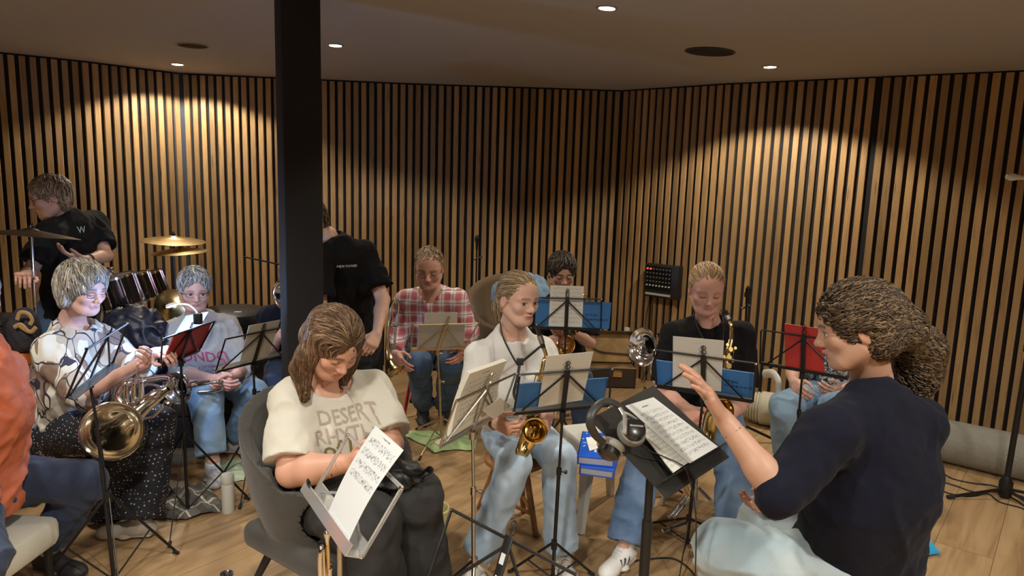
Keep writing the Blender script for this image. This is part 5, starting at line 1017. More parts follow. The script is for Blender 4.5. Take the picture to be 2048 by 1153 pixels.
# headphones
HB = mat('headphone_black', (.012, .012, .012), .3, coat=.4); HG = mat('headphone_silver', (.52, .52, .48), .35, metal=.7); HC = mat('cup_cushion', (.16, .16, .15), .6); c1 = DC.at(1266, 862, .060); root = empty('headphones', c1, 'black and silver over-ear headphones lying on the conductor stand', 'headphones')
ax = nrm(cn+np.array([-.15, -.35, .0])); b = MB(); b.lathe([(0, .026), (.022, .026), (.033, .020), (.036, .008), (.036, .0)], c1, ax, 32); b.build('ear_cup', HB, root)
b = MB(); b.lathe([(.034, .002), (.042, .0), (.046, -.010), (.043, -.022), (.034, -.025), (.02, -.02)], c1, ax, 32); b.build('ear_cushion', HC, root)
c2 = DC.at(1219, 901, -.041); ax2 = nrm(np.array([.35, .55, .55])); b = MB(); b.lathe([(0, -.026), (.022, -.026), (.034, -.018), (.037, .0)], c2, ax2, 32); b.build('ear_cup', HB, root); b = MB(); b.lathe([(.036, .0), (.044, .004), (.046, .014), (.040, .024), (.02, .018), (0, .012)], c2, ax2, 32); b.build('ear_cushion', mat('cup_cushion_light', (.40, .40, .37), .6), root)
hb_ = [DC.at(1250, 830, .075), DC.at(1238, 812, .085), DC.at(1212, 803, .09), DC.at(1190, 818, .085), DC.at(1180, 845, .06), DC.at(1190, 870, .02), DC.at(1205, 885, -.01)]; MB().tube(arc(hb_, 6), .010, 10, flat=(.7, 1.3)).build('headband', mat('headband_pad', (.035, .035, .035), .45), root)
yk = [DC.at(1240, 816, .088), DC.at(1249, 832, .085), DC.at(1250, 850, .082), DC.at(1249, 868, .075)]; MB().tube(arc(yk, 5), [.006]*16, 8, flat=(.6, 1.3)).build('yoke', HG, root); yk = [DC.at(1247, 825, .088), DC.at(1262, 832, .090), DC.at(1280, 846, .082), DC.at(1288, 862, .07)]; MB().tube(arc(yk, 5), .0045, 8).build('yoke', HG, root)
cab = [DC.at(1280, 884, .05), DC.at(1300, 902, .03), DC.at(1330, 915, .012), DC.at(1358, 928, .014), DC.at(1374, 945, .01)]; e = cab[-1]; cab += [e+np.array([.03, -.02, -.12]), e+np.array([.045, -.02, -.35]), e+np.array([.06, .0, -.6]), np.array([e[0]+.02, e[1]+.1, .03]), np.array([e[0]-.08, e[1]+.25, .012]), np.array([e[0]-.3, e[1]+.3, .010])]; MB().tube(arc(cab, 6), .0022, 6).build('cable', RUB, root)
P = c1+ax*.027; u = nrm(np.cross(ax, np.array([.5, .1, .9]))); u = -u if u[0] < 0 else u; v = np.cross(ax, u); flat_text('SENNHEISER', P, u*.85+v*.5, v*.85-u*.5, .008, SIL, root, n=ax, align='CENTER')
# clip lamp
LM = mat('led_ring', (1, 1, 1), .4, emit=((.62, .82, 1), 60)); lp = at(396, 638, 3.11); hd = at(343, 611, 3.20); root = empty('clip_lamp', lp, 'small gooseneck LED clip lamp glowing bluish white on the red folder stand', 'lamp')
MB().box(lp+np.array([0, 0, .0]), (.035, .03, .05), bev=.006).build('clamp', BLKM, root); MB().tube(arc([lp+np.array([0, 0, .02]), at(392, 622, 3.14), at(378, 610, 3.20), at(358, 608, 3.21), hd+np.array([.012, 0, .006])], 6), .0035, 8).build('gooseneck', mat('white_plastic', (.6, .6, .6), .4), root)
hx = nrm(np.array([.35, -.10, -.9])); b = MB(); b.lathe([(0, -.010), (.020, -.009), (.026, -.003), (.026, .004), (.023, .005)], hd, hx, 24); b.build('lamp_head', mat('white_plastic'), root); b = MB(); b.lathe([(0, .006), (.02, .006), (.023, .004)], hd, hx, 24); b.build('led_panel', LM, root)
l = bpy.data.lights.new('clip_lamp_light', 'POINT'); l.energy = 11; l.color = (.30, .55, 1); l.shadow_soft_size = .02; o = bpy.data.objects.new('clip_lamp_light', l); COL.objects.link(o); o.location = hd+hx*.035; o.rotation_euler = Vector(hx).to_track_quat('-Z', 'Y').to_euler()
# ---------------------------------------------------------------- instruments
GOLD = mat('gold_lacquer', (.82, .60, .24), .16, metal=1, bump=.03, bscale=60); SILV = mat('silver_plate', (.78, .76, .73), .12, metal=1); BRS = mat('brass_lacquer', (.74, .56, .28), .2, metal=1); EBON = mat('black_ebonite', (.012, .012, .012), .25, coat=.5)
def sweep(name, pts, rad, m, parent, n=20, rim=True, k=6, lip=.004):
    P = arc(pts, k); R = np.interp(np.linspace(0, len(pts)-1, len(P)), range(len(pts)), rad) if len(rad) == len(pts) else rad
    b = MB(); b.tube(P, R, n, cap=False); b.tube(P, np.maximum(np.array(R)-.0012, .0005), n, cap=False)
    if rim:
        d = nrm(P[0]-P[1]); a = nrm(np.cross(d, [0, .1, 1])); c = np.cross(d, a); b.tube([P[0]+R[0]*(math.cos(t)*a+math.sin(t)*c) for t in np.linspace(0, 2*math.pi, 37)[:-1]], lip, 6, close=True)
    return b.build(name, m, parent)
def saxophone(label, mp, neck, top, bow, bell, facing, s=1.0, br=.055, strap=None, m=GOLD, seed=1):
    mp, neck, top, bow, bell = [np.array(q, float) for q in (mp, neck, top, bow, bell)]; root = empty('saxophone', bow, label, 'saxophone')
    d = nrm(bow-top); f = nrm(facing); L = np.linalg.norm(bow-top); R = random.Random(seed)
    sweep('body_tube', [top, lerp(top, bow, .5), lerp(top, bow, .92)], [.012*s, .019*s, .027*s], m, root, rim=False)
    b2 = bell-f*.11*s; e = lerp(top, bow, .92)
    sweep('bell', [bell, bell-f*.022, bell-f*.06*s, lerp(b2, bell, .2)+d*.02, lerp(bow, b2, .45)+d*.025, bow+d*.02, e], [br, br*.80, br*.66, br*.62, .031*s, .030*s, .027*s], m, root, n=28)
    sweep('neck', [top, lerp(top, neck, .5)+np.array([0, 0, .012]), neck, lerp(neck, mp, .4)], [.012*s, .0105*s, .0095*s, .009*s], m, root, rim=False, n=14)
    MB().tube(arc([lerp(neck, mp, .25), lerp(neck, mp, .7), mp], 5), [.0105]*5+[.010, .0095, .009, .0085, .007, .004], 14).build('mouthpiece', EBON, root)
    b = MB(); q = lerp(neck, mp, .5); b.tube([lerp(neck, mp, .38), lerp(neck, mp, .62)], .0125, 16); b.build('ligature', NICK, root)
    side = nrm(np.cross(d, f)); ff = nrm(np.cross(side, d))
    for k in range(9):
        t = .12+k*.085; r = (.014+.016*t)*s; c = lerp(top, bow, t)+ff*(r+.006)+side*R.uniform(-.004, .004); MB().lathe([(0, .004), (r*.75, .004), (r*.8, .001), (r*.8, -.003), (0, -.003)], c, ff, 16).build('key', m, root)
    for g in (-1, 1):
        b = MB(); p, q = lerp(top, bow, .08)+side*g*.022*s+ff*.012, lerp(top, bow, .88)+side*g*.034*s+ff*.012; b.tube([p, q], .0022, 6)
        for k in range(7): c = lerp(p, q, k/6); b.tube([c, c-side*g*.016*s-ff*.012], .0020, 6); b.lathe([(0, .003), (.008, .003), (.008, -.003), (0, -.003)], c+ff*.004, ff, 10)
        b.build('key_rods', m, root)
    if strap:
        for g in strap: MB().tube(arc(g, 6), .0045, 6, flat=(1.6, .5)).build('neck_strap', RUB, root)
        MB().box(strap[0][-1], (.03, .015, .03), bev=.004).build('strap_slider', RUB, root)
    return root
a = at
saxophone('golden saxophone held by the girl, its bell facing the camera', a(1071, 646, 2.90), a(1092, 712, 2.90), a(1084, 742, 2.88), a(1046, 896, 2.70), a(1069, 862, 2.64), (-.02, -.93, .36), s=.9, br=.048, strap=[[a(1000, 645, 3.02), a(1008, 680, 2.92), a(1034, 728, 2.83), a(1040, 724, 2.82)], [a(1085, 690, 3.04), a(1066, 706, 2.90), a(1046, 722, 2.83), a(1040, 724, 2.82)], [a(1040, 724, 2.82), a(1035, 755, 2.80), a(1028, 790, 2.80), a(1042, 812, 2.76)]])
saxophone('golden saxophone on the strap of the person in the v-neck, partly behind the stand', a(1451, 620, 3.34), a(1462, 652, 3.30), a(1462, 680, 3.30), a(1418, 872, 3.06), a(1446, 822, 3.0), (.25, -.9, .34), s=1.0, br=.052, strap=[[a(1388, 622, 3.5), a(1395, 655, 3.36), a(1425, 712, 3.25), a(1440, 730, 3.22)], [a(1442, 620, 3.48), a(1447, 660, 3.35), a(1440, 730, 3.22)]], seed=2)
saxophone('golden saxophone held by the person with dark hair and glasses at the back', a(1152, 588, 4.22), a(1168, 592, 4.24), a(1176, 606, 4.26), a(1112, 716, 4.12), a(1132, 690, 4.06), (.3, -.9, .3), s=1.0, br=.055, seed=3)
def valves(P, u, ax, n, m, root, r=.0105, h=.10, sp=.027):
    for k in range(n):
        c = P+u*(k-(n-1)/2)*sp; MB().lathe([(0, -h/2), (r, -h/2), (r*1.15, -h/2+.004), (r, -h/2+.008), (r, h/2-.008), (r*1.15, h/2-.004), (r, h/2), (.003, h/2+.002), (.003, h/2+.012), (.007, h/2+.013), (.007, h/2+.017), (0, h/2+.018)], c, ax, 14).build('valve', m, root)
# baritone horn of the person in the blouse
root = empty('baritone_horn', a(224, 862, 2.80), 'silver baritone horn with a wide gold-lined bell on the lap in the leaf-patterned blouse', 'baritone horn')
def bellmat():
    return mat('bell_inside', (.78, .74, .64), .13, metal=1, bump=.05, bscale=14)
BP = [a(224, 863, 2.76), a(227, 861, 2.785), a(234, 856, 2.84), a(252, 842, 2.90), a(288, 812, 2.95), a(316, 790, 2.98), a(334, 777, 3.00)]
b = MB(); P = arc(BP, 6); R = np.interp(np.linspace(0, 6, len(P)), range(7), [.118, .100, .072, .050, .036, .028, .022]); b.tube(P, R, 40, cap=False); b.build('bell', SILV, root); b = MB(); b.tube(P, R-.0018, 40, cap=False); b.build('bell_lining', bellmat(), root)
dd = nrm(P[0]-P[1]); ua = nrm(np.cross(dd, [0, 0, 1])); uc = np.cross(dd, ua); MB().tube([P[0]+.118*(math.cos(t)*ua+math.sin(t)*uc) for t in np.linspace(0, 2*math.pi, 49)[:-1]], .0045, 8, close=True).build('bell_rim', SILV, root)
for pts, r in (([(334, 777, 3.0), (345, 764, 3.03), (334, 756, 3.05), (290, 762, 3.04), (255, 768, 3.0), (236, 790, 2.98), (246, 812, 2.97)], .0165), ([(246, 812, 2.97), (262, 822, 2.96), (296, 800, 2.94), (318, 792, 2.94)], .0125), ([(270, 768, 3.0), (262, 786, 2.96), (272, 800, 2.95), (300, 790, 2.95)], .008), ([(318, 792, 2.94), (322, 776, 2.97), (296, 770, 2.99), (280, 778, 2.98)], .0065), ([(262, 852, 2.9), (282, 840, 2.88), (304, 835, 2.87), (318, 822, 2.86), (327, 812, 2.85)], .0062)):
    MB().tube(arc([a(*q) for q in pts], 7), r, 12).build('tubing', SILV, root)
MB().lathe([(.005, -.03), (.006, .0), (.012, .018), (.0125, .02), (.006, .012)], a(328, 811, 2.85), a(328, 811, 2.85)-a(318, 822, 2.86), 16).build('mouthpiece', SILV, root)
valves(a(268, 790, 2.94), nrm(np.array([1, .1, .25])), nrm(np.array([.15, -.2, .95])), 3, SILV, root, .0125, .12, .032)
for q in ((282, 803, 2.90), (300, 815, 2.90)): MB().tube([a(*q), a(q[0]+26, q[1]-22, 2.92)], .005, 8).build('brace', SILV, root)
# trumpet in the lap of the person in grey
root = empty('flugelhorn', a(357, 776, 3.68), 'silver flugelhorn lying in the lap of the person in grey sweatshirt', 'flugelhorn')
sweep('bell', [a(354, 778, 3.42), a(357, 777, 3.43), a(367, 774, 3.46), a(386, 769, 3.55), a(416, 765, 3.66)], [.084, .066, .038, .024, .014], SILV, root, 28)
MB().tube(arc([a(416, 765, 3.69), a(436, 766, 3.70), a(446, 776, 3.72), a(430, 782, 3.74), a(395, 785, 3.73)], 6), .0085, 10).build('tubing', SILV, root); MB().tube(arc([a(395, 772, 3.66), a(410, 768, 3.63), a(436, 766, 3.62)], 5), .0055, 10).build('leadpipe', SILV, root)
MB().lathe([(.005, -.03), (.007, 0), (.013, .016), (.013, .019), (.006, .01)], a(438, 766, 3.62), a(438, 766, 3.62)-a(420, 767, 3.62), 16).build('mouthpiece', SILV, root); valves(a(450, 752, 3.86), np.array([.9, .1, .1]), np.array([.1, -.35, .93]), 3, SILV, root, .0095, .085, .023)
# horn behind the pillar
root = empty('tenor_horn', a(572, 588, 4.10), 'silver horn bell raised beside the pillar, held by the person in navy', 'horn'); e = a(572, 588, 4.05); fx = nrm(np.array([-.35, -.9, .12]))
sweep('bell', [e, e-fx*.02, e-fx*.07+np.array([.004, 0, 0]), e-fx*.16+np.array([.01, 0, -.01]), e-fx*.2+np.array([.03, 0, -.06])], [.095, .072, .036, .02, .013], SILV, root, 32); MB().tube(arc([e-fx*.2+np.array([.03, 0, -.06]), e-fx*.18+np.array([.05, 0, -.10]), e-fx*.08+np.array([.04, 0, -.13]), e-fx*.02+np.array([.03, 0, -.12])], 6), .011, 12).build('tubing', SILV, root); valves(e-fx*.1+np.array([.05, 0, -.12]), np.array([1., 0, 0]), np.array([0, 0, 1.]), 3, SILV, root)
# silver bell at the right of the case
root = empty('alto_horn', np.array([*a(1300, 750, 3.62)[:2], 0]), 'silver horn standing bell-up between the tan case and the person in the v-neck', 'horn'); e = a(1284, 694, 3.60); fx = nrm(np.array([-.80, -.56, .10]))
sweep('bell', [e, e-fx*.018, e-fx*.05, e-fx*.09+np.array([0, .01, -.03]), a(1306, 742, 3.66), a(1313, 775, 3.66)], [.100, .078, .045, .030, .020, .012], SILV, root, 36); MB().tube(arc([a(1313, 775, 3.66), a(1320, 800, 3.66), a(1330, 770, 3.68), a(1322, 690, 3.70), a(1316, 668, 3.70)], 6), .012, 12).build('tubing', SILV, root)
b = MB(); q = a(1306, 780, 3.66); b.tube([q, (q[0], q[1], .02)], .009, 10); b.build('stand_pole', BLKM, root)
for k in range(3): d = np.array([math.cos(k*2.094), math.sin(k*2.094), 0]); MB().tube([(q[0], q[1], .14), np.array([q[0], q[1], .012])+d*.2], .006, 8).build('stand_leg', BLKM, root)
# trombone
root = empty('trombone', a(780, 735, 4.16), 'brass trombone with bell pointing down beside the person in plaid', 'trombone'); e = a(790, 745, 4.08); 
sweep('bell', [e, a(786, 738, 4.09), a(780, 722, 4.12), a(776, 700, 4.14), a(776, 668, 4.15), a(779, 640, 4.16)], [.062, .046, .026, .016, .010, .007], BRS, root, 30)
MB().tube(arc([a(779, 640, 4.16), a(783, 612, 4.17), a(792, 598, 4.18), a(797, 612, 4.18), a(793, 642, 4.17), a(788, 700, 4.14)], 6), .0075, 10).build('tuning_slide', SILV, root)
MB().tube([a(782, 690, 4.14), a(780, 745, 4.12), a(779, 858, 4.10)], .0058, 10).build('slide', BRS, root); MB().tube(arc([a(779, 858, 4.10), a(778, 864, 4.10), a(772, 865, 4.12), a(771, 858, 4.13), a(772, 700, 4.2)], 6), .0058, 10).build('slide', BRS, root)
for y in (655, 690): MB().tube([a(774, y, 4.18), a(793, y-2, 4.15)], .004, 8).build('brace', SILV, root)
# cornet on its stand behind the acrylic desk
root = empty('cornet', np.array([*a(648, 1120, 2.12)[:2], 0]), 'brass and silver cornet standing upright below the acrylic stand', 'cornet')
MB().tube([a(655, 1076, 2.10), a(657, 1110, 2.10), a(658, 1185, 2.12)], .0062, 12).build('leadpipe', BRS, root); MB().lathe([(.006, -.02), (.008, 0), (.0135, .018), (.013, .021), (.006, .012)], a(655, 1078, 2.10), (0, 0, 1), 18).build('mouthpiece', SILV, root)
MB().tube(arc([a(645, 1190, 2.10), a(641, 1140, 2.09), a(641, 1108, 2.09), a(644, 1095, 2.10), a(647, 1108, 2.11), a(648, 1190, 2.11)], 7), .0085, 12).build('tuning_slide', SILV, root); valves(a(651, 1170, 2.11), np.array([1., 0, 0]), np.array([0, 0, 1.]), 2, SILV, root, .009, .12, .03)
q = a(650, 1200, 2.12); sweep('bell', [np.array([q[0], q[1], .27]), np.array([q[0], q[1], .29]), np.array([q[0], q[1], .34]), np.array([q[0], q[1], .5])], [.06, .042, .02, .01], BRS, root)
for k in range(3): d = np.array([math.cos(k*2.094+.5), math.sin(k*2.094+.5), 0]); MB().tube([(q[0], q[1], .28), (q[0], q[1], .08), np.array([q[0], q[1], .01])+d*.13], .006, 8).build('stand_leg', BLKM, root)
# ---------------------------------------------------------------- drum kit
CYM = mat('cymbal_bronze', (.78, .62, .33), .26, metal=1, bump=.05, bscale=20); CYMD = mat('dark_cymbal', (.10, .065, .045), .35, metal=.9)
def cymbal(label, c, r, ax, m, foot=None, grp='cymbals on the drum kit'):
    c = np.array(c); root = empty('cymbal', c, label, 'cymbal', grp); prof = [(0, .020), (r*.06, .019), (r*.14, .012), (r*.18, .006), (r*.5, -.004), (r*.8, -.014), (r, -.024), (r, -.0265), (r*.8, -.0165), (r*.5, -.0065), (r*.18, .003), (r*.06, .014), (0, .015)]
    MB().lathe(prof, c, ax, 48).build('plate', m, root); MB().lathe([(0, .045), (.006, .044), (.006, .03), (.012, .03), (.014, .02), (0, .018)], c, ax, 14).build('wing_nut', BLKM, root); return root
def cstand(label, top, foot, rod=CHROME, spread=.27, rot=.3):
    top = np.array(top); root = empty('cymbal_stand', (foot[0], foot[1], 0), label, 'cymbal stand'); f = np.array([foot[0], foot[1], 0.]); MB().tube([top, lerp(top, f, .5)], .0085, 10).build('upper_pole', rod, root); MB().tube([lerp(top, f, .42), f+np.array([0, 0, .12])], .0125, 12).build('lower_pole', rod, root)
    j = lerp(top, f, .43); b = MB(); b.tube([j+np.array([0, 0, .02]), j-np.array([0, 0, .02])], .019, 12); b.tube([j, j+np.array([-.05, -.01, .01])], .005, 8); b.build('clamp', rod, root)
    for k in range(3): d = np.array([math.cos(k*2.094+rot), math.sin(k*2.094+rot), 0]); MB().tube([f+np.array([0, 0, .42]), f+d*spread+np.array([0, 0, .012])], .007, 8).build('leg', rod, root)
    return root
c = a(62, 463, 3.64); cymbal('large dark crash cymbal at the far left in front of the drummer', c, .225, (.05, .12, .99), CYMD); cstand('chrome cymbal stand at the far left', c+np.array([0, 0, .02]), a(70, 700, 3.64), spread=.17, rot=math.pi/2)
c = a(347, 476, 4.90); c2 = a(360, 498, 4.82); cymbal('upper golden cymbal of the pair left of the pillar', c, .212, (.06, -.03, 1), CYM); cymbal('lower golden cymbal of the pair left of the pillar', c2, .185, (-.05, -.03, 1), CYM); cstand('slim dark stand carrying the two golden cymbals', c+np.array([0, 0, .035]), a(349, 700, 4.90), mat('dark_chrome', (.2, .2, .2), .25, metal=1), spread=.15)
cymbal('golden cymbal tilted towards the camera behind the person in grey', a(338, 612, 4.42), .110, (.0, -1, .25), CYM)
c = a(338, 612, 4.42); cstand('short chrome stand behind the golden cymbal tilted towards the camera', c+np.array([0, .03, .03]), (c[0], c[1]+.05), spread=.14)
DK_ = mat('drum_shell', (.030, .028, .028), .12, metal=.7, coat=.8); SKN = mat('drum_skin', (.10, .10, .105), .35)
def drum(label, c, r, h, ax, legs=0, head=SKN):
    c = np.array(c, float); ax = nrm(ax); root = empty('drum', c, label, 'drum', 'drums of the drum kit'); MB().lathe([(r, -h/2), (r, h/2)], c, ax, 36).build('shell', DK_, root); MB().lathe([(0, h/2+.001), (r*.98, h/2+.001), (r*.98, -h/2-.001), (0, -h/2-.001)], c, ax, 36).build('drum_head', head, root)
    U = nrm(np.cross(ax, [.1, .2, 1]) if abs(ax[2]) < .9 else np.cross(ax, [1, 0, 0])); W_ = np.cross(ax, U)
    for s_ in (-1, 1): MB().lathe([(r, s_*(h/2-.012)), (r+.007, s_*(h/2-.010)), (r+.007, s_*(h/2+.004)), (r-.004, s_*(h/2+.005))], c, ax, 36).build('hoop', CHROME, root)
    for k in range(8):
        t = k*math.pi/4; d = math.cos(t)*U+math.sin(t)*W_; MB().tube([c+d*(r+.008)+ax*h*.5, c+d*(r+.008)-ax*h*.5], .004, 6).build('lug', CHROME, root)
    return root
drum('small rack tom, leftmost drum behind the grey bob', a(238, 583, 4.24), .112, .19, (-.22, -.1, .95)); drum('middle rack tom behind the navy jacket', a(272, 577, 4.53), .106, .18, (-.26, -.1, .95)); drum('rightmost rack tom beside the golden cymbals', a(300, 571, 4.81), .100, .17, (-.28, -.1, .95))
c = a(262, 700, 4.80); drum('black bass drum behind the navy jacket', (c[0], c[1]+.1, .22), .205, .26, (.25, -1, 0), head=mat('bass_drum_head', (.02, .02, .022), .3)); 
root = empty('drum_throne', np.array([*a(30, 690, 4.45)[:2], 0]), 'low dark drum stool behind the black flight case', 'stool'); q = a(30, 690, 4.45); MB().lathe([(0, .56), (.14, .56), (.16, .54), (.16, .49), (.14, .47), (0, .47)], (q[0], q[1], 0), n=28).build('seat', mat('black_vinyl', (.02, .02, .02), .4), root); MB().tube([(q[0], q[1], .47), (q[0], q[1], .1)], .014, 10).build('pole', CHROME, root)
for k in range(3): d = np.array([math.cos(k*2.094), math.sin(k*2.094), 0]); MB().tube([(q[0], q[1], .3), np.array([q[0], q[1], .012])+d*.25], .008, 8).build('leg', CHROME, root)
b = empty('drum_clamp', a(224, 540, 4.2), 'chrome tom holder standing up beside the leftmost drum', 'drum hardware'); MB().tube([a(221, 545, 4.2), a(229, 645, 4.2)], .011, 12).build('pole', CHROME, b); MB().box(a(221, 540, 4.2), (.04, .03, .035), bev=.008).build('bracket', CHROME, b)
# ---------------------------------------------------------------- cases, bags, cloth
def lump(name, ells, m, h, label, cat, k=.05, disp=None, parent=None, floorcut=True, group=None, carve=()):
    S = SDF()
    for (c, r) in ells: S.ell(c, r, None, k)
    if floorcut: S._a(lambda X, Y, Z: Z*1.0-.014+0*X+0*Y, (c[0]-2, c[1]-2, -1), (c[0]+2, c[1]+2, 0), 's', .003)
    S.carve(carve, .022); S.disp = disp; o = sdfobj(name, S, h, m, parent)
    return tag(o, label, cat, group) if parent is None else o
q = a(270, 660, 4.0); lump('jacket', [(q+np.array([0, 0, -.0]), (.19, .12, .14)), (q+np.array([-.05, .02, -.16]), (.17, .14, .16)), (q+np.array([.10, 0, -.1]), (.12, .12, .16)), (q+np.array([.02, .02, -.38]), (.13, .13, .2)), (q+np.array([.0, .02, -.6]), (.12, .12, .2))], mat('navy_nylon', (.012, .014, .030), .45, bump=.2, bscale=25), .010, 'dark navy padded jacket heaped on a chair between blouse and grey sweatshirt', 'jacket', disp=folds(7, .010, (12, 12, 12)), carve=P0['grey']['fields']+P0['blouse']['fields'])
HARD = mat('black_hard_case', (.016, .016, .017), .42, bump=.1, bscale=80)
q = a(468, 655, 4.78); root = empty('drum_case', (q[0], q[1], 0), 'round black hard case with small white logo behind the person in grey', 'case'); z = q[2]; MB().lathe([(0, z+.13), (.20, z+.13), (.232, z+.115), (.24, z+.09), (.24, z-.0), (.232, z-.02)], (q[0], q[1], 0), n=40).build('lid', HARD, root); MB().lathe([(.228, z), (.228, .03), (.215, .0), (0, .0)], (q[0], q[1], 0), n=40).build('base', HARD, root); MB().box((q[0]+.07, q[1]-.10, z+.131), (.045, .028, .002), [[.97, .2, 0], [-.2, .97, 0], [0, 0, 1]]).build('logo', SIL, root)
# vintage tan case, open
TAN_ = mat('worn_tan_plush', (.36, .235, .105), .9, var=.35, vscale=9, bump=.4, bscale=60); LEA = mat('dark_leather', (.045, .030, .022), .5, bump=.3, bscale=90); WBR = mat('pale_trim', (.40, .28, .14), .7)
A0, A1 = atz(1140, 775, 0), atz(1268, 778, 0); u = nrm(A1-A0); v = np.array([-u[1], u[0], 0]); v = v if v[1] > 0 else -v; W_ = np.linalg.norm(A1-A0)+.02; root = empty('instrument_case', (A0+A1)/2, 'open old suitcase-like instrument case lined in tan plush on the floor', 'case'); zz = np.array([0, 0, 1.])
dp, ht = .20, .17; c0 = (A0+A1)/2+v*dp/2; b = MB(); b.box(c0+zz*.006, (W_, dp, .012), [u, v, zz]); 
for g in (-1, 1): b.box(c0+u*g*(W_/2-.005)+zz*ht/2, (.010, dp, ht), [u, v, zz]); b.box(c0+v*g*(dp/2-.005)+zz*ht/2, (W_, .010, ht), [u, v, zz])
b.build('case_base', LEA, root, smooth=False); b = MB(); 
for g in (-1, 1): b.box(c0+u*g*(W_/2-.014)+zz*ht*.5, (.006, dp-.02, ht-.01), [u, v, zz]); b.box(c0+v*g*(dp/2-.014)+zz*ht*.5, (W_-.02, .006, ht-.01), [u, v, zz])
b.box(c0+zz*.05, (W_-.03, dp-.03, .07), [u, v, zz]); b.build('base_lining', TAN_, root, smooth=False); b = MB()
for g in (-1, 1): b.box(c0+v*g*(dp/2-.006)+zz*(ht+.003), (W_, .012, .006), [u, v, zz])
b.build('base_trim', WBR, root, smooth=False)
lu = nrm(zz*.97+v*.22); ln_ = np.cross(u, lu); ln_ = ln_ if ln_[1] > 0 else -ln_; lc = c0+v*(dp/2)+zz*ht; LH = .27; b = MB(); b.box(lc+lu*LH/2+ln_*.03, (W_, .010, LH), [u, ln_, lu])
for g in (-1, 1): b.box(lc+lu*LH/2+u*g*(W_/2-.005), (.010, .07, LH), [u, ln_, lu])
b.box(lc+lu*(LH-.005), (W_, .07, .010), [u, ln_, lu]); b.build('case_lid', LEA, root, smooth=False); b = MB(); b.box(lc+lu*LH/2+ln_*.018, (W_-.022, .012, LH-.02), [u, ln_, lu]); b.box(lc+lu*.015-ln_*.01, (W_-.03, .05, .02), [u, ln_, lu]); b.build('lid_lining', TAN_, root, smooth=False)
MB().tube(arc([lc-u*W_*.36+lu*LH*.85, lc-u*W_*.2+lu*LH*.62, lc-u*W_*.02+lu*LH*.36, lc+u*W_*.2+lu*LH*.30, lc+u*W_*.46+lu*LH*.27], 5), .006, 6).build('lid_strap', LEA, root); b = MB(); q = c0-v*(dp/2+.004)+u*W_*.22+zz*(ht-.045); b.box(q, (.075, .008, .055), [u, v, zz], bev=.003); b.build('latch', BRS, root)
# mixer box on the wall
wa, wb = np.array([*WALLP[5], 0]), np.array([*WALLP[6], 0]); t = nrm(wb-wa); n = np.array([t[1], -t[0], 0.]); 
def onwall(px, py, off): v = RC@np.array([(px-CX)/F, -(py-CY)/F, -1.]); O = np.array([0, 0, H]); P0_ = wa+n*off; s_ = ((P0_-O)@n)/(v@n); return O+v*s_
TLq, TRq, BRq, BLq = onwall(1290, 527, .12), onwall(1357, 536, .12), onwall(1353, 600, .12), onwall(1287, 592, .12); cq = (TLq+TRq+BRq+BLq)/4; w_, h_ = np.linalg.norm(TRq-TLq), np.linalg.norm(TLq-BLq); root = empty('wall_mixer', cq, 'black control box with rows of knobs mounted on the slatted wall', 'mixer box'); b = MB(); zz = np.array([0, 0, 1.])
b.box(cq-n*.043, (w_, .086, h_), [t, n, zz], bev=.006); b.build('housing', HARD, root); b = MB(); b.box(cq+n*.001-t*w_*.07+zz*h_*.08, (w_*.76, .004, h_*.72), [t, n, zz]); b.build('panel', mat('black_panel', (.006, .006, .006), .3), root)
KN = mat('grey_knob', (.12, .12, .12), .4); RK = mat('red_lamp', (.8, .05, .04), .4, emit=((1, .08, .05), 1.5))
for r_ in range(5):
    for k in range(8): P = cq-t*w_*.40+t*w_*.095*k+zz*(h_*.36-r_*h_*.125)+n*.003; MB().lathe([(0, .012), (.006, .011), (.007, 0)], P, n, 10).build('knob', RK if (r_ == 0 and k < 2) else KN if r_ < 4 else SIL, root)
MB().box(cq-t*w_*.06-zz*h_*.40+n*.004, (w_*.74, .008, h_*.06), [t, n, zz]).build('label_strip', mat('grey_label', (.42, .43, .42), .5), root)
for k in range(2): P = cq-t*w_*(.40-.08*k)-zz*h_*.5-n*.06; MB().tube(arc([P, P+t*.03*(k-.5)-zz*.25+n*.02, P+t*.01-zz*.6, np.array([P[0]+n[0]*.05, P[1]+n[1]*.05, .01])], 6), .004, 6).build('cable', RUB, root)
P = onwall(1254, 663, .0375); r = empty('wall_socket', P, 'small white wall socket on the slats above the open case', 'socket'); MB().box(P, (.04, .03, .07), [t, n, zz], bev=.004).build('cover', mat('socket_white', (.7, .7, .68), .4), r); MB().box(P+n*.016, (.018, .003, .024), [t, n, zz]).build('switch', mat('socket_white'), r)
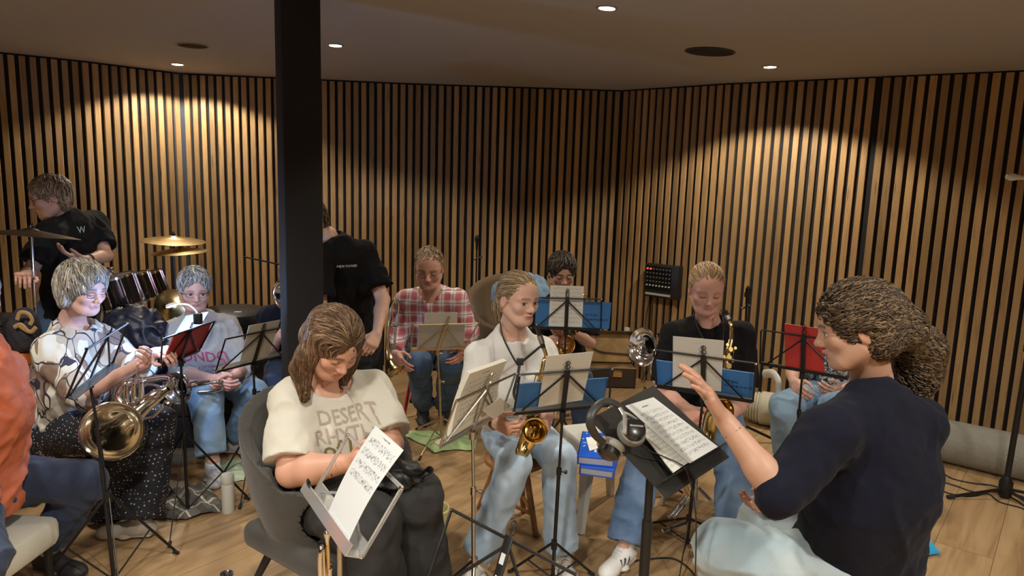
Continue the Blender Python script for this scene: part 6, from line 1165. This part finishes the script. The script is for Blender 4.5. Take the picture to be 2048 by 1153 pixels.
# armchair with denim jacket
q = a(1018, 600, 5.15); BR_ = mat('brown_velvet', (.135, .085, .045), .8, sheen=.4, bump=.1, bscale=60); 
CH = {}
def shellchair(name, label, q, f, m, legm, carve=(), sh=.44, bh=.86, armh=.64, R1=.30, th=.045, seatr=.26, back=.0, h=.011, wide=1.0, cat='armchair', flare=.06):
    q = np.array([q[0], q[1], 0.]); f = nrm(np.array([f[0], f[1], 0.])); l = np.cross(f, [0, 0, 1.]); z = np.array([0, 0, 1.]); root = empty(name, q, label, cat); S = SDF(); A_ = np.array([l, f, z])
    pn = nrm(z-f*-(-(bh-armh)/(2*R1)*1.0)) ; sl = (bh-armh)/(1.55*R1); pn = nrm(z+f*sl); cp = q-f*R1*.95+z*bh
    S.ell(q+z*(bh-.02), (R1*wide+flare, R1+flare, bh-sh+.17), A_, .02, clip=[(cp, pn)]); S.ell(q+z*(bh-.0)+f*.02, (R1*wide-th+flare, R1-th+flare+.01, bh-sh+.08), A_, .02, 's'); 
    S.ell(q+f*(R1+.30)+z*(armh+.12), (R1*wide*.92, .36, .22), A_, .04, 's'); S.rbox(q+f*.03+z*(sh-.03), (seatr*wide, R1*.86, .055), A_, .045, .03)
    S.carve(carve, .016); CH[label[:5]] = S; sdfobj('shell', S, h, m, root)
    for gx in (-1, 1):
        for gy in (-1, 1): p = q+l*gx*.16*wide+f*gy*.15+z*(sh-.07); e = q+l*gx*.235*wide+f*gy*.235+z*.005; MB().tube([p, e], [.019, .012], 12).build('leg', legm, root)
    return root
shellchair('armchair', 'brown velvet armchair against the back wall, a denim jacket over it', a(1022, 640, 5.35), (.1, -1), BR_, BLKM, bh=.90, armh=.66, R1=.30)
q = a(1045, 580, 5.08); lump('denim_jacket', [(a(1060, 572, 5.2), (.12, .07, .09)), (a(1078, 590, 5.15), (.08, .07, .08)), (a(1048, 600, 5.05), (.17, .07, .10)), (a(1002, 590, 5.1), (.07, .08, .10)), (a(1040, 640, 5.08), (.17, .10, .12))], D_BLUE, .009, 'blue denim jacket thrown over the brown armchair', 'jacket', disp=folds(9, .010, (18, 18, 12)), floorcut=False, carve=[CH['brown']])
GV = mat('grey_velvet', (.043, .041, .036), .75, sheen=.18, bump=.12, bscale=30, var=.18, vscale=7)
g = P0['cream']['g']; hq = (g['hipA']+g['hipB'])/2; fq = (g['knA']+g['knB'])/2-hq; shellchair('armchair', 'dark grey velvet tub chair with black legs under the person in the cream t-shirt', hq+nrm([fq[0], fq[1], 0])*.06+np.array([-.015, -.02, 0]), (.80, -.60), GV, mat('black_wood_leg', (.012, .011, .010), .5), sh=underside(P0['cream'], hq, .17, fq)+.012, bh=.80, armh=.56, R1=.325, th=.045, flare=.02, wide=1.0, carve=P0['cream']['fields'], h=.009)
# ---------------------------------------------------------------- seats
WOOD = mat('stool_wood', (.27, .12, .045), .45, var=.3, vscale=12, bump=.1, bscale=60); REDM = mat('red_metal', (.55, .04, .07), .4); WPL = mat('white_plastic_seat', (.62, .63, .60), .4)
def stool(name, label, c, sh, tops, feet, m, r=(.017, .014), seat=.17, seatm=None, cat='stool', square=False, ring=.22, tip=None):
    c = np.array([c[0], c[1], 0.]); root = empty(name, c, label, cat); b = MB()
    if square: b.box(c+np.array([0, 0, sh-.02]), (seat*2, seat*2, .04), bev=.018)
    else: b.lathe([(0, sh), (seat*.9, sh), (seat, sh-.010), (seat, sh-.03), (seat*.9, sh-.038), (0, sh-.038)], c, n=32)
    b.build('seat', seatm or m, root); P = []
    for t_, f_ in zip(tops, feet): p, e = np.array([t_[0], t_[1], sh-.03]), np.array([f_[0], f_[1], .004]); P.append((p, e)); lo = MB().tube([p, e], r, 12).build('leg', m, root); tip and MB().tube([lerp(e, p, .06), e+np.array([0, 0, .001])], r[1]*1.25, 10).build('leg_tip', tip, lo)
    if ring:
        for i in range(len(P)): x, y = lerp(P[i][1], P[i][0], ring), lerp(P[(i+1) % len(P)][1], P[(i+1) % len(P)][0], ring); MB().tube([x, y], r[1]*.7, 8).build('stretcher', m, root)
    return root
f1, f2, f3, f4 = atz(958, 1018, 0), atz(1072, 1074, 0), atz(1047, 1026, 0), atz(1000, 985, 0); c = (f1+f2+f3)/3; hq = (P0['girl']['g']['hipA']+P0['girl']['g']['hipB'])/2; c = hq[:2]; tp = lambda f_: c+(np.array(f_[:2])-c)*.42
stool('wooden_stool', 'tall brown wooden stool under the girl with the saxophone', c, underside(P0['girl'], c, .14)-.002, [tp(f1), tp(f2), tp(f3)], [f1, f2, f3], WOOD, seat=.15, ring=.3)
g = P0['plaid']['g']; hq = (g['hipA']+g['hipB'])/2; fa, fb = atz(808, 836, 0), atz(912, 836, 0); c = np.array([(fa[0]+fb[0])/2, fa[1]+.17]); fs = [fa, fb, fb+np.array([0, .34, 0]), fa+np.array([0, .34, 0])]; stool('red_stool', 'red metal stool under the person in the plaid shirt', c, underside(P0['plaid'], c, .15)-.002, [c+(x[:2]-c)*.72 for x in fs], fs, REDM, r=(.011, .011), seat=.16, seatm=mat('black_vinyl'), ring=0, tip=RUB)
def chairbox(name, label, o_, m, seatm=None, w=.20, cat='chair', dz=-.085, back=None, dy=0):
    g = o_['g']; hq = (g['hipA']+g['hipB'])/2; fq = (g['knA']+g['knB'])/2-hq; f = nrm([fq[0], fq[1], 0]); l = np.cross(f, [0, 0, 1.]); c = hq+f*(.03+dy); sh = underside(o_, c, w, f)-.003; c[2] = 0; root = empty(name, c, label, cat); A_ = [l, f, np.array([0, 0, 1.])]
    MB().box(c+np.array([0, 0, sh-.02]), (w*2, w*2, .045), A_, bev=.018).build('seat', seatm or m, root)
    for gx in (-1, 1):
        for gy in (-1, 1): MB().tube([c+l*gx*(w-.03)+f*gy*(w-.03)+np.array([0, 0, sh-.03]), c+l*gx*(w+.01)+f*gy*(w+.01)+np.array([0, 0, .003])], [.016, .012], 10).build('leg', m, root)
    if back:
        b = MB(); 
        for gx in (-1, 1): MB().tube([c-f*(w+.05)+l*gx*(w-.02)+np.array([0, 0, sh-.03]), c-f*(w+.09)+l*gx*(w-.02)+np.array([0, 0, sh+back])], .013, 10).build('back_post', m, root)
        MB().box(c-f*(w+.08)+np.array([0, 0, sh+back*.7]), (w*1.9, .02, back*.55), A_, bev=.008).build('backrest', seatm or m, root)
    return root
BV = mat('black_vinyl')
chairbox('chair', 'black chair under the person with dark hair and glasses at the back', P0['back'], BLKM, BV, w=.14, dy=-.04); chairbox('chair', 'dark chair under the half hidden person left of the pillar', P0['hornist'], BLKM, BV, back=.3, w=.17)
chairbox('stool', 'dark stool under the conductor', P0['conductor'], BLKM, BV, w=.15, dz=-.12, dy=-.05)
chairbox('chair', 'white plastic chair under the person in the v-neck', P0['right'], WPL, w=.16, dz=-.12, dy=-.02)
# leather ottoman under the person in grey, stool under the blouse
LEB = mat('brown_leather', (.060, .042, .032), .5, bump=.2, bscale=50)
def ottoman(label, c, size, f, m, legm=None):
    f = nrm([f[0], f[1], 0]); l = np.cross(f, [0, 0, 1.]); c = np.array([c[0], c[1], 0.]); root = empty('ottoman', c, label, 'ottoman'); A_ = [l, f, np.array([0, 0, 1.])]; MB().box(c+np.array([0, 0, size[2]-.05]), (size[0], size[1], .10), A_, bev=.03).build('cushion', m, root); MB().box(c+np.array([0, 0, (size[2]-.1)/2]), (size[0]-.015, size[1]-.015, size[2]-.1), A_, bev=.012).build('base', m, root); return root
g = P0['grey']['g']; hq = (g['hipA']+g['hipB'])/2; ottoman('brown leather ottoman under the person in the grey sweatshirt', hq+np.array([.0, .02, 0]), (.44, .34, underside(P0['grey'], hq+np.array([.0, .02, 0]), .19, (.3, -1))-.002), (.3, -1), LEB)
g = P0['blouse']['g']; hq = (g['hipA']+g['hipB'])/2; ottoman('dark beige pouf under the person in the leaf-patterned blouse', hq+np.array([.02, .05, 0]), (.28, .28, underside(P0['blouse'], hq+np.array([.02, .05, 0]), .14, (.6, -.8))-.002), (.6, -.8), mat('beige_leather', (.16, .145, .115), .55, bump=.2, bscale=50))
# white bench at left
P = [atz(-60, 1062, .40), atz(78, 978, .40)]; c = (P[0]+P[1])/2; root = empty('bench', (c[0], c[1], 0), 'white padded bench under the person in orange at the left edge', 'bench'); u = nrm(P[1]-P[0]); v = np.array([-u[1], u[0], 0.]); zz = np.array([0, 0, 1.]); WV = mat('white_vinyl', (.66, .66, .58), .35, bump=.08, bscale=12)
b = MB(); cc = c+v*.05-u*.15; bh_ = underside(P0['orange'], cc, .28, v, .17)-.011; b.box((cc[0], cc[1], bh_-.06), (.56, .34, .12), [u, v, zz], bev=.035); b.build('cushion', WV, root)
for gx in (-1, 1):
    for gy in (-1, 1): q = cc+u*gx*.24+v*gy*.13; MB().tube([(q[0], q[1], bh_-.11), (q[0], q[1], .003)], .016, 10).build('leg', BLKM, root)
# white plastic stool with the blue binders
fa, fb = atz(1180, 1088, 0), atz(1302, 1068, 0); u = nrm(fb-fa); v = np.array([-u[1], u[0], 0]); fa, fb = fa+v*.10, fb+v*.10; sh = .44; W_ = np.linalg.norm(fb-fa); c = (fa+fb)/2+v*W_/2; root = empty('plastic_stool', c, 'white plastic garden stool carrying the blue binders', 'stool'); S = SDF(); A_ = np.array([u, v, zz]); S.rbox(c+zz*(sh-.018), (W_/2-.012, W_/2-.012, .018), A_, .012, .01); S.rbox(c+zz*(sh-.045), (W_/2-.01, W_/2-.01, .030), A_, .01, .01); S.rbox(c+zz*(sh-.07), (W_/2-.03, W_/2-.03, .045), A_, .01, .004, 's'); sdfobj('seat', S, .006, WPL, root)
for gx in (-1, 1):
    for gy in (-1, 1): p = c+u*gx*(W_/2-.045)+v*gy*(W_/2-.045)+zz*(sh-.03); e = c+u*gx*(W_/2+.005)+v*gy*(W_/2+.005)+zz*.004; MB().tube([p, lerp(p, e, .5), e], [.042, .030, .021], 4).build('leg', WPL, root)
BB = mat('binder_blue', (.008, .10, .62), .35); WP_ = mat('white_print2', (.75, .78, .80), .5); PG = mat('page_block', (.36, .36, .40), .8)
def binder(label, quad, z, th):
    P = [atz(x, y, z+th) for x, y in quad]; root = empty('binder', sum(P)/4, label, 'binder'); c = sum(P)/4; du = nrm(P[1]-P[0]); dv = nrm(P[3]-P[0]); dv = nrm(dv-du*(dv@du)); w_, h_ = np.linalg.norm(P[1]-P[0]), np.linalg.norm(P[3]-P[0]); A_ = [du, dv, zz]; c[2] = z
    MB().box(c+zz*(th-.0015), (w_, h_, .003), A_).build('cover', BB, root); MB().box(c+zz*.0015, (w_, h_, .003), A_).build('cover', BB, root); MB().box(c-du*(w_/2-.0015)+zz*th/2, (.003, h_, th), A_).build('spine', BB, root); MB().box(c+zz*th/2, (w_-.012, h_-.008, th-.007), A_).build('page_block', PG, root); return root, c, du, dv, w_, h_
binder('plain blue binder, lower of the two on the white plastic stool', [(1167, 892), (1230, 900), (1237, 940), (1170, 937)], sh, .034)
root, c, du, dv, w_, h_ = binder('bright blue binder with small white shapes, upper of the two on the white plastic stool', [(1163, 862), (1230, 868), (1232, 924), (1156, 912)], sh+.035, .036); Rr = random.Random(4)
for k in range(20):
    x, y = Rr.uniform(-.44, .44)*w_, Rr.uniform(-.44, .44)*h_; a_ = Rr.uniform(0, 3); s_ = Rr.choice([(.006, .006), (.02, .004), (.007, .007), (.016, .004)]); MB().box(c+du*x+dv*y+zz*(.0366), (s_[0], s_[1], .0008), [du*math.cos(a_)+dv*math.sin(a_), dv*math.cos(a_)-du*math.sin(a_), zz]).build('printed_shape', WP_, root)
flat_text('B', c-du*.0+dv*h_*.30+zz*.0366, du, -dv, .045, WP_, root, n=zz, align='CENTER')
P = [atz(x, y, sh+.0735) for x, y in ((1172, 876), (1196, 876), (1209, 893), (1206, 903), (1179, 903))]; b = MB(); b.sheet(P[0], P[1], P[2], P[4], th=-.0015, nx=2, ny=2); o = b.build('card', PLAINP, smooth=False); tag(o, 'small white card lying on the upper blue binder', 'card')
# white chair of the person behind
g = P0['behind']['g']; chairbox('chair', 'white plastic garden chair under the person in the black and white blouse', P0['behind'], WPL, back=.28, w=.19, dz=-.11); 
o = bpy.context.view_layer
rt = near('white plastic garden chair under the person in the black and white blouse'); hq = (g['hipA']+g['hipB'])/2
for px, py, Y, dx in ((1556, 762, 4.08, 0),):
    p = a(px, py, Y); MB().tube(arc([p+np.array([.0, .22, -.02]), p+np.array([0, .1, .015]), p, p+np.array([0, -.02, -.05]), p+np.array([.01, -.02, -.3])], 5), .022, 10, flat=(1.3, .8)).build('armrest', WPL, rt)
# ---------------------------------------------------------------- microphones
def micstand(label, top, foot, boom=None, mic=None, legs=3, angs=None, rot=0, r=.010, base=.25, flatlegs=False):
    top = np.array(top, float); f = np.array([foot[0], foot[1], 0.]); root = empty('microphone_stand', f, label, 'microphone stand'); MB().tube([top, lerp(top, f, .5)], r*.75, 10).build('upper_pole', BLKM, root); MB().tube([lerp(top, f, .45), f+zz*.05], r, 10).build('lower_pole', BLKM, root); j = lerp(top, f, .46); MB().tube([j+zz*.025, j-zz*.025], r*1.7, 10).build('collar', BLKM, root)
    MB().lathe([(0, .13), (.02, .13), (.035, .09), (.035, .02), (.02, .0), (0, 0)], f, n=16).build('tripod_hub', BLKM, root)
    for k in range(legs): an = rot+k*2.094 if angs is None else angs[k]; d = np.array([math.cos(an), math.sin(an), 0]); lo = MB().tube([f+d*.03+zz*(.05 if flatlegs else .11), f+d*base+zz*.012], .009, 8).build('leg', BLKM, root); MB().tube([f+d*(base-.03)+zz*.014, f+d*(base+.01)+zz*.012], .012, 8).build('rubber_foot', RUB, lo)
    if boom: MB().tube([np.array(boom[0]), np.array(boom[1])], .006, 8).build('boom', BLKM, root); MB().box(top, (.03, .03, .035), bev=.006).build('boom_clamp', BLKM, root)
    if mic: P, d, m = np.array(mic[0]), nrm(mic[1]), mic[2]; MB().lathe([(0, -.06), (.010, -.06), (.012, -.02), (.014, .0), (.019, .015), (.020, .04), (.012, .058), (0, .062)], P, d, 16).build('microphone', m, root)
    return root
micstand('black microphone stand against the back wall, right of the person in plaid', a(954, 478, 5.84), a(950, 700, 5.84), mic=(a(954, 485, 5.84), (0, 0, 1), BLKM), boom=(a(948, 520, 5.84), a(964, 514, 5.80)))
micstand('black microphone stand behind the shoulder of the person in the v-neck', a(1494, 590, 4.5), a(1488, 800, 4.5), mic=(a(1496, 590, 4.5), (.05, 0, 1), BLKM), boom=(a(1482, 618, 4.48), a(1500, 612, 4.5)))
micstand('black boom stand reaching left from behind the pillar', a(600, 536, 5.0), a(604, 700, 5.0), boom=(a(487, 514, 5.0), a(600, 538, 5.0)))
f = atz(2008, 996, 0); micstand('tall black microphone stand at the right edge with white microphone', np.array([f[0]+.03, f[1], 1.62]), f, mic=(a(2034, 355, 3.78), (-1, -.05, .03), mat('white_mic', (.72, .72, .70), .35)), boom=(a(2044, 356, 3.79), (f[0]+.32, f[1], 1.58)), angs=(3.26, 4.97, 6.11), base=.34, r=.016, flatlegs=True)
# ---------------------------------------------------------------- floor things
RUG = mat('rolled_carpet', (.27, .26, .225), .95, bump=.5, bscale=120, var=.08, vscale=20); p0, p1 = np.array([2.16, 4.80, 0]), np.array([3.80, 3.47, 0]); u = nrm(p1-p0); r_ = .135; root = empty('rolled_carpet', (p0+p1)/2, 'grey-beige carpet roll along the right wall', 'carpet roll'); MB().tube([p0+zz*r_, lerp(p0, p1, .5)+zz*r_, p1+zz*r_], r_, 36).build('roll', RUG, root)
q = atz(1517, 852, 0)+np.array([.0, .06, 0]); root = empty('ribbed_roll', q, 'ribbed cream roll end on the floor left of the blue jeans', 'roll'); ax = nrm(np.array([-.75, .35, 0])); pr = []
for k in range(6): pr += [(.070+.006*k, .105-.02*k), (.082+.006*k, .100-.02*k), (.082+.006*k, .09-.02*k), (.074+.006*k, .086-.02*k)]
MB().lathe([(0, .11)]+pr+[(.12, -.03), (.12, -.16), (0, -.16)], q+zz*.12, ax, 36).build('roll', mat('cream_rubber', (.50, .48, .38), .7), root)
def cable(label, pts, r=.004): P = [atz(x, y, .0045) for x, y in pts]; return tag(MB().tube(arc(P, 8), r, 6).build('cable', RUB), label, 'cable')
cable('black cable on the floor nearest the carpet roll at right', [(1882, 944), (1905, 958), (1945, 967), (1985, 972), (2020, 985), (2060, 1000)]); cable('black cable looping on the floor left of the tall microphone stand', [(1868, 960), (1910, 972), (1950, 985), (1990, 984), (2030, 1000), (2070, 1030)]); cable('lowest black cable on the floor by the tall microphone stand', [(1866, 974), (1900, 988), (1940, 993), (1975, 988), (2000, 1005), (2050, 1020), (2080, 1050)]); cable('thin black cable on the floor behind the conductor stand', [(1240, 1128), (1290, 1120), (1345, 1118), (1380, 1140), (1400, 1170)]); cable('thin black cable on the floor right of the open case', [(1283, 800), (1288, 780), (1290, 775), (1300, 790)])
def cloth(name, label, cat, outline, zc, m, seed=1, h=.009, amp=.018):
    P = [atz(x, y, .0) for x, y in outline]; c = sum(P)/len(P); n_ = len(P); rings = 14; V = [c]; 
    for k in range(1, rings+1):
        for i in range(72):
            t_ = i/72*n_; i0 = int(t_); w_ = t_-i0; w_ = w_*w_*(3-2*w_); e = P[i0 % n_]*(1-w_)+P[(i0+1) % n_]*w_; V.append(lerp(c, e, k/rings))
    V = np.array(V); rr = np.concatenate([[0]]+[[k/rings]*72 for k in range(1, rings+1)]); zf = zc*(1-rr**2.5)+.004; V[:, 2] = zf+np.abs(vnoise(V*13+seed*3, seed))*amp*(1.3-rr)+np.abs(vnoise(V*30+seed, seed+2))*amp*.4; Fs = [(0, 1+i, 1+(i+1) % 72) for i in range(72)]+[(1+(k-1)*72+i, 1+k*72+i, 1+k*72+(i+1) % 72, 1+(k-1)*72+(i+1) % 72) for k in range(1, rings) for i in range(72)]
    b = MB(); b.add(V, Fs); o = b.build(name, m); md = o.modifiers.new('thickness', 'SOLIDIFY'); md.thickness = .004; md.offset = 1; ms = o.modifiers.new('smooth', 'SUBSURF'); ms.levels = ms.render_levels = 1; return tag(o, label, cat)
GRN = mat('green_cloth', (.42, .58, .27), .9, bump=.4, bscale=120, sheen=.2); cloth('green_towel', 'crumpled light green towel on the floor under the brass-coloured stand', 'towel', [(800, 868), (850, 866), (905, 864), (935, 866), (955, 880), (950, 905), (905, 902), (868, 910), (850, 895), (822, 882)], .02, GRN, 3, amp=.034)
cloth('green_cloth', 'pale green cloth on the floor behind the white thermos bottle', 'cloth', [(442, 926), (485, 918), (500, 935), (492, 962), (455, 968), (438, 950)], .015, mat('pale_green_cloth', (.50, .62, .45), .9, bump=.3, bscale=100), 5, amp=.02)
def tartanfn(nt, b, tc):
    mp = node(nt, 'ShaderNodeMapping'); mp.inputs['Rotation'].default_value = (0, 0, .5); nt.links.new(tc.outputs['Object'], mp.inputs[0]); sx = node(nt, 'ShaderNodeSeparateXYZ'); nt.links.new(mp.outputs[0], sx.inputs[0]); c = (.16, .15, .135)
    for i, s in ((0, 8), (1, 8)):
        f_ = mathn(nt, 'FRACT', mathn(nt, 'MULTIPLY', sx.outputs[i], s)); c = mixc(nt, mathn(nt, 'MULTIPLY', mathn(nt, 'LESS_THAN', f_, .35), .5), c, (.06, .058, .055)); c = mixc(nt, mathn(nt, 'COMPARE', f_, .6, .04), c, (.62, .60, .55))
    nt.links.new(c, b.inputs['Base Color'])
cloth('tartan_blanket', 'grey and white checked blanket heaped on the floor under the left music stand', 'blanket', [(285, 1000), (320, 988), (365, 1000), (385, 975), (410, 972), (448, 1012), (440, 1028), (400, 1036), (370, 1045), (320, 1042), (290, 1030)], .03, mat('tartan', rough=.95, fn=tartanfn), 7, amp=.05)
q = atz(457, 1024, 0); root = empty('thermos_bottle', q, 'white thermos bottle standing on the floor left of the grey velvet chair', 'bottle'); WM = mat('matte_white', (.66, .67, .62), .45); MB().lathe([(0, 0), (.029, 0), (.0305, .004), (.0305, .150), (.0295, .153)], q, n=32).build('body', WM, root); MB().lathe([(.0295, .154), (.031, .156), (.031, .195), (.028, .2), (0, .201)], q, n=32).build('cap', WM, root)
q = atz(453, 1147, .008); root = tag(MB().lathe([(0, .004), (.010, .005), (.016, .010), (.026, .008), (.029, .002), (.026, 0), (0, 0)], (q[0], q[1], 0), n=28).build('metal_disc', CHROME), 'small round silver metal disc on the floor at the bottom left', 'metal disc')
q = a(858, 1120, 2.74); YB = mat('pale_yellow', (.66, .60, .26), .6); root = empty('yellow_bin', (q[0], q[1], 0), 'pale yellow bag-lined bucket beside the knee in charcoal trousers', 'bucket'); b = MB(); zt = atz(868, 1066, .0); tz = .27; b.lathe([(.055, 0), (.062, .1), (.068, tz), (.072, tz+.004), (.064, tz-.002), (.056, .1), (.05, .006), (0, .006)], (q[0]+.0, q[1]+.12, 0), n=28); b.build('body', YB, root); MB().tube([np.array([q[0], q[1]+.12, tz+.004])+.070*np.array([math.cos(t_), math.sin(t_), 0]) for t_ in np.linspace(0, 6.28, 29)[:-1]], .006, 6, close=True).build('rim', YB, root)
P = [atz(1835, 1095, .018), atz(1862, 1082, .04), atz(1882, 1106, .018), atz(1838, 1112, .016)]; tag(MB().sheet(*P, th=.004, bend=.01).build('blue_pouch', mat('cyan_plastic', (.03, .33, .62), .35)), 'bright blue plastic wrapper on the floor behind the conductor', 'wrapper')
# lap bag of the person in cream
q = a(800, 955, 2.44); S = SDF(); S.ell(a(790, 955, 2.44), (.085, .07, .06), None, .03); S.ell(a(820, 950, 2.44), (.05, .045, .045), None, .03); S.disp = folds(3, .006, (20, 20, 20)); BAGM = mat('black_nylon', (.012, .012, .013), .5, bump=.2, bscale=90); S.carve(P0['cream']['fields'], .014); root = empty('belt_bag', q, 'small black bag with wide strap on the lap in charcoal trousers', 'bag'); sdfobj('pouch', S, .007, BAGM, root); liftb = lambda P_: [p_+max(0, .056-min(float(fd.at(np.array([p_]))[0]) for fd in P0['cream']['fields']))*np.array([.25, -.35, .90]) for p_ in P_]
MB().tube(arc(liftb([a(772, 928, 2.48), a(795, 925, 2.42), a(812, 945, 2.38), a(835, 962, 2.40), a(850, 955, 2.44), a(856, 968, 2.44), a(838, 985, 2.42), a(815, 982, 2.40)]), 6), .017, 8, flat=(1, .14)).build('strap', BAGM, root); MB().box(a(832, 960, 2.38), (.03, .012, .02), bev=.003).build('buckle', EBON, root)
# things at the far left
q = a(4, 690, 3.45); root = empty('flight_case', (q[0], q[1], 0), 'black equipment case with metal corners at the far left', 'flight case'); cz = .47; b = MB(); b.box((q[0]-.02, q[1], cz), (.20, .20, .94), bev=.01); b.build('body', HARD, root)
for gx in (-1, 1):
    for gz in (.93, .60): MB().lathe([(0, .012), (.014, .009), (.018, 0)], (q[0]-.02+gx*.085, q[1]-.100, gz-.02), (0, -1, 0), 12).build('metal_corner', CHROME, root)
MB().tube(arc([(q[0]-.07, q[1]-.10, .78), (q[0]-.05, q[1]-.135, .77), (q[0]+.01, q[1]-.135, .77), (q[0]+.03, q[1]-.10, .78)], 5), .008, 8).build('handle', BLKM, root)
q = a(50, 745, 3.36); root = empty('equipment_box', (q[0], q[1], 0), 'dark grey box with an orange block on top at the far left', 'box'); MB().box((q[0], q[1], .36), (.11, .16, .72), bev=.01).build('body', mat('dark_grey_box', (.05, .047, .04), .6), root); 
o = MB().box((q[0]-.0, q[1]-.02, .753), (.085, .10, .066), bev=.01).build('orange_box', mat('orange_plastic', (.62, .16, .02), .45)); tag(o, 'small bright orange box left of the leaf-patterned blouse', 'box')
TANL = mat('tan_leather', (.36, .22, .09), .5, bump=.2, bscale=60); root = empty('leather_bag', a(50, 655, 3.34), 'dark bag with tan leather straps sitting on the orange box', 'bag'); qb = a(50, 655, 3.34); S = SDF(); S.ell((qb[0], qb[1], .89), (.075, .06, .115), None, .03); S._a(lambda X, Y, Z: Z*1.0-.795+0*X+0*Y, (qb[0]-1, qb[1]-1, 0), (qb[0]+1, qb[1]+1, .795), 's', .003); S.disp = folds(4, .005, (14, 14, 14)); sdfobj('pouch', S, .009, mat('dark_canvas', (.02, .02, .03), .8), root)
for pts in ([(34, 640), (40, 626), (56, 628), (64, 640), (60, 650)], [(38, 652), (50, 660), (62, 664), (72, 655)], [(28, 655), (42, 650), (56, 664)]): MB().tube(arc([a(x, y, 3.265) for x, y in pts], 6), .010, 8, flat=(1, .35)).build('strap', TANL, root)
P = [a(52, 852, 2.85), a(75, 846, 2.95), a(73, 855, 2.95), a(52, 862, 2.85)]; tag(MB().sheet(*P, th=.0015).build('paper_sheet', PLAINP), 'corner of white paper behind the orange shirt at the left edge', 'paper')
# chrome instrument stand behind the conductor stand
q = a(1392, 1035, 3.18); root = empty('instrument_stand', (q[0], q[1], 0), 'chrome folding instrument stand with gold-tipped arm behind the conductor stand', 'instrument stand'); MB().tube([a(1392, 925, 3.18), (q[0], q[1], .13)], .008, 10).build('pole', CHROME, root)
for p, e in (((1398, 978, 3.17), (1422, 1002, 3.06)), ((1392, 1040, 3.18), (1424, 1050, 3.04)), ((1388, 1042, 3.2), (1325, 1062, 3.1))): MB().tube([a(*p), a(*e)], .008, 8).build('leg', CHROME, root)
for dx in (0, 10): MB().tube([a(1372+dx, 994, 3.1), a(1338+dx, 1035, 3.0)], .009, 10).build('arm', CHROME, root)
MB().tube(arc([a(1370, 966, 3.1), a(1373, 980, 3.1), a(1378, 994, 3.1)], 4), .011, 10).build('gold_clip', BRS, root); MB().lathe([(0, .012), (.009, .009), (.011, 0), (.009, -.008), (0, -.01)], a(1371, 966, 3.1), (0, 0, 1), 14).build('end_knob', SILV, root)
# jewellery and small wearables
g = P0['girl']['g']; 
def band(p0, p1, r, w_, m, root, name='bracelet'): d = nrm(np.array(p1)-np.array(p0)); MB().lathe([(r, -w_), (r+.0035, -w_*.7), (r+.0035, w_*.7), (r, w_), (r-.001, 0), (r, -w_)], p0, d, 24).build(name, m, root)
band(lerp(g['elA'], g['wrA'], .96), g['wrA'], .0255, .008, EBON, P0['girl']['root'], 'watch'); band(lerp(g['elB'], g['wrB'], .96), g['wrB'], .0255, .006, mat('cream_band', (.62, .55, .42), .5), P0['girl']['root'])
g = P0['conductor']['g']; band(lerp(g['elB'], g['wrB'], .90), g['wrB'], .031, .005, EBON, P0['conductor']['root']); g = P0['drummer']['g']; band(lerp(g['elB'], g['wrB'], .9), g['wrB'], .030, .008, EBON, P0['drummer']['root'], 'watch')
b = MB(); L = P0['girl']; c, A = L['c'], L['A']; MB().lathe([(0, .005), (.004, .003), (.004, -.003), (0, -.005)], c+A@np.zeros(3)-A[0]*.076-A[2]*.045-A[1]*.01, (0, 0, 1), 10).build('earring', SILV, L['root'])
